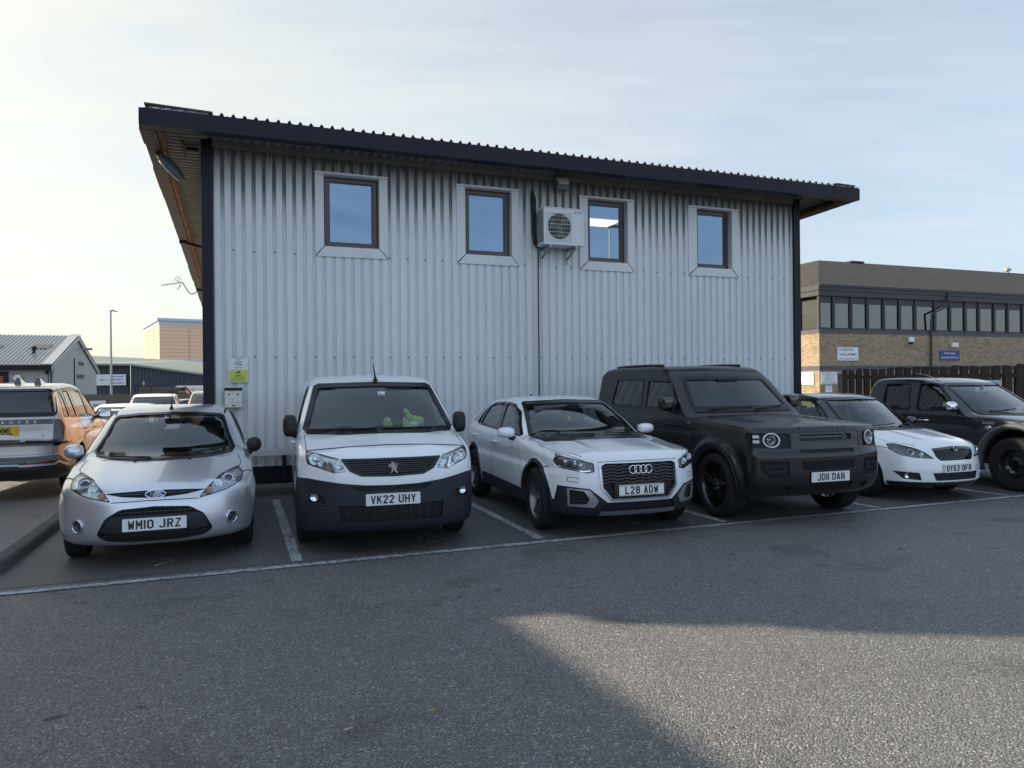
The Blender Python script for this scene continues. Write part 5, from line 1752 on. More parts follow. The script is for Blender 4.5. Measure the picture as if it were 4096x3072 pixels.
# ------------------------------------------------------------------ large bronze car seen from behind
def build_suv():
    B, e, P = base_car('estate_suv', 'bronze_suv', 'large bronze-grey four-wheel-drive car seen from behind at the left edge', 'car', .055, .34)
    B.hollow(1.10, 1.5, .5, 4.85)
    rw = rounded([(-.80, 1.335), (.80, 1.335), (.72, 1.735), (-.72, 1.735)], .05)
    B.cut_prism(rw, 'y', 4.2, 5.3)
    ws = rounded([(-.80, 1.18), (.80, 1.18), (.64, 1.70), (-.64, 1.70)], .05)
    B.cut_prism(ws, 'y', 1.4, 2.7)
    ss = [rounded([(1.86, 1.22), (2.32, 1.60), (2.62, 1.69), (2.70, 1.22)], .03), rounded([(2.78, 1.22), (2.72, 1.71), (3.60, 1.72), (3.62, 1.24)], .03),
          rounded([(3.74, 1.25), (3.72, 1.72), (4.10, 1.71), (4.20, 1.27)], .03), rounded([(4.30, 1.27), (4.22, 1.70), (4.48, 1.67), (4.66, 1.28)], .03)]
    for s in ss: B.cut_prism(s, 'x', -1.2, 1.2)
    m = MAT['bronze']
    bump = [(-1.1, .56), (-.95, .60), (-.86, .695), (.86, .695), (.95, .60), (1.1, .56), (1.1, 0), (-1.1, 0)]
    tail = rounded([(-.79, 1.32), (.79, 1.32), (.79, .72), (-.79, .72)], .03)
    top = [(1.7, 1.21), (2.3, 1.60), (2.6, 1.73), (3.5, 1.755), (4.3, 1.735), (4.85, 1.68), (4.6, 1.66), (4.82, 1.30), (4.3, 1.235)]
    regs = [('rear_bumper', bump, 'r', 1, MAT['gloss_black'], None, lambda c, n, s: c.y > 4.35 and n.y > -.3),
            ('tailgate', tail, 'r', 1, m, None, lambda c, n, s: c.y > 4.6 and n.y > .3)]
    regs += [('door', [(1.65, 1.18), (1.6, .45), (2.75, .45), (2.76, 1.19)], 's', sg, m, None, on_side) for sg in (1, -1)]
    regs += [('door', [(2.76, 1.19), (2.75, .45), (3.35, .45), (3.50, .8), (3.66, 1.2)], 's', sg, m, None, on_side) for sg in (1, -1)]
    B.finish(regs, e, [m, MAT['void']])
    glazing(B, e, 'rear_window', rw, 'r', MAT['privacy'], frit=.07)
    glazing(B, e, 'windscreen', ws, 'f', MAT['screen'])
    for sg in (1, -1):
        for s in ss: glazing(B, e, 'side_window', s, 's', MAT['privacy'], sg, frit=.03)
        mb = MB()
        for y in (2.74, 3.67, 4.25): B.stroke(mb, [(y, 1.22), (y - .02, 1.72)], .11, 's', sg, .002, .01)
        mb.build('pillar_trim', MAT['piano'], e)
        mb = MB(); B.stroke(mb, [(1.7, 1.205), (2.7, 1.20), (3.7, 1.225), (4.75, 1.265)], .02, 's', sg, .006, .01); mb.build('waist_trim', MAT['chrome'], e)
        t = rounded([(.785, 1.265), (.875, 1.25), (.925, 1.15), (.925, .94), (.86, .84), (.785, .84)], .02)
        B.patch('tail_light', t if sg > 0 else mir(t), 'r', MAT['piano'], e, off=.004, th=.02)
        rf = [(sg * .40, .595), (sg * .74, .605), (sg * .72, .58), (sg * .42, .57)]
        rf = rf if sg > 0 else rf[::-1]
        B.patch('reflector', rf, 'r', MAT['red_lens'], e, off=.008, th=.02)
        mb = MB(); B.stroke(mb, [(sg * .0, .575), (sg * .34, .57), (sg * .38, .555), (sg * .80, .56), (sg * .86, .60), (sg * .97, .52)], .03, 'r', 1, .006, .02); mb.build('bumper_trim', MAT['satin_silver'], e, smooth=60)
        mb = MB()
        for y0, r_ in ((4.35, .05),):
            q = B.proj('t', sg * .22 if sg > 0 else -.42, 4.20)[0]
        fin = MB(); q = B.proj('t', -.14 if sg > 0 else -.42, 3.95)[0]
        x = q.x
        fin.add([(x - .05, 4.15, q.z - .01), (x + .05, 4.15, q.z - .01), (x + .045, 3.78, q.z), (x - .045, 3.78, q.z), (x - .03, 4.13, q.z + .09), (x + .03, 4.13, q.z + .09), (x, 3.95, q.z + .06)],
                [(0, 1, 5, 4), (1, 2, 6, 5), (2, 3, 6), (3, 0, 4, 6), (4, 5, 6)])
        fin.build('roof_aerial', MAT['piano'], e, smooth=50)
    band = rounded([(-.78, 1.262), (.78, 1.262), (.78, 1.185), (-.78, 1.185)], .01)
    B.patch('tailgate_band', band, 'r', MAT['piano'], e, off=.006, th=.015)
    for word, x0 in (('ROVER', -.13), ('RANGE', .56)):
        for i, ch in enumerate(word):
            x = x0 - i * .105
            q, n, d = B.proj('r', x, 1.223)
            me = text_mesh(ch, .05, bold=.002)
            me.transform(Matrix.Diagonal((1.3, 1, 1, 1)))
            me.materials.clear()
            o = mkobj('tailgate_letter', me, MAT['satin_silver'], e); o.location = q + Vector((0, .011, 0)); o.rotation_euler = (0, 0, math.pi)
    plate(e, B, 0.0, 1.09, 'MML', MAT['plate_yellow'], axis='r', h=.15, w=.70, wfrac=.27, tx=.18)
    seams(B, e, [('r', [(-.79, 1.32), (-.79, .72), (.79, .72), (.79, 1.32)], False), ('r', [(-.78, .90), (.78, .90)], False), ('s', [(1.65, 1.18), (1.6, .45), (2.75, .45), (2.76, 1.19)], True),
                 ('s', [(3.35, .45), (3.50, .8), (3.66, 1.2)], True), ('s', rounded([(3.9, 1.08), (4.15, 1.08), (4.15, .90), (3.9, .90)], .05), True)])
    for y, z in ((2.55, 1.02), (3.45, 1.04)): handle(B, e, y, z, MAT['bronze'], L=.22)
    for sg in (1, -1): mirror_part(e, sg * .92, 2.02, 1.26, sg, MAT['piano'], MAT['dark_trim'], w=.22, h=.17, arm=.05)
    wheels(e, P, .86, .27, .29, 'spoke', 5, 'alloy_grey')
    seats(e, [(-.42, 2.5), (.42, 2.5), (-.42, 3.5), (.42, 3.5)], MAT['seat_cloth'], zs=.8, w=.5)
    plug(e, P)
    return e
MAT['satin_arch'] = simple('grey_arch_plastic', (.085, .088, .092, 1), rough=.38, coat=.2)
for _f in (build_hatch, build_van, build_crossover, build_offroader, build_wagon, build_pickup, build_suv):
    _f()
for _m in [m for m in bpy.data.meshes if m.users == 0]: bpy.data.meshes.remove(_m)
# ------------------------------------------------------------------ surface materials of the place
def m_asphalt(name, base, sp, chip=.55, tint=(.0, .0, .0), bumps=.8, scale=1.0, patchy=.25):
    t = NT(name)
    co = t.coord('Object')
    v = t.n('ShaderNodeTexVoronoi', feature='F1'); v.inputs['Scale'].default_value = 105 * scale
    t.l(co, v.inputs['Vector'])
    v2 = t.n('ShaderNodeTexVoronoi', feature='F1'); v2.inputs['Scale'].default_value = 240 * scale
    t.l(co, v2.inputs['Vector'])
    big = t.noise(co, .35, 5, .6); mid = t.noise(co, 3.5, 5, .65); fine = t.noise(co, 60, 3, .6)
    sep = t.n('ShaderNodeSeparateColor'); t.l(v.outputs['Color'], sep.inputs[0])
    stone = t.ramp(sep.outputs[0], [(0, base * .50), (.5, base * .92), (.85, base * 1.3), (.97, base * 2.0), (1, base * 3.2)])
    gap = t.ramp(v.outputs['Distance'], [(.35, 1.0), (.75, .35)])
    c = t.mix(1.0, stone, gap, 'MULTIPLY')
    c = t.mix(1.0, c, t.math('MULTIPLY_ADD', big, patchy * 2, 1 - patchy), 'MULTIPLY')
    c = t.mix(1.0, c, t.math('MULTIPLY_ADD', mid, .36, .82), 'MULTIPLY')
    c = t.mix(1.0, c, (1.0 + tint[0], 1.0 + tint[1], 1.0 + tint[2], 1), 'MULTIPLY')
    # oil drips, polished wheel tracks and old damp stains
    dr = t.ramp(t.noise(co, 1.15, 6, .62, .6), [(.56, 1.0), (.64, .62)])
    c = t.mix(1.0, c, dr, 'MULTIPLY')
    sp = t.ramp(t.noise(co, 5.5, 2, .5), [(.70, 1.0), (.76, .45)])
    c = t.mix(1.0, c, sp, 'MULTIPLY')
    ck = t.n('ShaderNodeTexVoronoi', feature='DISTANCE_TO_EDGE'); ck.inputs['Scale'].default_value = .35
    wv = t.n('ShaderNodeVectorMath', operation='ADD'); t.l(co, wv.inputs[0])
    nz = t.n('ShaderNodeTexNoise'); nz.inputs['Scale'].default_value = 2.0; nz.inputs['Detail'].default_value = 6; t.l(co, nz.inputs['Vector'])
    t.l(nz.outputs['Color'], wv.inputs[1]); t.l(wv.outputs[0], ck.inputs['Vector'])
    cr = t.math('MULTIPLY', t.math('LESS_THAN', ck.outputs['Distance'], .0016), t.math('GREATER_THAN', big, .55))
    c = t.mix(t.math('MULTIPLY', cr, .5), c, (.02, .02, .02, 1))
    h = t.math('ADD', t.math('MULTIPLY', t.math('SUBTRACT', 1.0, v.outputs['Distance']), t.math('MULTIPLY_ADD', sep.outputs[1], .8, .5)), t.math('MULTIPLY', t.math('SUBTRACT', 1.0, v2.outputs['Distance']), .25))
    h = t.math('ADD', h, t.math('MULTIPLY', mid, .6))
    t.bsdf(Base_Color=c, Roughness=t.math('MULTIPLY_ADD', fine, .25, .42), Specular_IOR_Level=sp, Normal=t.bump(h, bumps, .018))
    return t.mat


def m_cladding(name, col, stain=0.0, ztop=5.3, rec=0.0):
    """painted profiled steel; grime sits in the troughs below the eaves and below the window boards"""
    t = NT(name)
    co = t.coord('Object')
    sep = t.n('ShaderNodeSeparateXYZ'); t.l(co, sep.inputs[0])
    big = t.noise(co, .8, 4, .6)
    streak = t.noise(t.coord('Object', (9, 1, .55)), 3.2, 5, .6)
    c = t.mix(1.0, col, t.math('MULTIPLY_ADD', big, .16, .92), 'MULTIPLY')
    wn_ = t.n('ShaderNodeTexWhiteNoise', noise_dimensions='1D')
    t.l(t.math('FLOOR', t.math('DIVIDE', sep.outputs[0], 1.0605)), wn_.inputs['W'])
    c = t.mix(1.0, c, t.math('MULTIPLY_ADD', wn_.outputs['Value'], .07, .95), 'MULTIPLY')
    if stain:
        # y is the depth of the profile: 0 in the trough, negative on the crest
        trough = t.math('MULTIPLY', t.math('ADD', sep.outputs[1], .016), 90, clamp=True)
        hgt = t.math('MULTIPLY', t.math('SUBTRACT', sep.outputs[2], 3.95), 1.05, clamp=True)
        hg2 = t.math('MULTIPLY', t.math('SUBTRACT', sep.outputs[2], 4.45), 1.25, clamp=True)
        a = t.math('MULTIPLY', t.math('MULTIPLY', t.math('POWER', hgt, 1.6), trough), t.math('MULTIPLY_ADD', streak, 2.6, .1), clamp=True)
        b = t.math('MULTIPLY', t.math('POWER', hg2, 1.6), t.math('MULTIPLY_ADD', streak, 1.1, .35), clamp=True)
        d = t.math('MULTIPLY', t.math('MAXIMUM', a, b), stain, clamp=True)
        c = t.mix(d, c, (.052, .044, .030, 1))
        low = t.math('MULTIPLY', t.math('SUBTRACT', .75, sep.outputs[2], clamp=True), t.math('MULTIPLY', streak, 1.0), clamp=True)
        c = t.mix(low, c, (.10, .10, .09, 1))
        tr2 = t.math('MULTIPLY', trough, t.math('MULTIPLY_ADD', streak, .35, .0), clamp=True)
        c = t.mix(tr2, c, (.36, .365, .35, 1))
    t.bsdf(Base_Color=c, Roughness=t.math('MULTIPLY_ADD', big, .2, .33), Specular_IOR_Level=.5, Normal=t.bump(t.noise(co, 6, 3), .05, .01))
    return t.mat


def m_brick(name, c1, c2, mort, uvscale=1.0, bw=.225, rh=.075, face='xz', soldier=False):
    t = NT(name)
    co = t.coord('Object')
    sep = t.n('ShaderNodeSeparateXYZ'); t.l(co, sep.inputs[0])
    cmb = t.n('ShaderNodeCombineXYZ')
    t.l(t.math('ADD', sep.outputs[0], sep.outputs[1]), cmb.inputs[0]); t.l(sep.outputs[2], cmb.inputs[1])
    b = t.n('ShaderNodeTexBrick')
    b.inputs['Scale'].default_value = 1.0
    b.inputs['Brick Width'].default_value = bw
    b.inputs['Row Height'].default_value = rh
    b.inputs['Mortar Size'].default_value = .006
    b.inputs['Color1'].default_value = c1; b.inputs['Color2'].default_value = c2; b.inputs['Mortar'].default_value = mort
    b.inputs['Bias'].default_value = -.1
    if soldier: b.offset = 0
    t.l(cmb.outputs[0], b.inputs['Vector'])
    n = t.noise(co, 1.3, 5, .65)
    c = t.mix(1.0, b.outputs['Color'], t.math('MULTIPLY_ADD', n, .5, .74), 'MULTIPLY')
    t.bsdf(Base_Color=c, Roughness=.85, Normal=t.bump(t.math('SUBTRACT', 1.0, b.outputs['Fac']), .4, .006))
    return t.mat


def m_tiles(name, col):
    t = NT(name)
    co = t.coord('Object')
    sep = t.n('ShaderNodeSeparateXYZ'); t.l(co, sep.inputs[0])
    row = t.math('FRACT', t.math('MULTIPLY', sep.outputs[2], 5.5))
    n = t.noise(t.coord('Object', (1.5, 1.5, 6)), 1.2, 6, .7)
    n2 = t.noise(t.coord('Object', (.9, .9, 11)), 2.4, 4, .65)
    c = t.mix(1.0, col, t.ramp(row, [(0, .35), (.3, 1.1), (1, .8)]), 'MULTIPLY')
    c = t.mix(1.0, c, t.math('MULTIPLY_ADD', n, 1.8, .1), 'MULTIPLY')
    c = t.mix(t.ramp(n2, [(.56, 0.0), (.64, .35)]), c, (.17, .15, .13, 1))
    t.bsdf(Base_Color=c, Roughness=.8, Normal=t.bump(row, .6, .02))
    return t.mat


def m_rust(name):
    t = NT(name)
    co = t.coord('Object')
    c = t.ramp(t.noise(co, 7, 6, .7), [(.3, (.07, .028, .014, 1)), (.5, (.25, .10, .035, 1)), (.68, (.40, .24, .12, 1))])
    t.bsdf(Base_Color=c, Roughness=.85, Normal=t.bump(t.noise(co, 60, 4), .3, .003))
    return t.mat


def m_paintline(name):
    """road paint, worn through to the asphalt in places"""
    t = NT(name)
    co = t.coord('Object')
    n = t.noise(co, 22, 6, .7); n2 = t.noise(co, 2.2, 3, .6); v = t.noise(co, 150, 2, .6)
    w = t.ramp(t.math('ADD', t.math('MULTIPLY', n, .65), t.math('ADD', t.math('MULTIPLY', n2, .2), t.math('MULTIPLY', v, .2))), [(.48, 0.0), (.58, 1.0)])
    c = t.mix(w, (.40, .42, .43, 1), (.10, .10, .10, 1))
    t.bsdf(Base_Color=c, Roughness=.7, Normal=t.bump(t.noise(co, 120, 3), .5, .003))
    return t.mat


SM = dict(
    asphalt=m_asphalt('car_park_asphalt', .20, .42, tint=(.03, .005, -.03), patchy=.2, scale=.95, bumps=1.0),
    bay=m_asphalt('bay_asphalt', .095, .35, tint=(.04, .02, .0), scale=1.3, bumps=.6, patchy=.3),
    pave=m_asphalt('pavement_asphalt', .24, .4, tint=(.03, .01, 0), scale=1.4, bumps=.7, patchy=.25),
    kerb=simple('kerb_concrete', (.085, .083, .078, 1), rough=.9, var=.45, vs=6, bump=.6, bscale=90),
    line=m_paintline('worn_white_paint'),
    clad=m_cladding('pale_grey_cladding', (.66, .675, .68, 1), stain=1.0),
    trimm=m_cladding('pale_grey_flashing', (.66, .675, .67, 1)),
    topflash=simple('grimy_eave_flashing', (.17, .16, .14, 1), rough=.6, var=.3, vs=2.5),
    navy=simple('navy_painted_steel', (.007, .008, .016, 1), rough=.5, var=.2, spec=.28),
    roofm=simple('grey_fibre_roof', (.11, .105, .10, 1), rough=.9, var=.4, vs=2, bump=.4, bscale=60),
    soffit=simple('dirty_soffit_sheet', (.20, .195, .175, 1), rough=.7, var=.35, vs=3),
    eave=simple('brown_eave_board', (.085, .072, .066, 1), rough=.75, var=.35, vs=2.5),
    rust=m_rust('rusty_steel'),
    winframe=simple('brown_window_frame', (.062, .022, .017, 1), rough=.35, coat=.3),
    pane=glass('window_pane', (.26, .30, .34, 1), refl=3.4, rough=.0, gcol=(.58, .78, 1.0, 1)),
    room=simple('office_wall', (.16, .16, .155, 1), rough=.9),
    ceil=simple('office_ceiling', (.40, .40, .38, 1), rough=.9),
    acw=simple('ac_white_casing', (.62, .63, .62, 1), rough=.35, var=.06),
    dark=simple('dark_cavity', (.01, .01, .011, 1), rough=.7),
    galv=simple('galvanised_steel', (.32, .33, .34, 1), rough=.42, metal=.8, var=.2, vs=9),
    pipe=simple('black_pipe_lagging', (.012, .012, .012, 1), rough=.6),
    signw=simple('white_sign', (.68, .70, .72, 1), rough=.4, var=.06),
    signy=simple('yellow_green_sign', (.52, .56, .10, 1), rough=.4, var=.06),
    signb=simple('blue_sign', (.012, .035, .19, 1), rough=.35),
    inkb=simple('black_print', (.012, .013, .016, 1), rough=.5),
    inkblue=simple('blue_print', (.03, .08, .28, 1), rough=.5),
    inkred=simple('red_print', (.50, .05, .03, 1), rough=.5),
    inkw=simple('white_print', (.75, .76, .78, 1), rough=.5),
    steel=simple('brushed_steel', (.50, .49, .46, 1), rough=.35, metal=.9, var=.25, vs=12),
    brick=m_brick('buff_brick', (.36, .26, .155, 1), (.19, .14, .095, 1), (.26, .235, .19, 1)),
    soldier=m_brick('blue_soldier_brick', (.055, .058, .075, 1), (.085, .075, .08, 1), (.20, .19, .17, 1), bw=.075, rh=.215, soldier=True),
    redbrick=m_brick('orange_brick', (.33, .17, .11, 1), (.24, .12, .08, 1), (.32, .27, .22, 1)),
    tiles=m_tiles('weathered_roof_tiles', (.034, .028, .024, 1)),
    brown=simple('dark_brown_fascia', (.030, .029, .030, 1), rough=.5, var=.2),
    fence=simple('dark_stained_timber', (.055, .038, .033, 1), rough=.85, var=.45, vs=4, bump=.4, bscale=50),
    greyfence=simple('grey_weathered_timber', (.12, .11, .095, 1), rough=.9, var=.4, vs=3),
    glassband=glass('office_band_glass', (.16, .17, .18, 1), refl=1.6),
    blind=simple('window_blind', (.14, .155, .165, 1), rough=.8, var=.25, vs=1.2),
    shed=m_cladding('grey_shed_cladding', (.36, .37, .365, 1), stain=0),
    shedroof=simple('shed_roof_sheet', (.22, .24, .26, 1), rough=.30, metal=.25, var=.3, vs=1.0),
    darkclad=simple('navy_shed_cladding', (.03, .036, .055, 1), rough=.5, var=.15),
    greenroof=simple('grey_green_roof', (.22, .25, .22, 1), rough=.7, var=.15),
    orange=simple('orange_panel', (.80, .53, .36, 1), rough=.8, var=.06),
    palepanel=simple('pale_blue_panel', (.50, .54, .58, 1), rough=.6, var=.05),
    leaf=simple('yellow_leaf', (.36, .31, .05, 1), rough=.7),
    red=simple('red_door_paint', (.30, .04, .03, 1), rough=.5),
    gravel=m_asphalt('gravel', .16, .3, scale=.6, bumps=1.0, tint=(.05, .02, -.05)),
)


def struct(o):
    o['kind'] = 'structure'
    return o


# ------------------------------------------------------------------ the ground
def sstep(x):
    x = max(0.0, min(1.0, x))
    return x * x * (3 - 2 * x)


def zleft(v):
    """the access road beyond the kerb falls away from the camera"""
    return .11 - .225 * sstep((v - 7.4) / 3.8) - .16 * sstep((v - 12) / 10)


def zground(u, v):
    f = sstep((-u - 1.95) / .25)
    g = -.005 + (zleft(v) - .05 - (-.005)) * f
    if v < 7.3: g = -.005
    return min(-.005, g)


mb = MB()
us = [-900, -300, -100, -40, -20, -10, -6, -4, -3, -2.4, -2.3, -2.2, -2.1, -2.0, -1.95, 0, 2, 5, 8, 11, 14, 18, 25, 40, 100, 300, 900]
vs_ = [-900, -300, -100, -30, -10, 0, 3, 5, 6, 7, 7.5, 8, 9, 10, 11, 12, 14, 16, 18, 20, 22, 25, 30, 40, 60, 100, 300, 1200]
mb.v = [(*L2W(u, v)[:2], zground(u, v)) for v in vs_ for u in us]
n = len(us)
mb.f = [[j * n + i, j * n + i + 1, (j + 1) * n + i + 1, (j + 1) * n + i] for j in range(len(vs_) - 1) for i in range(n - 1)]
mb.m = [0] * len(mb.f)
struct(mb.build('ground', SM['asphalt'], recalc=False))

mb = MB()
mb.v = [(*L2W(u, v), -.001) for u, v in ((-1.9, 6.97), (14, 6.97), (14, 11.34), (-1.9, 11.34))]
mb.v = [(a, b, -.001) for a, b, *_ in mb.v]
mb.f = [[0, 1, 2, 3]]; mb.m = [0]
struct(mb.build('parking_bays', SM['bay'], recalc=False))

mb = MB()
vv = [7.22, 7.6, 8, 8.5, 9, 9.5, 10, 10.5, 11, 11.5, 12, 13, 14, 16, 18, 20, 22, 30, 60]
uu = [-60, -20, -12, -8, -5, -3.4, -2.6, -2.04]
mb.v = [(*L2W(u, v)[:2], zleft(v)) for v in vv for u in uu]
n = len(uu)
mb.f = [[j * n + i, j * n + i + 1, (j + 1) * n + i + 1, (j + 1) * n + i] for j in range(len(vv) - 1) for i in range(n - 1)]
mb.m = [0] * len(mb.f)
struct(mb.build('pavement', SM['pave'], recalc=False))


def kerb_run(pts, w=.125, h=.115, stone=.915, zf=None):
    """kerb stones along a lot-axis polyline; each a separate bevelled block in one structure mesh"""
    mb = MB()
    P = [Vector(p) for p in pts]
    d = [0]
    for i in range(1, len(P)): d.append(d[-1] + (P[i] - P[i - 1]).length)
    def at(s):
        for i in range(1, len(P)):
            if s <= d[i] or i == len(P) - 1:
                t = (s - d[i - 1]) / (d[i] - d[i - 1]); q = P[i - 1].lerp(P[i], t); dr = (P[i] - P[i - 1]).normalized()
                return q, dr
    s = 0
    while s < d[-1] - .05:
        e = min(s + stone - .008, d[-1]); k = 4
        jz = random.uniform(-.004, .004)
        ring = []
        for i in range(k + 1):
            q, dr = at(s + (e - s) * i / k); nn = Vector((-dr.y, dr.x))
            z = (zf(q.y) if zf else h) + jz
            prof = [(0, -.3), (0, z - .03), (.014, z - .006), (.03, z), (w, z), (w, -.3)]
            ring.append([(*L2W(q.x + nn.x * a, q.y + nn.y * a)[:2], b) for a, b in prof])
        o = len(mb.v); m = 6
        for r in ring: mb.v += r
        for i in range(k):
            for j in range(m - 1):
                mb.f.append([o + i * m + j, o + i * m + j + 1, o + (i + 1) * m + j + 1, o + (i + 1) * m + j]); mb.m.append(0)
        mb.f.append([o + j for j in range(m)]); mb.f.append([o + k * m + j for j in range(m)][::-1]); mb.m += [0, 0]
        s += stone
    return mb


arc = [(-2.35 + .42 * math.cos(t), 7.62 + .42 * math.sin(t)) for t in np.linspace(R(-90), 0, 8)]
struct(kerb_run([(-14, 7.2)] + arc + [(-1.93, 11.3)], zf=lambda v: max(.11, .0)).build('kerb', SM['kerb'], smooth=40))
struct(kerb_run([(-1.93, 11.34), (14, 11.34)]).build('kerb', SM['kerb'], smooth=40))
mb = MB(); mb.v = [(*L2W(u, v)[:2], .10) for u, v in ((-1.9, 11.46), (14, 11.46), (14, 12.1), (-1.9, 12.1))]; mb.f = [[0, 1, 2, 3]]; mb.m = [0]
gv = mb.build('gravel_strip', SM['gravel'], recalc=False); struct(gv)
mb = MB()
for k in range(520):
    u = random.uniform(-.3, 1.6); v = random.uniform(11.47, 11.95); r = random.uniform(.006, .016)
    p = L2W(u, v); a = random.random() * 6
    q = [(p[0] + r * math.cos(a + j * 1.26) * random.uniform(.7, 1.2), p[1] + r * math.sin(a + j * 1.26), .10) for j in range(5)]
    mb.add(q + [(p[0], p[1], .10 + r * .8)], [(0, 1, 5), (1, 2, 5), (2, 3, 5), (3, 4, 5), (4, 0, 5)])
tag(mb.build('loose_gravel', SM['gravel'], recalc=False), 'loose gravel and grit along the foot of the clad wall', 'gravel', kind='stuff')


def ragged(u0, v0, u1, v1, w, step=.05, jit=.005):
    a, b = Vector((u0, v0)), Vector((u1, v1)); d = (b - a); L = d.length; d /= L; nn = Vector((-d.y, d.x))
    k = int(L / step); mb = MB()
    for i in range(k + 1):
        p = a + d * (L * i / k)
        j1, j2 = random.uniform(-jit, jit), random.uniform(-jit, jit)
        for s, j in ((w / 2, j1), (-w / 2, j2)):
            q = p + nn * (s + j); mb.v.append((*L2W(q.x, q.y)[:2], .003))
    for i in range(k): mb.f.append([2 * i + 1, 2 * i + 3, 2 * i + 2, 2 * i]); mb.m.append(0)
    return mb


mb = ragged(-3.2, 6.78, 14, 6.93, .095)
for u in (.508, 2.957, 5.26, 7.60, 10.0, 12.4):
    q = ragged(u, 6.97, u, 10.9, .10); mb.add(q.v, q.f)
struct(mb.build('bay_markings', SM['line'], recalc=False))
# faint worn numbers in the mouth of each bay
wm = m_paintline('faded_number_paint')
for u, ch in ((-.75, '2'), (1.75, '3'), (4.15, '6'), (6.5, '8'), (8.85, '3')):
    mb = MB()
    for line in GLYPH[ch]:
        for i in range(len(line) - 1):
            if random.random() < .42: continue
            a, b = Vector(line[i]) * .0042, Vector(line[i + 1]) * .0042
            d = (b - a).normalized(); nn = Vector((-d.y, d.x)) * .022
            mb.add([(*L2W(u + q.x, 7.25 + q.y)[:2], .003) for q in (a + nn, a - nn, b - nn, b + nn)], [(0, 1, 2, 3)])
    struct(mb.build('worn_bay_number', wm, recalc=False))


# ------------------------------------------------------------------ the main building
PITCH = .1515
FX0 = -.33          # centre of the first trough


def profile(u0, u1, crest=-.020):
    """(u, depth) pairs of the trapezoidal sheet, depth 0 in the trough"""
    out = []
    k = int(math.floor((u0 - FX0) / PITCH)) - 1
    while FX0 + k * PITCH < u1 + PITCH:
        c = FX0 + k * PITCH
        out += [(c - .032, crest), (c - .024, 0), (c - .010, 0), (c - .004, -.006), (c + .004, -.006), (c + .010, 0), (c + .024, 0), (c + .032, crest)]
        k += 1
    return out


def prof_at(pr, u):
    for i in range(1, len(pr)):
        if pr[i][0] >= u:
            (a, x), (b, y) = pr[i - 1], pr[i]
            return x + (y - x) * (u - a) / (b - a)
    return 0


bld = thing('clad_office_building', 'two-storey office building in pale corrugated cladding with a dark overhanging roof edge', 'building', L2W(0, 12), ANG)
WIN = [(1.36, 2.21, 1.20, 2.37), (3.735, 4.55, 3.56, 4.70), (6.09, 6.885, 5.90, 7.035), (8.47, 9.255, 8.25, 9.42)]
WZ0, WZ1, TZ0, TZ1 = 3.88, 5.02, 3.705, 5.06
L0, L1 = -.33, 10.82
pr = profile(L0, L1)
cuts = sorted({L0, L1} | {c for w in WIN for c in (w[0] - .04, w[1] + .04)})
pts = sorted([(u, d) for u, d in pr if L0 < u < L1 and all(abs(u - c) > 1e-4 for c in cuts)] + [(c, prof_at(pr, c)) for c in cuts])
zs = [.36, .8, 1.6, 2.4, 3.2, TZ0 + .05, TZ1 - .03, 5.40]
mb = MB()
for u, d in pts:
    for z in zs: mb.v.append((u, d, z))
n = len(zs)
for i in range(len(pts) - 1):
    um = (pts[i][0] + pts[i + 1][0]) / 2
    hole = any(w[0] - .04 < um < w[1] + .04 for w in WIN)
    for j in range(n - 1):
        if hole and zs[j] >= TZ0 + .04 and zs[j + 1] <= TZ1: continue
        mb.f.append([i * n + j, (i + 1) * n + j, (i + 1) * n + j + 1, i * n + j + 1]); mb.m.append(0)
mb.build('front_wall', SM['clad'], bld, recalc=False)
# the other three walls and the inside lining
mb = MB(); mb.prism([(-.40, .02), (10.90, .02), (10.90, 25), (-.40, 25)], 'z', -.4, 0.0)
mb.box(-.42, -.34, .03, 25, -.3, 2.6, 1); mb.box(10.82, 10.92, .03, 25, 0, 5.25, 0); mb.box(-.4, 10.9, 24.9, 25, -.3, 4.9, 0)
mb.box(-.41, -.35, .03, 25, 2.6, 4.78, 0)
mb.build('side_wall', [SM['shed'], SM['redbrick']], bld)
mb = MB(); mb.box(-.35, 10.85, -.03, .02, .12, .37, 0); mb.build('base_plinth', SM['navy'], bld)
for a, b in ((-.475, -.315), (10.80, 10.965)):
    mb = MB(); mb.box(a, b, -.065, .12, .05, 5.40); mb.box(a - .004, b + .004, -.069, .1, 2.02, 2.03)
    mb.build('corner_post', SM['navy'], bld, bevel=.006)
# cover flashing under the soffit
mb = MB(); mb.box(-.315, 10.80, -.052, -.005, 5.285, 5.40); mb.build('top_flashing', SM['topflash'], bld)
# screws
mb = MB()
for z, st in ((2.08, 2), (3.73, 2), (.44, 2)):
    k = 0
    while FX0 + k * PITCH < 10.7:
        u = FX0 + (k + .0) * PITCH
        if not any(w[2] - .02 < u < w[3] + .02 for w in WIN) or z < 3:
            mb.lathe([(.012, -.006), (.011, -.016), (0, -.018)], 8, 'y', c=(u, 0, z + random.uniform(-.006, .006)))
        k += st
o = mb.build('fixing_screws', SM['inkb'], bld); o['kind'] = 'stuff'
# vertical joint strip with a cable
mb = MB(); mb.tube([(5.06, -.045, .4), (5.062, -.05, 2.5), (5.066, -.047, 4.1)], .011, 6); mb.build('cable', SM['pipe'], bld, smooth=50)
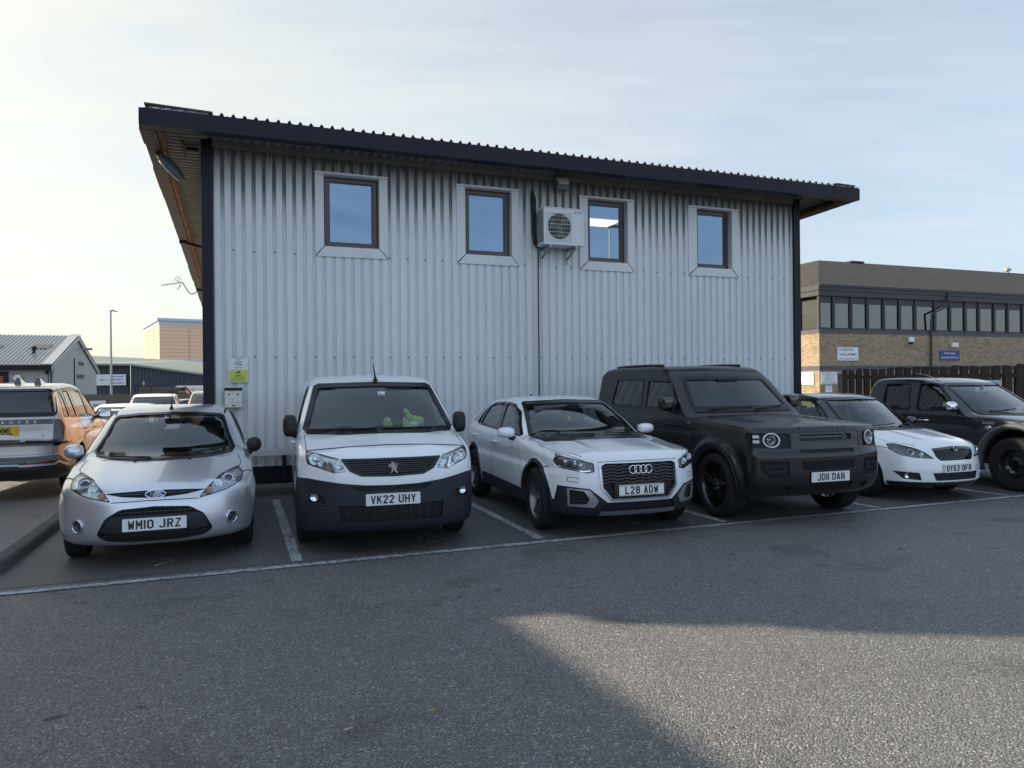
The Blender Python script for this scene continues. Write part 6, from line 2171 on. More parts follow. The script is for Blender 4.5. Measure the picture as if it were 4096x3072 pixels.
# windows
SM['lamp'] = None
for wi, (a, b, ta, tb) in enumerate(WIN):
    o = MB(); fw = .072
    o.box(a, a + fw, .085, .15, WZ0, WZ1); o.box(b - fw, b, .085, .15, WZ0, WZ1)
    o.box(a + fw, b - fw, .085, .15, WZ0, WZ0 + fw); o.box(a + fw, b - fw, .085, .15, WZ1 - fw, WZ1)
    i0, i1 = a + fw, b - fw
    o.box(i0, i0 + .016, .095, .14, WZ0 + fw, WZ1 - fw); o.box(i1 - .016, i1, .095, .14, WZ0 + fw, WZ1 - fw)
    o.box(i0 + .016, i1 - .016, .095, .14, WZ0 + fw, WZ0 + fw + .016); o.box(i0 + .016, i1 - .016, .095, .14, WZ1 - fw - .016, WZ1 - fw)
    w = o.build('window', SM['winframe'], bld, bevel=.004)
    g = MB(); g.add([(i0, .112, WZ0 + fw), (i1, .112, WZ0 + fw), (i1, .112 + random.uniform(-.002, .002), WZ1 - fw), (i0, .112, WZ1 - fw)], [(0, 1, 2, 3)]); g.build('pane', SM['pane'], w, recalc=False)
    s = MB(); y0, y1 = -.036, -.022
    e = .02
    # sill with mitred corners, side boards, head strip, and the deep reveals
    s.prism([(ta + .015, TZ0), (tb + .008, TZ0), (b + e, WZ0 - .012), (a - e, WZ0 - .012)], 'y', y0 - .004, y1)
    s.prism([(ta, TZ0 + .02), (a - e - .002, WZ0 - .008), (a - e - .002, TZ1 - .03), (ta, TZ1 - .03)], 'y', y0, y1)
    s.prism([(b + e + .002, WZ0 - .008), (tb, TZ0 + .02), (tb, TZ1 - .03), (b + e + .002, TZ1 - .03)], 'y', y0, y1)
    s.box(ta - .008, tb + .006, y0 - .022, y1, TZ1 - .028, TZ1 + .006)
    s.box(a - e - .008, a - e, y1, .14, WZ0 - .02, TZ1 - .03); s.box(b + e, b + e + .008, y1, .14, WZ0 - .02, TZ1 - .03)
    s.box(a - e, b + e, y1, .14, WZ0 - .02, WZ0 - .012); s.box(a - e, b + e, y1, .14, WZ1 + .004, TZ1 - .03)
    fl = s.build('window_flashing', SM['trimm'], w, bevel=0)
    m = MB()
    for sgn, p0, p1 in ((1, (ta + .01, TZ0 + .004), (a - e, WZ0 - .012)), (1, (tb, TZ0 + .004), (b + e, WZ0 - .012))):
        m.tube([(p0[0], y0 - .006, p0[1]), (p1[0], y0 - .006, p1[1])], .006, 5)
    for k in range(5):
        m.lathe([(.006, y0 - .003), (.005, y0 - .009), (0, y0 - .010)], 6, 'y', c=(ta + .15 + k * (tb - ta - .3) / 4, 0, TZ0 + .03))
    m.build('sealant', simple('grey_sealant', (.10, .10, .09, 1), rough=.9), w)
    rm = MB(); z0, z1 = 3.1, 5.06
    rm.box(a - .2, b + 1.1, 2.9, 3.0, z0, z1); rm.box(a - .3, a - .2, .16, 3.0, z0, z1); rm.box(b + 1.1, b + 1.2, .16, 3.0, z0, z1); rm.box(a - .3, b + 1.2, .16, 3.0, z0 - .05, z0)
    rm.box(a - .3, b + 1.2, .16, 3.0, z1, z1 + .05, 1)
    rm.build('room_lining', [SM['room'], SM['ceil']], w)
    bl = MB(); bl.box(b - .30, b - .04, .24, .26, WZ0, WZ1 + .02)
    if wi in (1, 3): bl.build('vertical_blind', SM['ceil'], w)
# ceiling light seen through the third window
t = NT('lit_ceiling_panel'); em = t.n('ShaderNodeEmission'); em.inputs[0].default_value = (1.0, .86, .60, 1); em.inputs[1].default_value = 3.2; t.l(em.outputs[0], t.out.inputs[0])
mb = MB(); mb.box(6.75, 7.62, 1.52, 2.10, 5.035, 5.05); mb.build('ceiling_light', t.mat, bld)

# roof edge
DEP = 25.8
SL = math.tan(R(1.35))
U0, U1, V0 = -1.235, 11.82, -.80
mb = MB(); mb.box(U0, U1, V0, V0 + .02, 5.268, 5.505); mb.box(U0, U1, V0 + .02, V0 + .20, 5.268, 5.285)
mb.box(U1 - .02, U1, V0, V0 + .35, 5.268, 5.505); mb.box(U0, U0 + .02, V0, V0 + .22, 5.268, 5.505)
for u in (.70, 3.0, 5.1, 7.6, 9.9, 11.2):
    mb.box(u - .03, u + .03, V0 - .004, V0, 5.27, 5.503)
    for z in (5.30, 5.35, 5.40, 5.45): mb.lathe([(.006, 0), (.005, -.004), (0, -.005)], 6, 'y', c=(u - .015, V0 - .004, z))
    mb.box(u + .25, u + .256, V0 - .003, V0, 5.268, 5.34)
mb.build('fascia', SM['navy'], bld)
mb = MB(); rp = .1555
k = int((U1 - U0 - .1) / rp)
u = U0 + .06
row = []
for i in range(k + 1):
    for du, dz in ((0, 0), (.045, 0), (.062, .034), (.078, .046), (.094, .034), (.111, 0)):
        row.append((u + du, dz + random.uniform(-.002, .002)))
    u += rp
row = [r for r in row if r[0] < U1 - .02]
for v in (V0 + .015, 2, 8, 16, DEP):
    for (q, dz) in row: mb.v.append((q, v + (random.uniform(-.012, .012) if v < 0 else 0), 5.515 - (v - V0) * SL + dz))
n = len(row)
for j in range(4):
    for i in range(n - 1): mb.f.append([j * n + i, j * n + i + 1, (j + 1) * n + i + 1, (j + 1) * n + i]); mb.m.append(0)
o = mb.build('roof', SM['roofm'], bld, recalc=False); md = o.modifiers.new('t', 'SOLIDIFY'); md.thickness = .012
# lifted ridge flashings at both ends of the edge
for sg, ua, ub in ((1, U0 + .07, U0 + .95), (-1, U1 - .62, U1 - .12)):
    mb = MB()
    mb.add([(ua, V0 - .01, 5.56 if sg > 0 else 5.545), (ub, V0 - .01, 5.535), (ub, V0 + .3, 5.54), (ua, V0 + .3, 5.575)], [(0, 1, 2, 3)])
    o = mb.build('lifted_flashing', SM['roofm'], bld); md = o.modifiers.new('t', 'SOLIDIFY'); md.thickness = .02
    mb = MB(); mb.box(ua + .06, ub - .05, V0 + .03, V0 + .05, 5.50, 5.545); mb.build('closure_strip', SM['trimm'], bld)


def soffit(name, u0, u1, v0, v1, along, zf):
    mb = MB(); p = .1515
    a0, a1 = (u0, u1) if along == 'u' else (v0, v1)
    seq = []; a = a0
    while a < a1:
        seq += [(a, 0), (a + .07, 0), (a + .085, .03), (a + .135, .03), (a + .15, 0)]; a += p
    seq = [q for q in seq if q[0] <= a1]
    for q, dz in seq:
        for w in ((v0, v1) if along == 'u' else (u0, u1)):
            mb.v.append((q, w, zf(w) + dz) if along == 'u' else (w, q, zf(q) + dz))
    for i in range(len(seq) - 1): mb.f.append([2 * i, 2 * i + 1, 2 * i + 3, 2 * i + 2]); mb.m.append(0)
    return mb.build(name, SM['soffit'], bld, recalc=False)


soffit('soffit', -.46, 10.95, V0 + .19, -.0, 'u', lambda v: 5.385)
soffit('soffit', -1.0, -.46, V0 + .19, DEP - .8, 'v', lambda v: 5.40 - (v - V0) * SL)
soffit('soffit', 10.95, 11.7, V0 + .19, DEP - .8, 'v', lambda v: 5.40 - (v - V0) * SL)
mb = MB(); mb.box(-1.0, 11.5, V0 + .185, V0 + .205, 5.33, 5.40); mb.build('soffit_edge', SM['topflash'], bld)
# brown boards along the left and right roof edges, the rusty angle beam, and the struts
for sg, ue in ((-1, U0), (1, U1)):
    mb = MB(); v = V0 + .22
    while v < DEP:
        L = random.choice((.62, 1.2, 1.2)); j = random.uniform(0, .02)
        z = 5.27 - (v - V0) * SL; z2 = 5.27 - (v + L - V0) * SL
        ui = ue - sg * .19; uo = ue + sg * j
        ui, uo = min(ui, uo), max(ui, uo)
        mb.add([(ui, v, z), (uo, v, z), (uo, v + L - .012, z2), (ui, v + L - .012, z2), (ui, v, z + .14), (uo, v, z + .16), (uo, v + L - .012, z2 + .16), (ui, v + L - .012, z2 + .14)],
               [(0, 3, 2, 1), (4, 5, 6, 7), (0, 1, 5, 4), (2, 3, 7, 6), (1, 2, 6, 5), (3, 0, 4, 7)])
        v += L
    mb.build('eave_boards', SM['eave'], bld, recalc=False)
    mb = MB(); b0 = ue - sg * .20; b1 = ue - sg * .275
    x0, x1 = min(b0, b1), max(b0, b1)
    for (p, q, h0, h1) in ((x0, x1, .05, .07), ((x1 - .012) if sg < 0 else x0, x1 if sg < 0 else (x0 + .012), .0, .07)):
        za, zb_ = 5.25 - .25 * SL, 5.25 - (DEP - V0) * SL
        mb.add([(p, V0 + .25, za + h0), (q, V0 + .25, za + h0), (q, DEP, zb_ + h0), (p, DEP, zb_ + h0), (p, V0 + .25, za + h1), (q, V0 + .25, za + h1), (q, DEP, zb_ + h1), (p, DEP, zb_ + h1)],
               [(0, 3, 2, 1), (4, 5, 6, 7), (0, 1, 5, 4), (2, 3, 7, 6), (1, 2, 6, 5), (3, 0, 4, 7)])
    mb.build('angle_beam', SM['rust'], bld, recalc=False)
for v in (6.8, 14.4, 22.0):
    mb = MB(); z = 5.27 - (v - V0) * SL
    mb.tube([(U0 + .06, v, z - .03), (-.42, v, z - .20)], .035, 8); mb.box(U0 + .0, U0 + .16, v - .05, v + .05, z - .07, z + .0)
    mb.build('eave_strut', SM['navy'], bld)
for u0_, r in ((-.52, 0), (10.99, 0)): pass

# ------------------------------------------------------------------ things fixed to the building
def on_wall(name, label, cat, u, z, v=12.0, group=None):
    x, y, _ = L2W(u, v)
    return thing(name, label, cat, (x, y, z), ANG, group)


ac = on_wall('air_conditioner', 'white outdoor air-conditioning unit on wall brackets beside the third window', 'air conditioner', 5.02, 4.04)
m = MB(); m.box(0, .775, -.42, -.12, .01, .655); cas = m.build('casing', SM['acw'], ac, bevel=.014)
m = MB(); m.box(-.008, .783, -.428, -.112, .652, .668); m.build('lid', SM['acw'], ac, bevel=.006)
m = MB()
for i in range(17): m.box(-.004, .002, -.40, -.28, .07 + i * .033, .085 + i * .033); m.box(-.004, .002, -.265, -.15, .07 + i * .033, .085 + i * .033)
m.build('side_louvre', SM['dark'], ac)
m = MB(); c = (.295, 0, .335)
m.lathe([(.225, -.423), (.225, -.418)], 48, 'y', c=c, m=0); m.lathe([(0, -.4215), (.222, -.4215)], 48, 'y', c=c, m=0)
m.build('fan_opening', SM['dark'], ac)
m = MB()
for k in range(3):
    a = k * 2.094 + .4
    m.add([(c[0] + r * math.cos(a + q), -.424 + (.0006 if q > .3 else 0), c[2] + r * math.sin(a + q)) for r, q in ((.05, 0), (.20, -.15), (.205, .75), (.05, .9))], [(0, 1, 2, 3)])
m.lathe([(0, -.4265), (.05, -.4265), (.05, -.424)], 20, 'y', c=c)
m.build('fan', simple('fan_blades', (.05, .055, .05, 1), rough=.4), ac)
m = MB()
m.box(.06, .53, -.445, -.440, .095, .105); m.box(.06, .53, -.445, -.440, .565, .575); m.box(.06, .07, -.445, -.44, .095, .575); m.box(.52, .53, -.445, -.44, .095, .575)
for i in range(6): m.box(.07, .52, -.4435, -.4405, .16 + i * .07, .165 + i * .07)
for i in range(15): m.box(.085 + i * .03, .087 + i * .03, -.4425, -.4410, .105, .565)
m.build('fan_guard', SM['acw'], ac)
lg = thing_part('brand_mark', ac); bpy.data.objects.remove(lg)
m = MB()
for k in range(3):
    a = R(90 + 120 * k)
    q = [(0, 0), (.017 * math.cos(a - .55), .017 * math.sin(a - .55)), (.032 * math.cos(a), .032 * math.sin(a)), (.017 * math.cos(a + .55), .017 * math.sin(a + .55))]
    m.add([(.595 + p[0], -.4215, .588 + p[1]) for p in q], [(0, 1, 2, 3)])
lo_ = m.build('maker_emblem', SM['inkred'], ac)
text_obj('maker_lettering', 'MITSUBISHI\nELECTRIC', SM['inkb'], lo_, (.69, -.4215, .590), .03, width=.115, height=.045, align='LEFT') if False else None
tm = text_mesh('MITSUBISHI\nELECTRIC', .024, align='LEFT', line=.9); tm.materials.clear(); o = mkobj('maker_lettering', tm, SM['inkb'], lo_); o.location = (.632, -.4215, .596)
m = MB()
for u in (.10, .60):
    m.box(u, u + .03, -.44, -.04, -.03, .01); m.box(u, u + .035, -.05, -.035, -.26, .78)
    m.add([(u, -.40, -.02), (u + .03, -.40, -.02), (u + .03, -.05, -.16), (u, -.05, -.16), (u, -.40, -.035), (u + .03, -.40, -.035), (u + .03, -.05, -.19), (u, -.05, -.19)],
          [(0, 1, 2, 3), (4, 7, 6, 5), (0, 4, 5, 1), (2, 6, 7, 3), (1, 5, 6, 2), (3, 7, 4, 0)])
    m.build('bracket', SM['galv'], ac); m = MB()
m = MB()
m.tube([(-.05, -.05, 1.0), (-.06, -.07, .9), (-.055, -.07, .3), (-.03, -.07, .08), (.03, -.09, .0)], .028, 8); m.tube([(-.02, -.06, .95), (-.01, -.07, .8), (-.01, -.07, .2), (.02, -.1, .02)], .018, 8)
m.build('pipework', SM['pipe'], ac, smooth=50)


def flood(name, label, u, v, z, aim=R(-35), rz=0.0, s=1.0):
    x, y, _ = L2W(u, v)
    e = thing(name, label, 'floodlight', (x, y, z), ANG + rz, 'floodlights under the roof edge')
    M = Matrix.Rotation(aim, 4, 'X') @ Matrix.Scale(s, 4)
    m = MB(); m.prism([(-.11, -.09), (.11, -.09), (.13, .12), (-.13, .12)], 'y', -.14, -.02, M=M); m.build('housing', SM['galv'], e, bevel=.01)
    m = MB(); m.prism([(-.095, -.075), (.095, -.075), (.11, .07), (-.11, .07)], 'y', -.155, -.138, M=M); m.build('lens', simple('floodlight_lens', (.62, .62, .58, 1), rough=.15), e, bevel=.004)
    m = MB(); m.box(-.03, .03, -.02, .12, .02, .06); m.build('arm', SM['dark'], e)
    return e


flood('floodlight', 'grey floodlight mounted above the air-conditioning unit', 5.47, 11.86, 5.15)
# street-lamp head hung under the left overhang
x, y, _ = L2W(-.93, 12.35)
e = thing('eave_lamp', 'large oval lamp hanging under the rusty beam of the left overhang', 'lamp', (x, y, 5.02), ANG)
LM = Matrix.Rotation(R(47), 4, 'Y') @ Matrix.Rotation(R(25), 4, 'X')
V, Q = surface_nets(lambda X, Y, Z: smax(np.sqrt((X / .29) ** 2 + (Y / .12) ** 2 + (Z / .10) ** 2) - 1, -Z * 4 - .1, .1) * .1, (-.34, -.2, -.15), (.34, .2, .15), .018)
me = np_mesh(V, Q); me.transform(LM)
bm = bmesh.new(); bm.from_mesh(me); bmesh.ops.recalc_face_normals(bm, faces=bm.faces); bm.to_mesh(me); bm.free()
mkobj('lamp_shell', me, simple('lamp_shell_grey', (.10, .105, .11, 1), rough=.5), e, smooth=60)
m = MB(); m.prism(ell(.02, 0, .20, .085), 'z', -.05, -.034, M=LM); m.build('diffuser', SM['signw'], e)
m = MB(); m.tube([LM @ Vector((-.26, 0, .02)), (-.14, 0, .30)], .03, 8); m.build('lamp_bracket', SM['dark'], e)
# small dark bracket pair beneath the overhang
x, y, _ = L2W(-.72, 12.3)
e = thing('cable_bracket', 'small rusty cross-shaped bracket under the left overhang', 'bracket', (x, y, 5.20), ANG)
m = MB(); m.box(-.03, .01, -.36, .36, .10, .135); m.box(-.02, .0, -.02, .02, .10, .2); m.build('bar', SM['dark'], e, bevel=.004)
m = MB(); m.box(.03, .2, -.07, .02, .08, .14); m.build('junction_box', SM['dark'], e, bevel=.01)

# notice board by the corner post
sg_ = on_wall('cctv_notice', 'white and yellow-green security camera notice on the wall by the dark corner post', 'sign', -.117, 1.686, 11.945)
m = MB(); m.prism(rounded([(0, 0), (.288, 0), (.288, .398), (0, .398)], .012), 'y', 0, .006); m.build('board', SM['signw'], sg_)
m = MB(); m.prism(rounded([(.008, .008), (.280, .008), (.280, .195), (.008, .195)], .012), 'y', -.002, 0); yb = m.build('yellow_panel', SM['signy'], sg_)
for name, txt, mat, x, z, w, h in (('lettering', 'PREMISES SECURED BY', 'inkred', .144, .383, .22, .012), ('lettering', 'KEY', 'inkb', .144, .350, .05, .018), ('lettering', 'SYSTEMS', 'inkb', .144, .276, .11, .018),
                                   ('lettering', '023 8046 7677', 'inkb', .144, .228, .11, .014), ('lettering', 'CCTV', 'inkb', .144, .103, .088, .026),
                                   ('lettering', 'Images are being monitored', 'inkb', .144, .072, .20, .013), ('lettering', 'for the purpose of crime', 'inkb', .144, .053, .17, .013), ('lettering', 'prevention and public safety', 'inkb', .144, .034, .20, .013)):
    text_obj(name, txt, SM[mat], sg_, (x, -.0035, z), .02, width=w, height=h, bold=.0004 if h < .02 else .001)
m = MB()
for ph in (0, math.pi):
    P_ = [(.095 + i * .0033, -.004, .312 + .011 * math.sin(i / 30 * 2 * math.pi * 1.0 + ph)) for i in range(31)]
    m.tube(P_, .0022, 4, m=0 if ph == 0 else 1)
m.build('emblem', [SM['inkb'], SM['inkred']], sg_)
m = MB(); m.prism([(.105, .150), (.165, .178), (.172, .160), (.118, .135)], 'y', -.004, -.002); m.prism([(.150, .150), (.158, .148), (.165, .130), (.178, .130), (.178, .138), (.168, .138)], 'y', -.0045, -.002); m.build('camera_icon', SM['inkb'], sg_)

ash = on_wall('ash_bin', 'brushed steel wall ashtray box with a dark lid', 'ash bin', -.17, 1.30, 11.95)
m = MB(); m.box(0, .25, -.10, 0, 0, .262); m.build('box', SM['steel'], ash, bevel=.006)
m = MB(); m.box(-.003, .253, -.112, 0, .262, .305); m.build('lid', SM['dark'], ash, bevel=.005)
m = MB()
for x in (.06, .185): m.prism([(x - .012, .215), (x + .014, .215), (x + .010, .19), (x - .008, .185)], 'y', -.1015, -.099)
m.prism(rounded([(.105, .045), (.145, .045), (.145, .025), (.105, .025)], .003), 'y', -.1015, -.099)
m.build('slots', SM['dark'], ash)
m = MB(); m.lathe([(.012, -.1005), (.010, -.106), (0, -.106)], 16, 'y', c=(.124, 0, .24)); m.build('lock', SM['galv'], ash)
m = MB(); m.box(.085, .165, -.1012, -.1, .075, .079); m.tube([(.105, -.101, .10), (.112, -.101, .12), (.135, -.101, .15)], .003, 5); m.build('print', SM['inkb'], ash)

rail = on_wall('timber_rail', 'white painted board along the foot of the wall between hatchback and van', 'rail', .16, .54, 11.86)
m = MB(); m.box(0, 2.6, 0, .04, 0, .10); m.build('board', simple('old_white_gloss', (.56, .55, .55, 1), rough=.5, var=.2, vs=4), rail, bevel=.006)
m = MB()
for u in (.5, 1.6): m.box(u, u + .06, .04, .10, -.42, .06)
m.build('post', SM['navy'], rail)

ant = thing('tv_aerial', 'television aerial on a bent mast at the left roof edge', 'aerial', (*L2W(-1.24, 26.89)[:2], 4.86), ANG)
def AP(u, v, z): return (u + 1.24, v - 26.89, z - 4.86)
m = MB(); m.tube([AP(-1.20, 26.88, 4.88), AP(-1.24, 26.89, 4.86), AP(-1.36, 26.93, 4.79), AP(-1.42, 26.96, 4.78), AP(-1.46, 26.98, 4.82), AP(-1.51, 27.0, 4.88), AP(-1.69, 27.06, 5.18)], .016, 6); m.build('mast', SM['pipe'], ant, smooth=50)
m = MB(); m.tube([AP(-1.68, 27.06, 5.2), AP(-2.36, 27.32, 5.10)], .013, 5)
for i in range(9):
    f = .1 + i * .105; u = -1.68 - .68 * f; v = 27.06 + .26 * f; z = 5.2 - .10 * f
    m.tube([AP(u, v - .03, z - .035), AP(u, v + .03, z + .035)], .006, 4)
m.tube([AP(-1.93, 27.16, 5.32), AP(-1.78, 27.1, 5.18), AP(-1.80, 27.1, 5.02)], .006, 4)
for a, b in (((-1.86, 27.13, 5.42), (-1.97, 27.17, 5.22)), ((-1.86, 27.13, 5.42), (-1.74, 27.08, 5.31)), ((-1.74, 27.08, 5.31), (-1.83, 27.1, 5.20)), ((-1.80, 27.1, 5.365), (-1.88, 27.14, 5.22)), ((-1.83, 27.12, 4.95), (-1.71, 27.08, 5.12)), ((-1.84, 27.12, 4.99), (-1.74, 27.08, 5.13)), ((-1.83, 27.12, 4.95), (-1.87, 27.12, 5.01))):
    m.tube([AP(*a), AP(*b)], .007, 4)
m.build('antenna', SM['pipe'], ant)
for k, z in enumerate((5.18, 5.02)): pass

# ------------------------------------------------------------------ brick office on the right
bo = thing('brick_office', 'buff brick office block with a tiled hipped roof and a dark first-floor window band', 'building', L2W(27.8, 29.0), ANG)
W_, D_ = 34.0, 14.0
m = MB(); m.box(0, W_, 0, D_, -.4, 2.14); m.box(0, W_, 0, D_, 2.40, 4.04); m.build('wall', SM['brick'], bo, recalc=True)
m = MB(); m.box(-.004, W_, -.004, D_, 2.14, 2.40); m.box(-.004, W_, -.004, D_, 4.04, 4.28); m.build('brick_band', SM['soldier'], bo)
m = MB(); m.box(.25, W_ - .2, .35, D_ - .3, 4.28, 6.1); m.build('inner_wall', SM['dark'], bo)
xs = [.03, .95, 2.165, 3.26, 4.42, 5.53, 6.70, 8.13, 9.32, 10.49, 11.59, 12.81, 13.96, 15.2, 16.4, 17.6, 18.8, 20, 21.2, 22.4]
for i in range(len(xs) - 1):
    m = MB(); a, b = xs[i], xs[i + 1]
    m.box(a - .06, a + .06, -.02, .10, 4.28, 5.98); m.box(a + .06, b - .06, .02, .10, 4.28, 4.36)
    if i % 2 == 1: m.box(a + .06, a + .12, .0, .10, 4.36, 5.7); m.box(b - .12, b - .06, .0, .10, 4.36, 5.7)
    w = m.build('window', SM['brown'], bo)
    g = MB(); g.add([(a + .06, .06, 4.36), (b - .06, .06, 4.36), (b - .06, .06, 5.62), (a + .06, .06, 5.62)], [(0, 1, 2, 3)]); g.build('pane', SM['glassband'], w, recalc=False)
    if i % 3 != 2:
        g = MB(); g.box(a + .1, b - .12, .16, .18, 4.32, 5.6); g.build('blind', SM['blind'], w)
    g = MB(); g.box(a + .06, b - .06, .05, .09, 5.62, 5.98); g.build('head_panel', SM['brown'], w)
for k in range(3):   # left return
    m = MB(); a = .05 + k * 1.25
    m.box(-.02, .08, a - .05, a + .05, 4.28, 5.98); w = m.build('window', SM['brown'], bo)
    g = MB(); g.add([(.03, a + 1.2, 4.30), (.03, a + .05, 4.30), (.03, a + .05, 5.8), (.03, a + 1.2, 5.8)], [(0, 1, 2, 3)]); g.build('pane', SM['glassband'], w, recalc=False)
m = MB(); m.box(-.10, W_ + .1, -.10, D_ + .1, 5.98, 6.25); m.build('eaves_soffit', SM['brown'], bo)
m = MB(); m.box(-.12, W_, -.14, -.10, 6.25, 6.565); m.box(-.14, -.10, -.14, D_, 6.25, 6.565); m.box(-.16, W_, -.2, -.14, 6.44, 6.55); m.build('gutter', SM['brown'], bo)
m = MB(); r0, r1 = 7.0, W_ - 7
m.add([(-.16, -.16, 6.55), (W_ + .16, -.16, 6.55), (W_ + .16, D_ + .16, 6.55), (-.16, D_ + .16, 6.55), (4.8, 5.0, 8.84), (r1, 5.0, 8.84), (r1, D_ - 5, 8.84), (4.8, D_ - 5, 8.84)],
      [(0, 1, 5, 4), (1, 2, 6, 5), (2, 3, 7, 6), (3, 0, 4, 7), (4, 5, 6, 7), (0, 3, 2, 1)])
rf = m.build('roof', SM['tiles'], bo)
m = MB(); m.box(7.2, 8.3, 4.9, 5.3, 8.84, 8.93); m.build('roof_vent', SM['brown'], rf)
m = MB(); m.lathe([(.12, 8.8), (.12, 8.95), (.26, 8.98), (.24, 9.08), (.1, 9.16), (0, 9.17)], 16, 'z', c=(21.1, 5, 0)); m.build('roof_cowl', SM['galv'], rf)
m = MB(); m.tube([(8.93, -.18, 6.44), (8.90, -.18, 5.67), (7.70, -.16, 5.22), (7.70, -.12, 4.6), (7.705, -.10, -.2)], .055, 8); m.build('downpipe', SM['brown'], bo, smooth=50)
m = MB(); m.box(1.24, 2.6, -.03, .02, -.3, 1.98); dr = m.build('door', SM['brown'], bo)
m = MB(); m.box(1.42, 2.4, -.036, -.03, .2, 1.78); m.build('door_pane', simple('grey_door_glass', (.13, .15, .15, 1), rough=.2), dr)


def board(name, label, u, v, z, w, h, mat, lines, rot=0.0, th=.03, border=None):
    x, y, _ = L2W(u, v)
    e = thing(name, label, 'sign', (x, y, z), ANG + rot)
    m = MB(); m.box(0, w, -th, 0, 0, h); m.build('board', SM[mat], e, bevel=.004)
    if border:
        m = MB(); f = w * .02
        for (a, b, c, d) in ((0, w, 0, f), (0, w, h - f, h), (0, f, f, h - f), (w - f, w, f, h - f)): m.box(a, b, -th - .006, -th, c, d)
        m.build('border', SM[border], e)
    for txt, mt, cx, cz, tw, tt, bold in lines:
        text_obj('lettering', txt, SM[mt], e, (cx * w, -th - .004, cz * h), .1, width=tw * w, height=tt * h, bold=bold)
    return e


board('accountants_sign', 'white framed sign of the accountants on the brick wall', 28.93, 28.99, 2.65, 1.45, .73, 'signw',
      [('CURTIS -', 'inkb', .48, .80, .76, .17, .001), ('WILLIAMS', 'inkb', .49, .46, .80, .17, .001), ('ACCOUNTANTS', 'inkb', .50, .15, .82, .11, .001)], border='galv')
board('brokers_sign', 'blue sign of the insurance brokers with white lettering', 36.23, 28.99, 2.69, 1.52, .55, 'signb',
      [('Philip Gibbs', 'inkw', .50, .70, .56, .26, .0), ('Insurance Brokers', 'inkw', .51, .32, .86, .22, .0)])
CARLINES = [('WARNING', 'inkb', .5, .93, .26, .05, .001), ('THIS IS A PRIVATE CAR PARK', 'inkb', .5, .82, .94, .07, .001), ('PLEASE PARK IN A', 'inkb', .5, .70, .5, .055, .001), ('DESIGNATED BAY ONLY', 'inkb', .5, .59, .62, .055, .001),
            ('IF YOU HAVE', 'inkb', .5, .48, .34, .055, .001), ('PERMISSION TO DO SO', 'inkb', .5, .38, .64, .055, .001), ('PLEASE DO NOT', 'inkb', .5, .27, .44, .055, .001), ('PARK IN THE ACCESS ROAD', 'inkb', .5, .17, .78, .055, .001), ('OR OBSTRUCT OTHER VEHICLES', 'inkb', .5, .07, .9, .055, .001)]
board('car_park_notice', 'white car park warning notice on the shaded brick front, left of the fence', 27.86, 28.985, 1.447, 1.05, .62, 'signw', CARLINES)
board('car_park_notice', 'white car park warning notice on the sunlit brick side wall', 27.78, 30.27, 1.43, .90, .65, 'signw', CARLINES, rot=-math.pi / 2)
board('blue_notice', 'small blue and white notice hanging under the shaded car park warning', 28.11, 28.98, 1.03, .47, .40, 'signw',
      [('WARNING', 'inkblue', .5, .88, .86, .12, .004), ('Private property', 'inkblue', .5, .68, .8, .07, .001), ('Permit holders only', 'inkblue', .5, .52, .84, .07, .001), ('At all times', 'inkblue', .5, .36, .6, .07, .001)], border='inkblue')
e = thing('alarm_box', 'white and black burglar alarm bell box on the brick wall', 'alarm', L2W(33.9, 28.98, 3.62), ANG)
m = MB(); m.prism([(0, .06), (.36, .06), (.36, .32), (0, .32), (-.02, .2)], 'y', -.10, 0); m.build('box', SM['signw'], e, bevel=.02)
m = MB(); m.prism([(.02, .06), (.34, .06), (.26, -.05), (.1, -.05)], 'y', -.09, -.0); m.build('base', SM['dark'], e, bevel=.01)
e = thing('meter_box', 'small white box on the brick wall above the blue sign', 'box', L2W(37.07, 28.98, 3.42), ANG)
m = MB(); m.box(0, .48, -.14, 0, 0, .26); m.build('box', SM['signw'], e, bevel=.02)
m = MB(); m.box(.03, .45, -.146, -.14, .03, .035); m.build('lid_seam', SM['galv'], e)

# hit-and-miss fence on the right, running towards the camera
fe = thing('timber_fence', 'tall dark brown hit-and-miss timber fence behind the black pickup', 'fence', L2W(15.7, 15.5), ANG)
m = MB(); v = 0.0; k = 0
while v > -12.5:
    h = 1.93 + random.uniform(-.02, .02); w = .155 + random.uniform(-.01, .01)
    t_ = random.uniform(-.008, .008)
    m.prism([(v, 0), (v - w, 0), (v - w + t_, h + random.uniform(-.012, .012)), (v + t_, h + random.uniform(-.012, .012))], 'x', -.03, -.008)
    m.prism([(v - .125, 0), (v - .125 - w, 0), (v - .125 - w, h - .015), (v - .125, h)], 'x', .055, .077)
    v -= .252; k += 1
o = m.build('boards', SM['fence'], fe)
m = MB()
for z in (.35, 1.0, 1.66): m.box(-.008, .055, -12.6, 0, z, z + .09)
m.build('rail', SM['fence'], fe)
m = MB()
for v in (0, -2.5, -5, -7.5, -10, -12.5): m.box(-.0, .10, v - .05, v + .05, 0, 1.9)
m.build('posts', SM['fence'], fe)
board('fence_notice', 'narrow white and blue notice fixed on the dark fence', 15.66, 11.35, 1.1, .32, .50, 'signw', [('PRIVATE', 'inkblue', .5, .8, .8, .12, .003), ('CAR PARK', 'inkblue', .5, .6, .8, .1, .003), ('NO PARKING', 'inkblue', .5, .35, .8, .1, .003)], rot=-math.pi / 2)

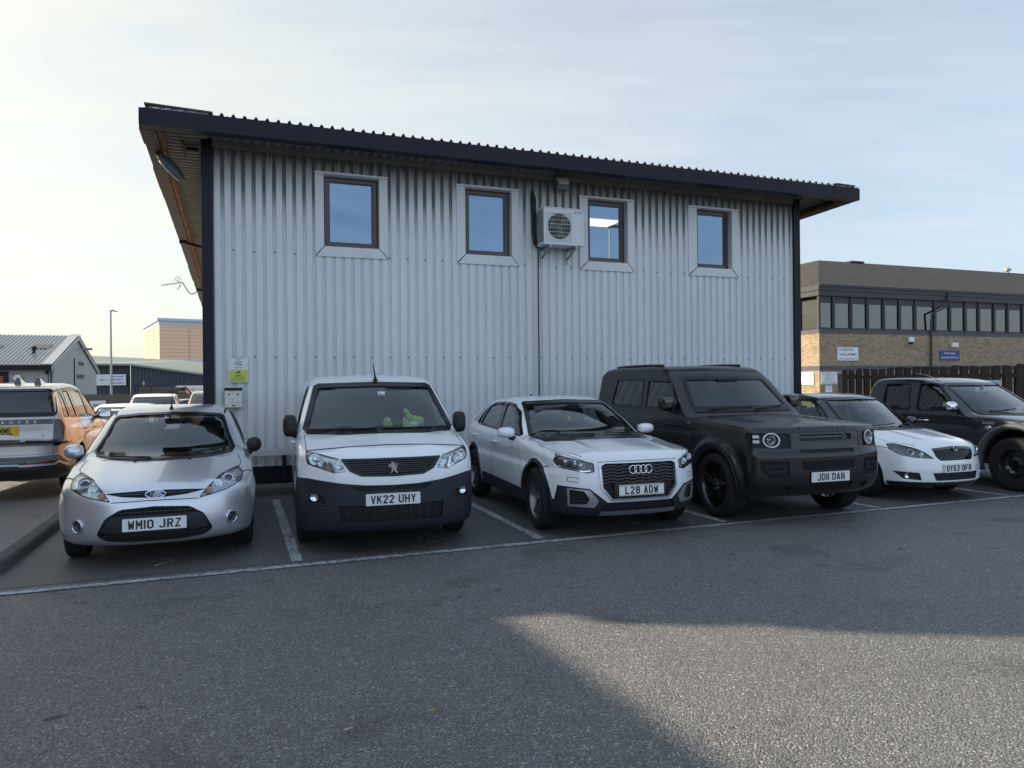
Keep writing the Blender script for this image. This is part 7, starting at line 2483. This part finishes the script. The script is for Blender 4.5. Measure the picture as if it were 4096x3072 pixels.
# ------------------------------------------------------------------ left background
sh = thing('grey_workshop', 'grey corrugated workshop with a ribbed pitched roof on the far left', 'building', L2W(-10.03, 48.6), ANG)
GD = 14.6; HR, HE = 5.02, 2.95
def gz(v): return HE + (HR - HE) * (1 - abs(v - GD / 2) / (GD / 2))
m = MB()
u = -30.0; seq = []
while u < 0: seq += [(u, 0), (u + .10, 0), (u + .12, .04), (u + .17, .04), (u + .19, 0)]; u += .2
seq.append((0, 0))
for uu_, d in seq:
    for z in (-.5, HE): m.v.append((uu_, -d, z))
for i in range(len(seq) - 1): m.f.append([2 * i, 2 * i + 2, 2 * i + 3, 2 * i + 1]); m.m.append(0)
m.build('front_wall', SM['shed'], sh, recalc=False)
m = MB(); nv = 96
for i in range(nv + 1):
    v = GD * i / nv; x = .03 if i % 2 else 0
    m.v += [(x, v, -.5), (x, v, gz(v))]
for i in range(nv): m.f.append([2 * i, 2 * i + 2, 2 * i + 3, 2 * i + 1]); m.m.append(0)
gw_ = m.build('gable_wall', SM['shed'], sh, recalc=False)
m = MB(); u = -30.2; seq = []
while u < .2: seq += [(u, 0), (u + .06, 0), (u + .09, .05), (u + .14, .05), (u + .17, 0)]; u += .215
for uu_, d in seq:
    for v in (-.35, GD / 2): m.v.append((uu_, v, gz(v) + .12 + d if v > 0 else HE + .02 + d))
k = len(seq)
for i in range(k - 1): m.f.append([2 * i, 2 * i + 2, 2 * i + 3, 2 * i + 1]); m.m.append(0)
rr_ = m.build('roof', SM['shedroof'], sh, recalc=False)
m = MB(); m.add([(-30, GD / 2, HR + .12), (.2, GD / 2, HR + .12), (.2, GD + .3, HE), (-30, GD + .3, HE)], [(0, 1, 2, 3)]); m.build('rear_roof', SM['shedroof'], sh, recalc=False)
m = MB(); m.prism([(-.4, HE - .02), (GD / 2, HR + .12), (GD + .4, HE - .02), (GD + .4, HE - .30), (GD / 2, HR - .16), (-.4, HE - .30)], 'x', .08, .16); m.prism([(-.4, HE + .10), (GD / 2, HR + .24), (GD / 2, HR + .18), (-.4, HE + .04)], 'x', -.32, .17); m.build('verge', SM['shed'], sh)
m = MB(); m.box(-30, .12, -.42, -.34, HE - .28, HE + .02); m.build('gutter', SM['navy'], sh)
m = MB(); m.box(-.14, .035, -.02, .06, -.5, HE - .28); m.box(-.2, -.12, -.36, -.0, HE - .5, HE - .3); m.build('corner_trim', SM['navy'], sh)
m = MB(); m.box(-3.2, -2.05, -.09, -.05, -.5, HE - .35); d_ = m.build('door', SM['navy'], sh)
m = MB(); m.box(-3.1, -2.3, -.10, -.09, -.4, HE - .6); m.build('door_leaf', SM['red'], d_)
m = MB(); m.prism([(-1.75, 2.1), (-1.5, 2.0), (-1.4, 2.2), (-1.45, 2.42), (-1.7, 2.42), (-1.8, 2.25)], 'y', -.2, -.08); m.build('alarm_box', SM['signw'], sh)
m = MB()
for (v0, v1, z0, z1) in ((7.85, 9.5, 3.2, 3.42), (7.3, 9.5, 2.30, 2.56)): m.box(.03, .06, v0, v1, z0, z1)
m.build('louvre', SM['eave'], gw_)
m = MB(); m.tube([(.05, 6.3, 3.6), (.05, 6.3, .2)], .04, 6); m.build('pipe', SM['dark'], gw_)
m = MB(); m.box(.1, .8, 8.0, 8.15, 4.22, 4.36); m.build('lamp', SM['galv'], gw_)
m = MB(); z = HE + (HR - HE) * .30
m.lathe([(.10, z - .1), (.10, z + .42), (.15, z + .45), (.15, z + .56), (.08, z + .62), (0, z + .63)], 14, 'z', c=(-1.35, 2.4, 0)); m.build('flue', SM['dark'], rr_)
m = MB(); m.add([(-5.4, 5.6, gz(5.6) + .2), (-4.2, 5.6, gz(5.6) + .2), (-4.2, 6.8, gz(6.8) + .22), (-5.4, 6.8, gz(6.8) + .22)], [(0, 1, 2, 3)]); m.build('rooflight', SM['signw'], rr_)
m = MB()
for (a, b, c_, d) in ((-1.9, -.9, 3.4, 4.5), (-4.6, -3.4, 3.4, 4.4)): m.add([(a, c_, gz(c_) + .185), (b, c_, gz(c_) + .185), (b + .2, d, gz(d) + .185), (a + .2, d, gz(d) + .185)], [(0, 1, 2, 3)])
m.build('rust_patch', SM['eave'], rr_)

nv_ = thing('navy_warehouse', 'long low navy warehouse with a pale sloping roof', 'building', L2W(-16.4, 102.5), ANG - R(0))
def NV(u, v, z): return (u + 16.4, v - 102.5, z)
m = MB()
k = 0; seq = []
u = -8.0
while u < 4.0: seq.append((u, .1 if k % 2 else 0)); u += .22; k += 1
for uu_, d in seq:
    m.v += [(uu_, -d, -.5), (uu_, -d, 4.5)]
for i in range(len(seq) - 1): m.f.append([2 * i, 2 * i + 2, 2 * i + 3, 2 * i + 1]); m.m.append(0)
m.build('left_wall', SM['darkclad'], nv_, recalc=False)
m = MB(); k = 0; u = 4.0; seq = []
while u < 34.0: seq.append((u, .1 if k % 2 else 0)); u += .22; k += 1
for uu_, d in seq:
    zt = 4.45 - (uu_ - 4) * .148
    m.v += [(uu_, -.6 - d, -.5), (uu_, -.6 - d, max(zt, 1.2))]
for i in range(len(seq) - 1): m.f.append([2 * i, 2 * i + 2, 2 * i + 3, 2 * i + 1]); m.m.append(0)
m.build('right_wall', SM['darkclad'], nv_, recalc=False)
m = MB()
m.add([(-9, -.8, 4.75), (4, -1.2, 4.62), (34, -1.2, .2), (34, 8, 2.2), (10.0, 8, 5.35), (-9, 6, 6.25), (-9, -.8, 4.50), (4, -1.2, 4.38), (34, -1.2, -.05)],
      [(0, 1, 4, 5), (1, 2, 3, 4), (6, 7, 1, 0), (7, 8, 2, 1)])
m.build('roof', SM['greenroof'], nv_)
sn = thing('solutions_sign', 'white sign with blue lettering on the navy warehouse, behind the lamp post', 'sign', (*L2W(-16.3, 102.2)[:2], 1.95), ANG)
m = MB(); m.box(0, 3.35, -.06, 0, 0, 1.36); m.build('board', SM['signw'], sn)
for txt, cx, cz, w, h in (('RRS', .75, .68, .48, .2), ('lifting, moving,', 2.3, 1.08, 1.45, .24), ('transportation &', 2.28, .68, 1.55, .24), ('storage solutions', 2.28, .27, 1.65, .24)):
    text_obj('lettering', txt, SM['inkblue'], sn, (cx, -.065, cz), .2, width=w, height=h, bold=.006)
m = MB()
for (x, z, a) in ((.75, 1.12, 0), (1.2, .68, -90), (.75, .24, 180), (.3, .68, 90)):
    for s in (-1, 1):
        p0 = Vector((0, 0)); 
        c0, s0 = math.cos(R(a)), math.sin(R(a))
        q = [(s * .09, -.05), (0, .05), (0, .01), (s * .07, -.07)]
        m.add([(x + a_ * c0 - b_ * s0, -.066 - (.001 if s > 0 else 0), z + a_ * s0 + b_ * c0) for a_, b_ in q], [(0, 1, 2, 3)])
m.build('emblem', SM['inkblue'], sn)

ob = thing('orange_block', 'tall orange panelled block rising in the distance', 'building', L2W(-16.84, 188.25), R(33))
m = MB()
m.box(0, 40, 0, 30, 8.1, 16.4); m.build('panel_wall', SM['orange'], ob)
m = MB(); m.box(-.1, 40, -.1, 30, -1, 8.1); m.build('lower_wall', SM['palepanel'], ob)
m = MB(); m.box(-.1, 40, -.1, 30, 16.4, 17.3); m.box(-.5, 40, -.6, 30, 17.3, 17.9); m.build('parapet', SM['palepanel'], ob)
m = MB()
for i in range(9): m.box(-.06, 40, -.06, 30.0, 9.0 + i * .85, 9.05 + i * .85)
for u in (6.4, 13): m.box(u, u + .12, -.09, -.0, 8.1, 16.4)
for v in (5, 10, 15, 20, 25): m.box(-.09, 0, v, v + .15, 8.1, 16.4)
m.build('panel_joint', simple('orange_joint', (.58, .36, .23, 1), rough=.9), ob)

lp = thing('lamp_post', 'tall slim grey lamp post standing beyond the parked cars', 'lamp post', (*L2W(-6.46, 45.24)[:2], -.3), ANG)
m = MB(); m.tube([(0, 0, 0), (0, 0, 2.5), (0, 0, 6.15)], [.085, .06, .045], 10); m.build('post', SM['galv'], lp, smooth=50)
m = MB(); m.tube([(-.04, 0, 6.17), (.1, 0, 6.2), (.34, 0, 6.13)], [.03, .05, .02], 8); m.build('lamp_head', SM['galv'], lp, smooth=50)
sp = thing('thin_post', 'thin pale post in front of the navy warehouse', 'post', (*L2W(-5.39, 50.18)[:2], -.3), ANG)
m = MB(); m.tube([(0, 0, 0), (0, 0, 2.1)], .03, 6); m.tube([(0, 0, 2.1), (0, 0, 2.3)], .06, 8); m.build('pole', SM['galv'], sp)
lf = thing('close_board_fence', 'weathered grey close-board fence in front of the navy warehouse', 'fence', (*L2W(-8.5, 36.6)[:2], -.3), ANG)
m = MB(); u = 0
while u < 9: m.box(u, u + .13, random.uniform(-.01, .01), .03, 0, 1.64 + random.uniform(-.015, .015)); u += .137
m.build('boards', SM['greyfence'], lf)
m = MB(); m.box(0, 9, .03, .10, .3, .4); m.box(0, 9, .03, .10, 1.3, 1.4); m.build('rail', SM['greyfence'], lf)
e = board('fence_sign', 'small white notice on the grey close-board fence', -6.05, 36.5, .66, .62, .40, 'signw', [('PARKING', 'inkblue', .5, .5, .6, .3, .004)])

random.seed(11)
# ------------------------------------------------------------------ cars further back on the left
def far_car(key, name, label, cat, loc, rz, paintm, h=.045, wins=(), ws=None, rw=None, rear=False, group=None, extra=None):
    P = PR[key]; B = Body(P, h)
    e = thing(name, label, cat, loc, rz, group)
    for a in P['axles']: B.cut_wheel(a, P['r'], P['r'] + .06)
    B.finish([], e, [paintm, MAT['void']])
    if ws: glazing(B, e, 'windscreen', ws, 'f', MAT['piano_glass'], off=.004, frit=.04, h=.08)
    if rw: glazing(B, e, 'rear_window', rw, 'r', MAT['piano_glass'], off=.004, frit=.04, h=.08)
    for sg in (1, -1):
        for w in wins: glazing(B, e, 'side_window', w, 's', MAT['piano_glass'], sg, off=.004, frit=.03, h=.08)
        mirror_part(e, sg * (P['W'] - .06), 1.6, P['zg'] + .08, sg, MAT['dark_trim'], MAT['dark_trim'])
    for a in P['axles']:
        for sg in (1, -1): wheel(e, sg * (P['W'] - .11), a, P['r'], P['r'], .2, P['r'] * .66, sg, MAT['rubber'], MAT['alloy_grey'], 'cover', 8)
    if extra: extra(B, e)
    return e


MAT['piano_glass'] = simple('dark_car_glass', (.02, .024, .028, 1), rough=.04, spec=.9)
wsP = rounded([(-.72, 1.12), (.72, 1.12), (.60, 1.545), (-.60, 1.545)], .05)
w1P = rounded([(1.74, 1.14), (2.18, 1.53), (2.30, 1.56), (2.52, 1.565), (2.50, 1.12)], .03)
w2P = rounded([(2.62, 1.12), (2.72, 1.565), (3.19, 1.555), (3.19, 1.13)], .03)
far_car('pickup', 'white_pickup', 'white double-cab pickup facing the camera beyond the silver hatchback', 'pickup truck', (*L2W(-2.62, 26.0)[:2], -.27), ANG + R(2), MAT['white_van'], wins=(w1P, w2P), ws=wsP)
wsW = rounded([(-.62, .95), (.62, .95), (.52, 1.33), (-.52, 1.33)], .05)
far_car('wagon', 'white_saloon', 'white car whose roof just shows behind the silver hatchback', 'car', (*L2W(-2.62, 18.2)[:2], -.20), ANG, MAT['white_car'], ws=wsW,
        wins=(rounded([(1.44, .97), (1.78, 1.23), (2.0, 1.32), (2.42, 1.335), (2.38, .985)], .025), rounded([(2.50, .985), (2.54, 1.335), (3.1, 1.33), (3.3, 1.0)], .025)))
far_car('hatch', 'black_hatchback', 'small black hatchback by the grey fence in the distance', 'car', (*L2W(-4.05, 32.0)[:2], -.28), ANG - R(60), MAT['gloss_black'],
        wins=(rounded([(1.50, .98), (1.92, 1.235), (2.2, 1.325), (3.3, 1.22), (3.3, 1.02)], .03),), ws=wsW)
far_car('van', 'grey_van', 'dark red and grey van parked behind the white pickup', 'van', (*L2W(-.95, 29.6)[:2], -.28), ANG + R(0), MAT['bronze'], ws=rounded([(-.77, 1.14), (.77, 1.14), (.64, 1.62), (-.64, 1.62)], .05),
        wins=(rounded([(1.22, 1.12), (1.58, 1.48), (1.74, 1.60), (2.22, 1.60), (2.22, 1.12)], .04),))

bv = thing('box_van', 'white box van with a red diagonal stripe, half hidden by the dark corner post', 'van', (*L2W(-3.35, 39.7)[:2], -.3), ANG)
m = MB(); m.prism(rounded([(0, .55), (0, 1.25), (.55, 2.0), (6.2, 2.0), (6.2, .55)], .08), 'y', 0, 2.0); m.build('body', MAT['white_van'], bv, smooth=40)
m = MB(); m.add([(.08, -.006, 1.30), (.1, -.006, 1.92), (.92, -.006, 1.92), (1.15, -.006, 1.30)], [(0, 1, 2, 3)]); m.build('cab_window', MAT['piano_glass'], bv)
m = MB(); m.add([(.86, -.010, 1.96), (.98, -.010, 1.96), (1.75, -.010, 1.05), (1.60, -.010, 1.05)], [(0, 1, 2, 3)]); m.build('red_stripe', SM['inkred'], bv)
for k in range(3):
    m = MB(); x = 1.66 + k * .10; m.add([(x, -.008, 1.42), (x + .06, -.008, 1.42), (x + .26, -.008, 1.66), (x + .20, -.008, 1.66)], [(0, 1, 2, 3)]); m.build('logo_bar', SM['inkred'], bv)
m = MB(); m.add([(1.98, -.009, 1.42), (2.04, -.009, 1.42), (2.2, -.009, 1.66), (2.1, -.009, 1.66)], [(0, 1, 2, 3)]); m.build('logo_bar', SM['inkred'], bv)
text_obj('side_lettering', 'RDL COMM', SM['inkb'], bv, (1.84, -.008, 1.30), .1, width=.95, height=.09, bold=.002)
m = MB(); m.box(.05, 6.15, -.012, -.002, 1.80, 1.812); m.box(1.3, 1.31, -.01, -.002, .6, 1.9); m.build('panel_seam', MAT['seam'], bv)
for yy in (.12, 1.88):
    for xx in (1.0, 4.8): wheel(bv, xx, yy, .34, .34, .2, .22, 1, MAT['rubber'], MAT['alloy_grey'], 'cover', 6) if False else None
for xx in (1.0, 4.8):
    m = MB(); m.lathe([(0, -.02), (.2, -.02), (.22, -.04), (.34, -.03), (.345, .1), (.3, .2)], 28, 'y', c=(xx, 0, .345)); m.build('wheel', MAT['rubber'], bv, smooth=40)
ft = thing('flatbed_truck', 'dark empty cage-sided truck in front of the navy warehouse', 'truck', (*L2W(-5.2, 44.3)[:2], -.3), ANG)
m = MB()
for u in (0, .8, 1.6): m.box(u, u + .04, 0, .04, .9, 2.02)
for z in (.9, 1.4, 1.98): m.box(0, 1.64, 0, .04, z, z + .05)
m.box(0, 1.64, .0, 2.0, .82, .92); m.build('cage', SM['dark'], ft)
m = MB(); m.box(.02, 1.62, 1.9, 1.94, .9, 1.98); m.build('headboard', SM['eave'], ft)
m = MB()
for u in (.4, 1.3): m.lathe([(0, -.02), (.3, -.02), (.38, 0), (.38, .2)], 24, 'y', c=(u, 0, .38))
m.build('wheels', MAT['rubber'], ft, smooth=40)

# ------------------------------------------------------------------ unseen blockers added outside the frame to cast shade, and a mirrored lamp
SUN_EL = 28.0
EK = math.tan(R(28)) / math.tan(R(17))
SUND = Vector((-.9945, .1045))
def CS(c, s): return (c * .1045 + s * .9945, c * .9945 - s * .1045)
def sunblock(name, label, cat, poly, s0, s1, mat):
    """silhouette polygon in (c, z), extruded along the sun's bearing"""
    e = thing(name, label, cat, (*CS(poly[0][0], s0), 0), 0)
    m = MB(); n = len(poly); ox, oy = CS(poly[0][0], s0)
    poly = [(c, z * EK) for c, z in poly]
    vs = [(CS(c, s0)[0] - ox, CS(c, s0)[1] - oy, z) for c, z in poly] + [(CS(c, s1)[0] - ox, CS(c, s1)[1] - oy, z) for c, z in poly]
    fs = [tuple(range(n)), tuple(range(2 * n - 1, n - 1, -1))] + [(i, (i + 1) % n, n + (i + 1) % n, n + i) for i in range(n)]
    m.add(vs, fs); m.build('mass', mat, e)
    return e
blocker = [(4.93, -.3), (4.92, 2.0), (4.90, 3.6), (4.92, 3.99), (5.06, 4.10), (5.20, 4.20), (5.23, 4.26), (5.12, 4.34), (4.94, 4.43), (4.93, 4.50), (5.04, 4.60), (5.06, 4.68),
         (4.90, 4.82), (4.86, 4.95), (4.88, 5.10), (4.84, 5.4), (4.92, 5.8), (4.86, 6.3), (4.95, 7.0), (5.0, 8.0), (5.1, 9.4), (5.4, 10.6)]
blocker += [(6.2, 11.6), (8.0, 11.9), (10.45, 11.2), (10.45, -.3)]
sunblock('tall_shade_blocker', 'unseen added shade hedge standing off to the left of the car park', 'blocker', blocker, -13.8, -14.4, simple('blocker_green', (.05, .075, .035, 1), rough=.95, var=.4, vs=5))  # unseen mass added to shade the bays; its outline shapes the shadow edge
sunblock('low_shade_blocker', 'unseen low shade blocker with a sloping top, added off to the left', 'building', [(4.96, -.3), (4.96, 4.05), (3, 4.42), (0, 4.95), (-8, 6.3), (-30, 6.3), (-30, -.3)], -13.8, -22, SM['redbrick'])  # unseen mass added to keep the near asphalt on the left in shade
lp2 = thing('car_park_lamp', 'twin-headed lamp column behind the camera mirrored in the third window', 'lamp post', (*L2W(16.9, -6.8)[:2], 0), ANG)
m = MB(); m.tube([(0, 0, 0), (0, 0, 9.2)], [.08, .05], 10); m.build('column', SM['signw'], lp2, smooth=50)
m = MB(); m.box(-.5, .5, -.12, .12, 9.15, 9.26); m.build('lamp_head', SM['galv'], lp2, bevel=.03)

# litter and fallen leaves on the asphalt
def bit(name, label, px, mat, pts, group=None):
    e = MB(); x, y = px
    e.add([(x + a, y + b, .012 + c) for a, b, c in pts], [tuple(range(len(pts)))])
    o = e.build(name, mat); md = o.modifiers.new('t', 'SOLIDIFY'); md.thickness = .003
    tag(o, label, 'leaf' if 'leaf' in name else 'litter', group)

def leaf(x0, L, w, curl=.006):
    return [(-L / 2, 0, 0), (-L * .2, -w, curl * .4), (L * .2, -w * .9, curl), (L / 2, 0, curl * 1.6), (L * .2, w, curl), (-L * .2, w * .8, curl * .2)]
bit('fallen_leaf', 'bright yellow fallen leaf lying on the asphalt, the farther of two', (-.41, 3.58), SM['leaf'], leaf(0, .038, .010), 'fallen leaves on the asphalt')
bit('fallen_leaf', 'pale yellow fallen leaf lying on the asphalt, the nearer of two', (-.78, 3.39), simple('pale_leaf', (.45, .40, .10, 1), rough=.8), leaf(0, .045, .007), 'fallen leaves on the asphalt')
mb = MB()
for k in range(260):
    u = random.uniform(-1.8, 11); v = random.choice((random.uniform(6.95, 8.5), random.uniform(3, 11.2), random.uniform(10.6, 11.3)))
    x, y, _ = L2W(u, v); r = random.uniform(.004, .012); a = random.random() * 6
    mb.add([(x + r * math.cos(a + j * 1.57) * random.uniform(.6, 1.6), y + r * math.sin(a + j * 1.57), .005) for j in range(4)] + [(x, y, .009)], [(0, 1, 4), (1, 2, 4), (2, 3, 4), (3, 0, 4)])
tag(mb.build('grit', simple('pale_grit', (.40, .39, .36, 1), rough=.9), recalc=False), 'scattered pale grit and leaf crumbs on the asphalt of the bays', 'grit', kind='stuff')
CLOUD_LO, CLOUD_GAIN = .36, 1.7
CLOUD_FAR = (3.6, 4.15, 4.85, 1)
CLOUD_NEAR = (5.6, 5.3, 3.9, 1)
CLOUD_ZEN = (3.2, 4.0, 5.2, 1)
CLOUD_REAR = (5.8, 7.6, 10.2, 1)
SKY_STRENGTH = .115
SUN_ENERGY = 5.0
EXPOSURE = .85
# ------------------------------------------------------------------ daylight
W = bpy.data.worlds.new('World')
SC.world = W
W.use_nodes = True
wt = W.node_tree
wt.nodes.clear()
wo = wt.nodes.new('ShaderNodeOutputWorld'); bg = wt.nodes.new('ShaderNodeBackground')
sky = wt.nodes.new('ShaderNodeTexSky'); sky.sky_type = 'NISHITA'; sky.sun_disc = False
sun_vec = Vector((-.9945 * math.cos(R(SUN_EL)), .1045 * math.cos(R(SUN_EL)), math.sin(R(SUN_EL))))
sky.sun_elevation = R(SUN_EL)
sky.sun_rotation = math.atan2(sun_vec.x, sun_vec.y)
sky.air_density = 1.0; sky.dust_density = 2.2; sky.ozone_density = 1.5
def wn(ty, **k):
    n = wt.nodes.new(ty)
    for a, b in k.items(): setattr(n, a, b)
    return n
def wl(a, b): wt.links.new(a, b)
def wm_(op, a, b=None, c=None, clamp=False):
    n = wn('ShaderNodeMath', operation=op, use_clamp=clamp)
    for i, q in enumerate((a, b, c)):
        if q is None: continue
        if isinstance(q, (int, float)): n.inputs[i].default_value = q
        else: wl(q, n.inputs[i])
    return n.outputs[0]
tc = wn('ShaderNodeTexCoord')
sp_ = wn('ShaderNodeSeparateXYZ'); wl(tc.outputs['Generated'], sp_.inputs[0])
zc_ = wm_('MAXIMUM', wm_('ADD', sp_.outputs[2], .10), .05)
cx_ = wn('ShaderNodeCombineXYZ')
wl(wm_('DIVIDE', sp_.outputs[0], zc_), cx_.inputs[0]); wl(wm_('DIVIDE', sp_.outputs[1], zc_), cx_.inputs[1])
mp = wn('ShaderNodeMapping'); wl(cx_.outputs[0], mp.inputs[0]); mp.inputs['Scale'].default_value = (.55, 1.35, 1); mp.inputs['Rotation'].default_value = (0, 0, R(-32))
n1 = wn('ShaderNodeTexNoise'); n1.inputs['Scale'].default_value = .9; n1.inputs['Detail'].default_value = 8; n1.inputs['Roughness'].default_value = .58; n1.inputs['Distortion'].default_value = .7
wl(mp.outputs[0], n1.inputs['Vector'])
mp2 = wn('ShaderNodeMapping'); wl(cx_.outputs[0], mp2.inputs[0]); mp2.inputs['Scale'].default_value = (.9, 3.6, 1); mp2.inputs['Rotation'].default_value = (0, 0, R(-20))
n2 = wn('ShaderNodeTexNoise'); n2.inputs['Scale'].default_value = 1.6; n2.inputs['Detail'].default_value = 7; n2.inputs['Roughness'].default_value = .6
wl(mp2.outputs[0], n2.inputs['Vector'])
dn = wn('ShaderNodeVectorMath', operation='DOT_PRODUCT'); wl(tc.outputs['Generated'], dn.inputs[0]); dn.inputs[1].default_value = tuple(sun_vec)
dd = wm_('MULTIPLY_ADD', dn.outputs['Value'], .5, .5, clamp=True)       # 1 towards the sun
cl = wm_('ADD', wm_('MULTIPLY', n1.outputs['Fac'], .75), wm_('MULTIPLY', n2.outputs['Fac'], .40))
cover = wm_('MULTIPLY', wm_('SUBTRACT', cl, CLOUD_LO, clamp=True), CLOUD_GAIN, clamp=True)
cover = wm_('ADD', wm_('MULTIPLY_ADD', cover, .55, .30), wm_('MULTIPLY', wm_('POWER', dd, 3.0), .45), clamp=True)
hz = wm_('POWER', wm_('SUBTRACT', 1.0, sp_.outputs[2], clamp=True), 7.0)
cover = wm_('MAXIMUM', cover, wm_('MULTIPLY', hz, .55), clamp=True)
# thin cloud is lit by the sun behind it: brighter and warmer on that side
ccol = wn('ShaderNodeMix', data_type='RGBA'); wl(wm_('POWER', dd, 1.9), ccol.inputs[0]); ccol.inputs[6].default_value = CLOUD_FAR; ccol.inputs[7].default_value = CLOUD_NEAR
czn = wn('ShaderNodeMix', data_type='RGBA'); wl(wm_('MULTIPLY', wm_('SUBTRACT', sp_.outputs[2], .42, clamp=True), 2.2, clamp=True), czn.inputs[0]); wl(ccol.outputs[2], czn.inputs[6]); czn.inputs[7].default_value = CLOUD_ZEN
# the sky behind the camera is made brighter and bluer to fill the shade
rear = wm_('MULTIPLY', wm_('MULTIPLY_ADD', sp_.outputs[1], -1.6, -.15, clamp=True), wm_('MULTIPLY_ADD', sp_.outputs[2], -1.15, 1.0, clamp=True), clamp=True)
crr = wn('ShaderNodeMix', data_type='RGBA'); wl(rear, crr.inputs[0]); wl(czn.outputs[2], crr.inputs[6]); crr.inputs[7].default_value = CLOUD_REAR
mxs = wn('ShaderNodeMix', data_type='RGBA'); wl(cover, mxs.inputs[0]); wl(sky.outputs[0], mxs.inputs[6]); wl(crr.outputs[2], mxs.inputs[7])
wl(mxs.outputs[2], bg.inputs[0]); bg.inputs[1].default_value = SKY_STRENGTH
wl(bg.outputs[0], wo.inputs[0])
sl = bpy.data.lights.new('sun', 'SUN'); sl.energy = SUN_ENERGY; sl.angle = R(.53); sl.color = (1.0, .87, .66)
so = bpy.data.objects.new('sun', sl); COL.objects.link(so)
so.rotation_euler = (-sun_vec).to_track_quat('-Z', 'Y').to_euler()
SC.view_settings.view_transform = 'Standard'
SC.view_settings.look = 'None'
SC.view_settings.exposure = EXPOSURE
SC.view_settings.gamma = 1
# ------------------------------------------------------------------ camera
cam = bpy.data.cameras.new('camera')
cam.sensor_width = 36.0
cam.lens = 725.0 / 1024 * 36
cam.clip_start = .05
cam.clip_end = 2000
co = bpy.data.objects.new('camera', cam)
COL.objects.link(co)
rv = Vector((1, 0, -.0098)).normalized(); uv = Vector((.0098, 0, 1)).normalized(); bv = rv.cross(uv)
co.matrix_world = Matrix(((rv.x, uv.x, bv.x, 0), (rv.y, uv.y, bv.y, 0), (rv.z, uv.z, bv.z, 1.62), (0, 0, 0, 1)))
SC.camera = co
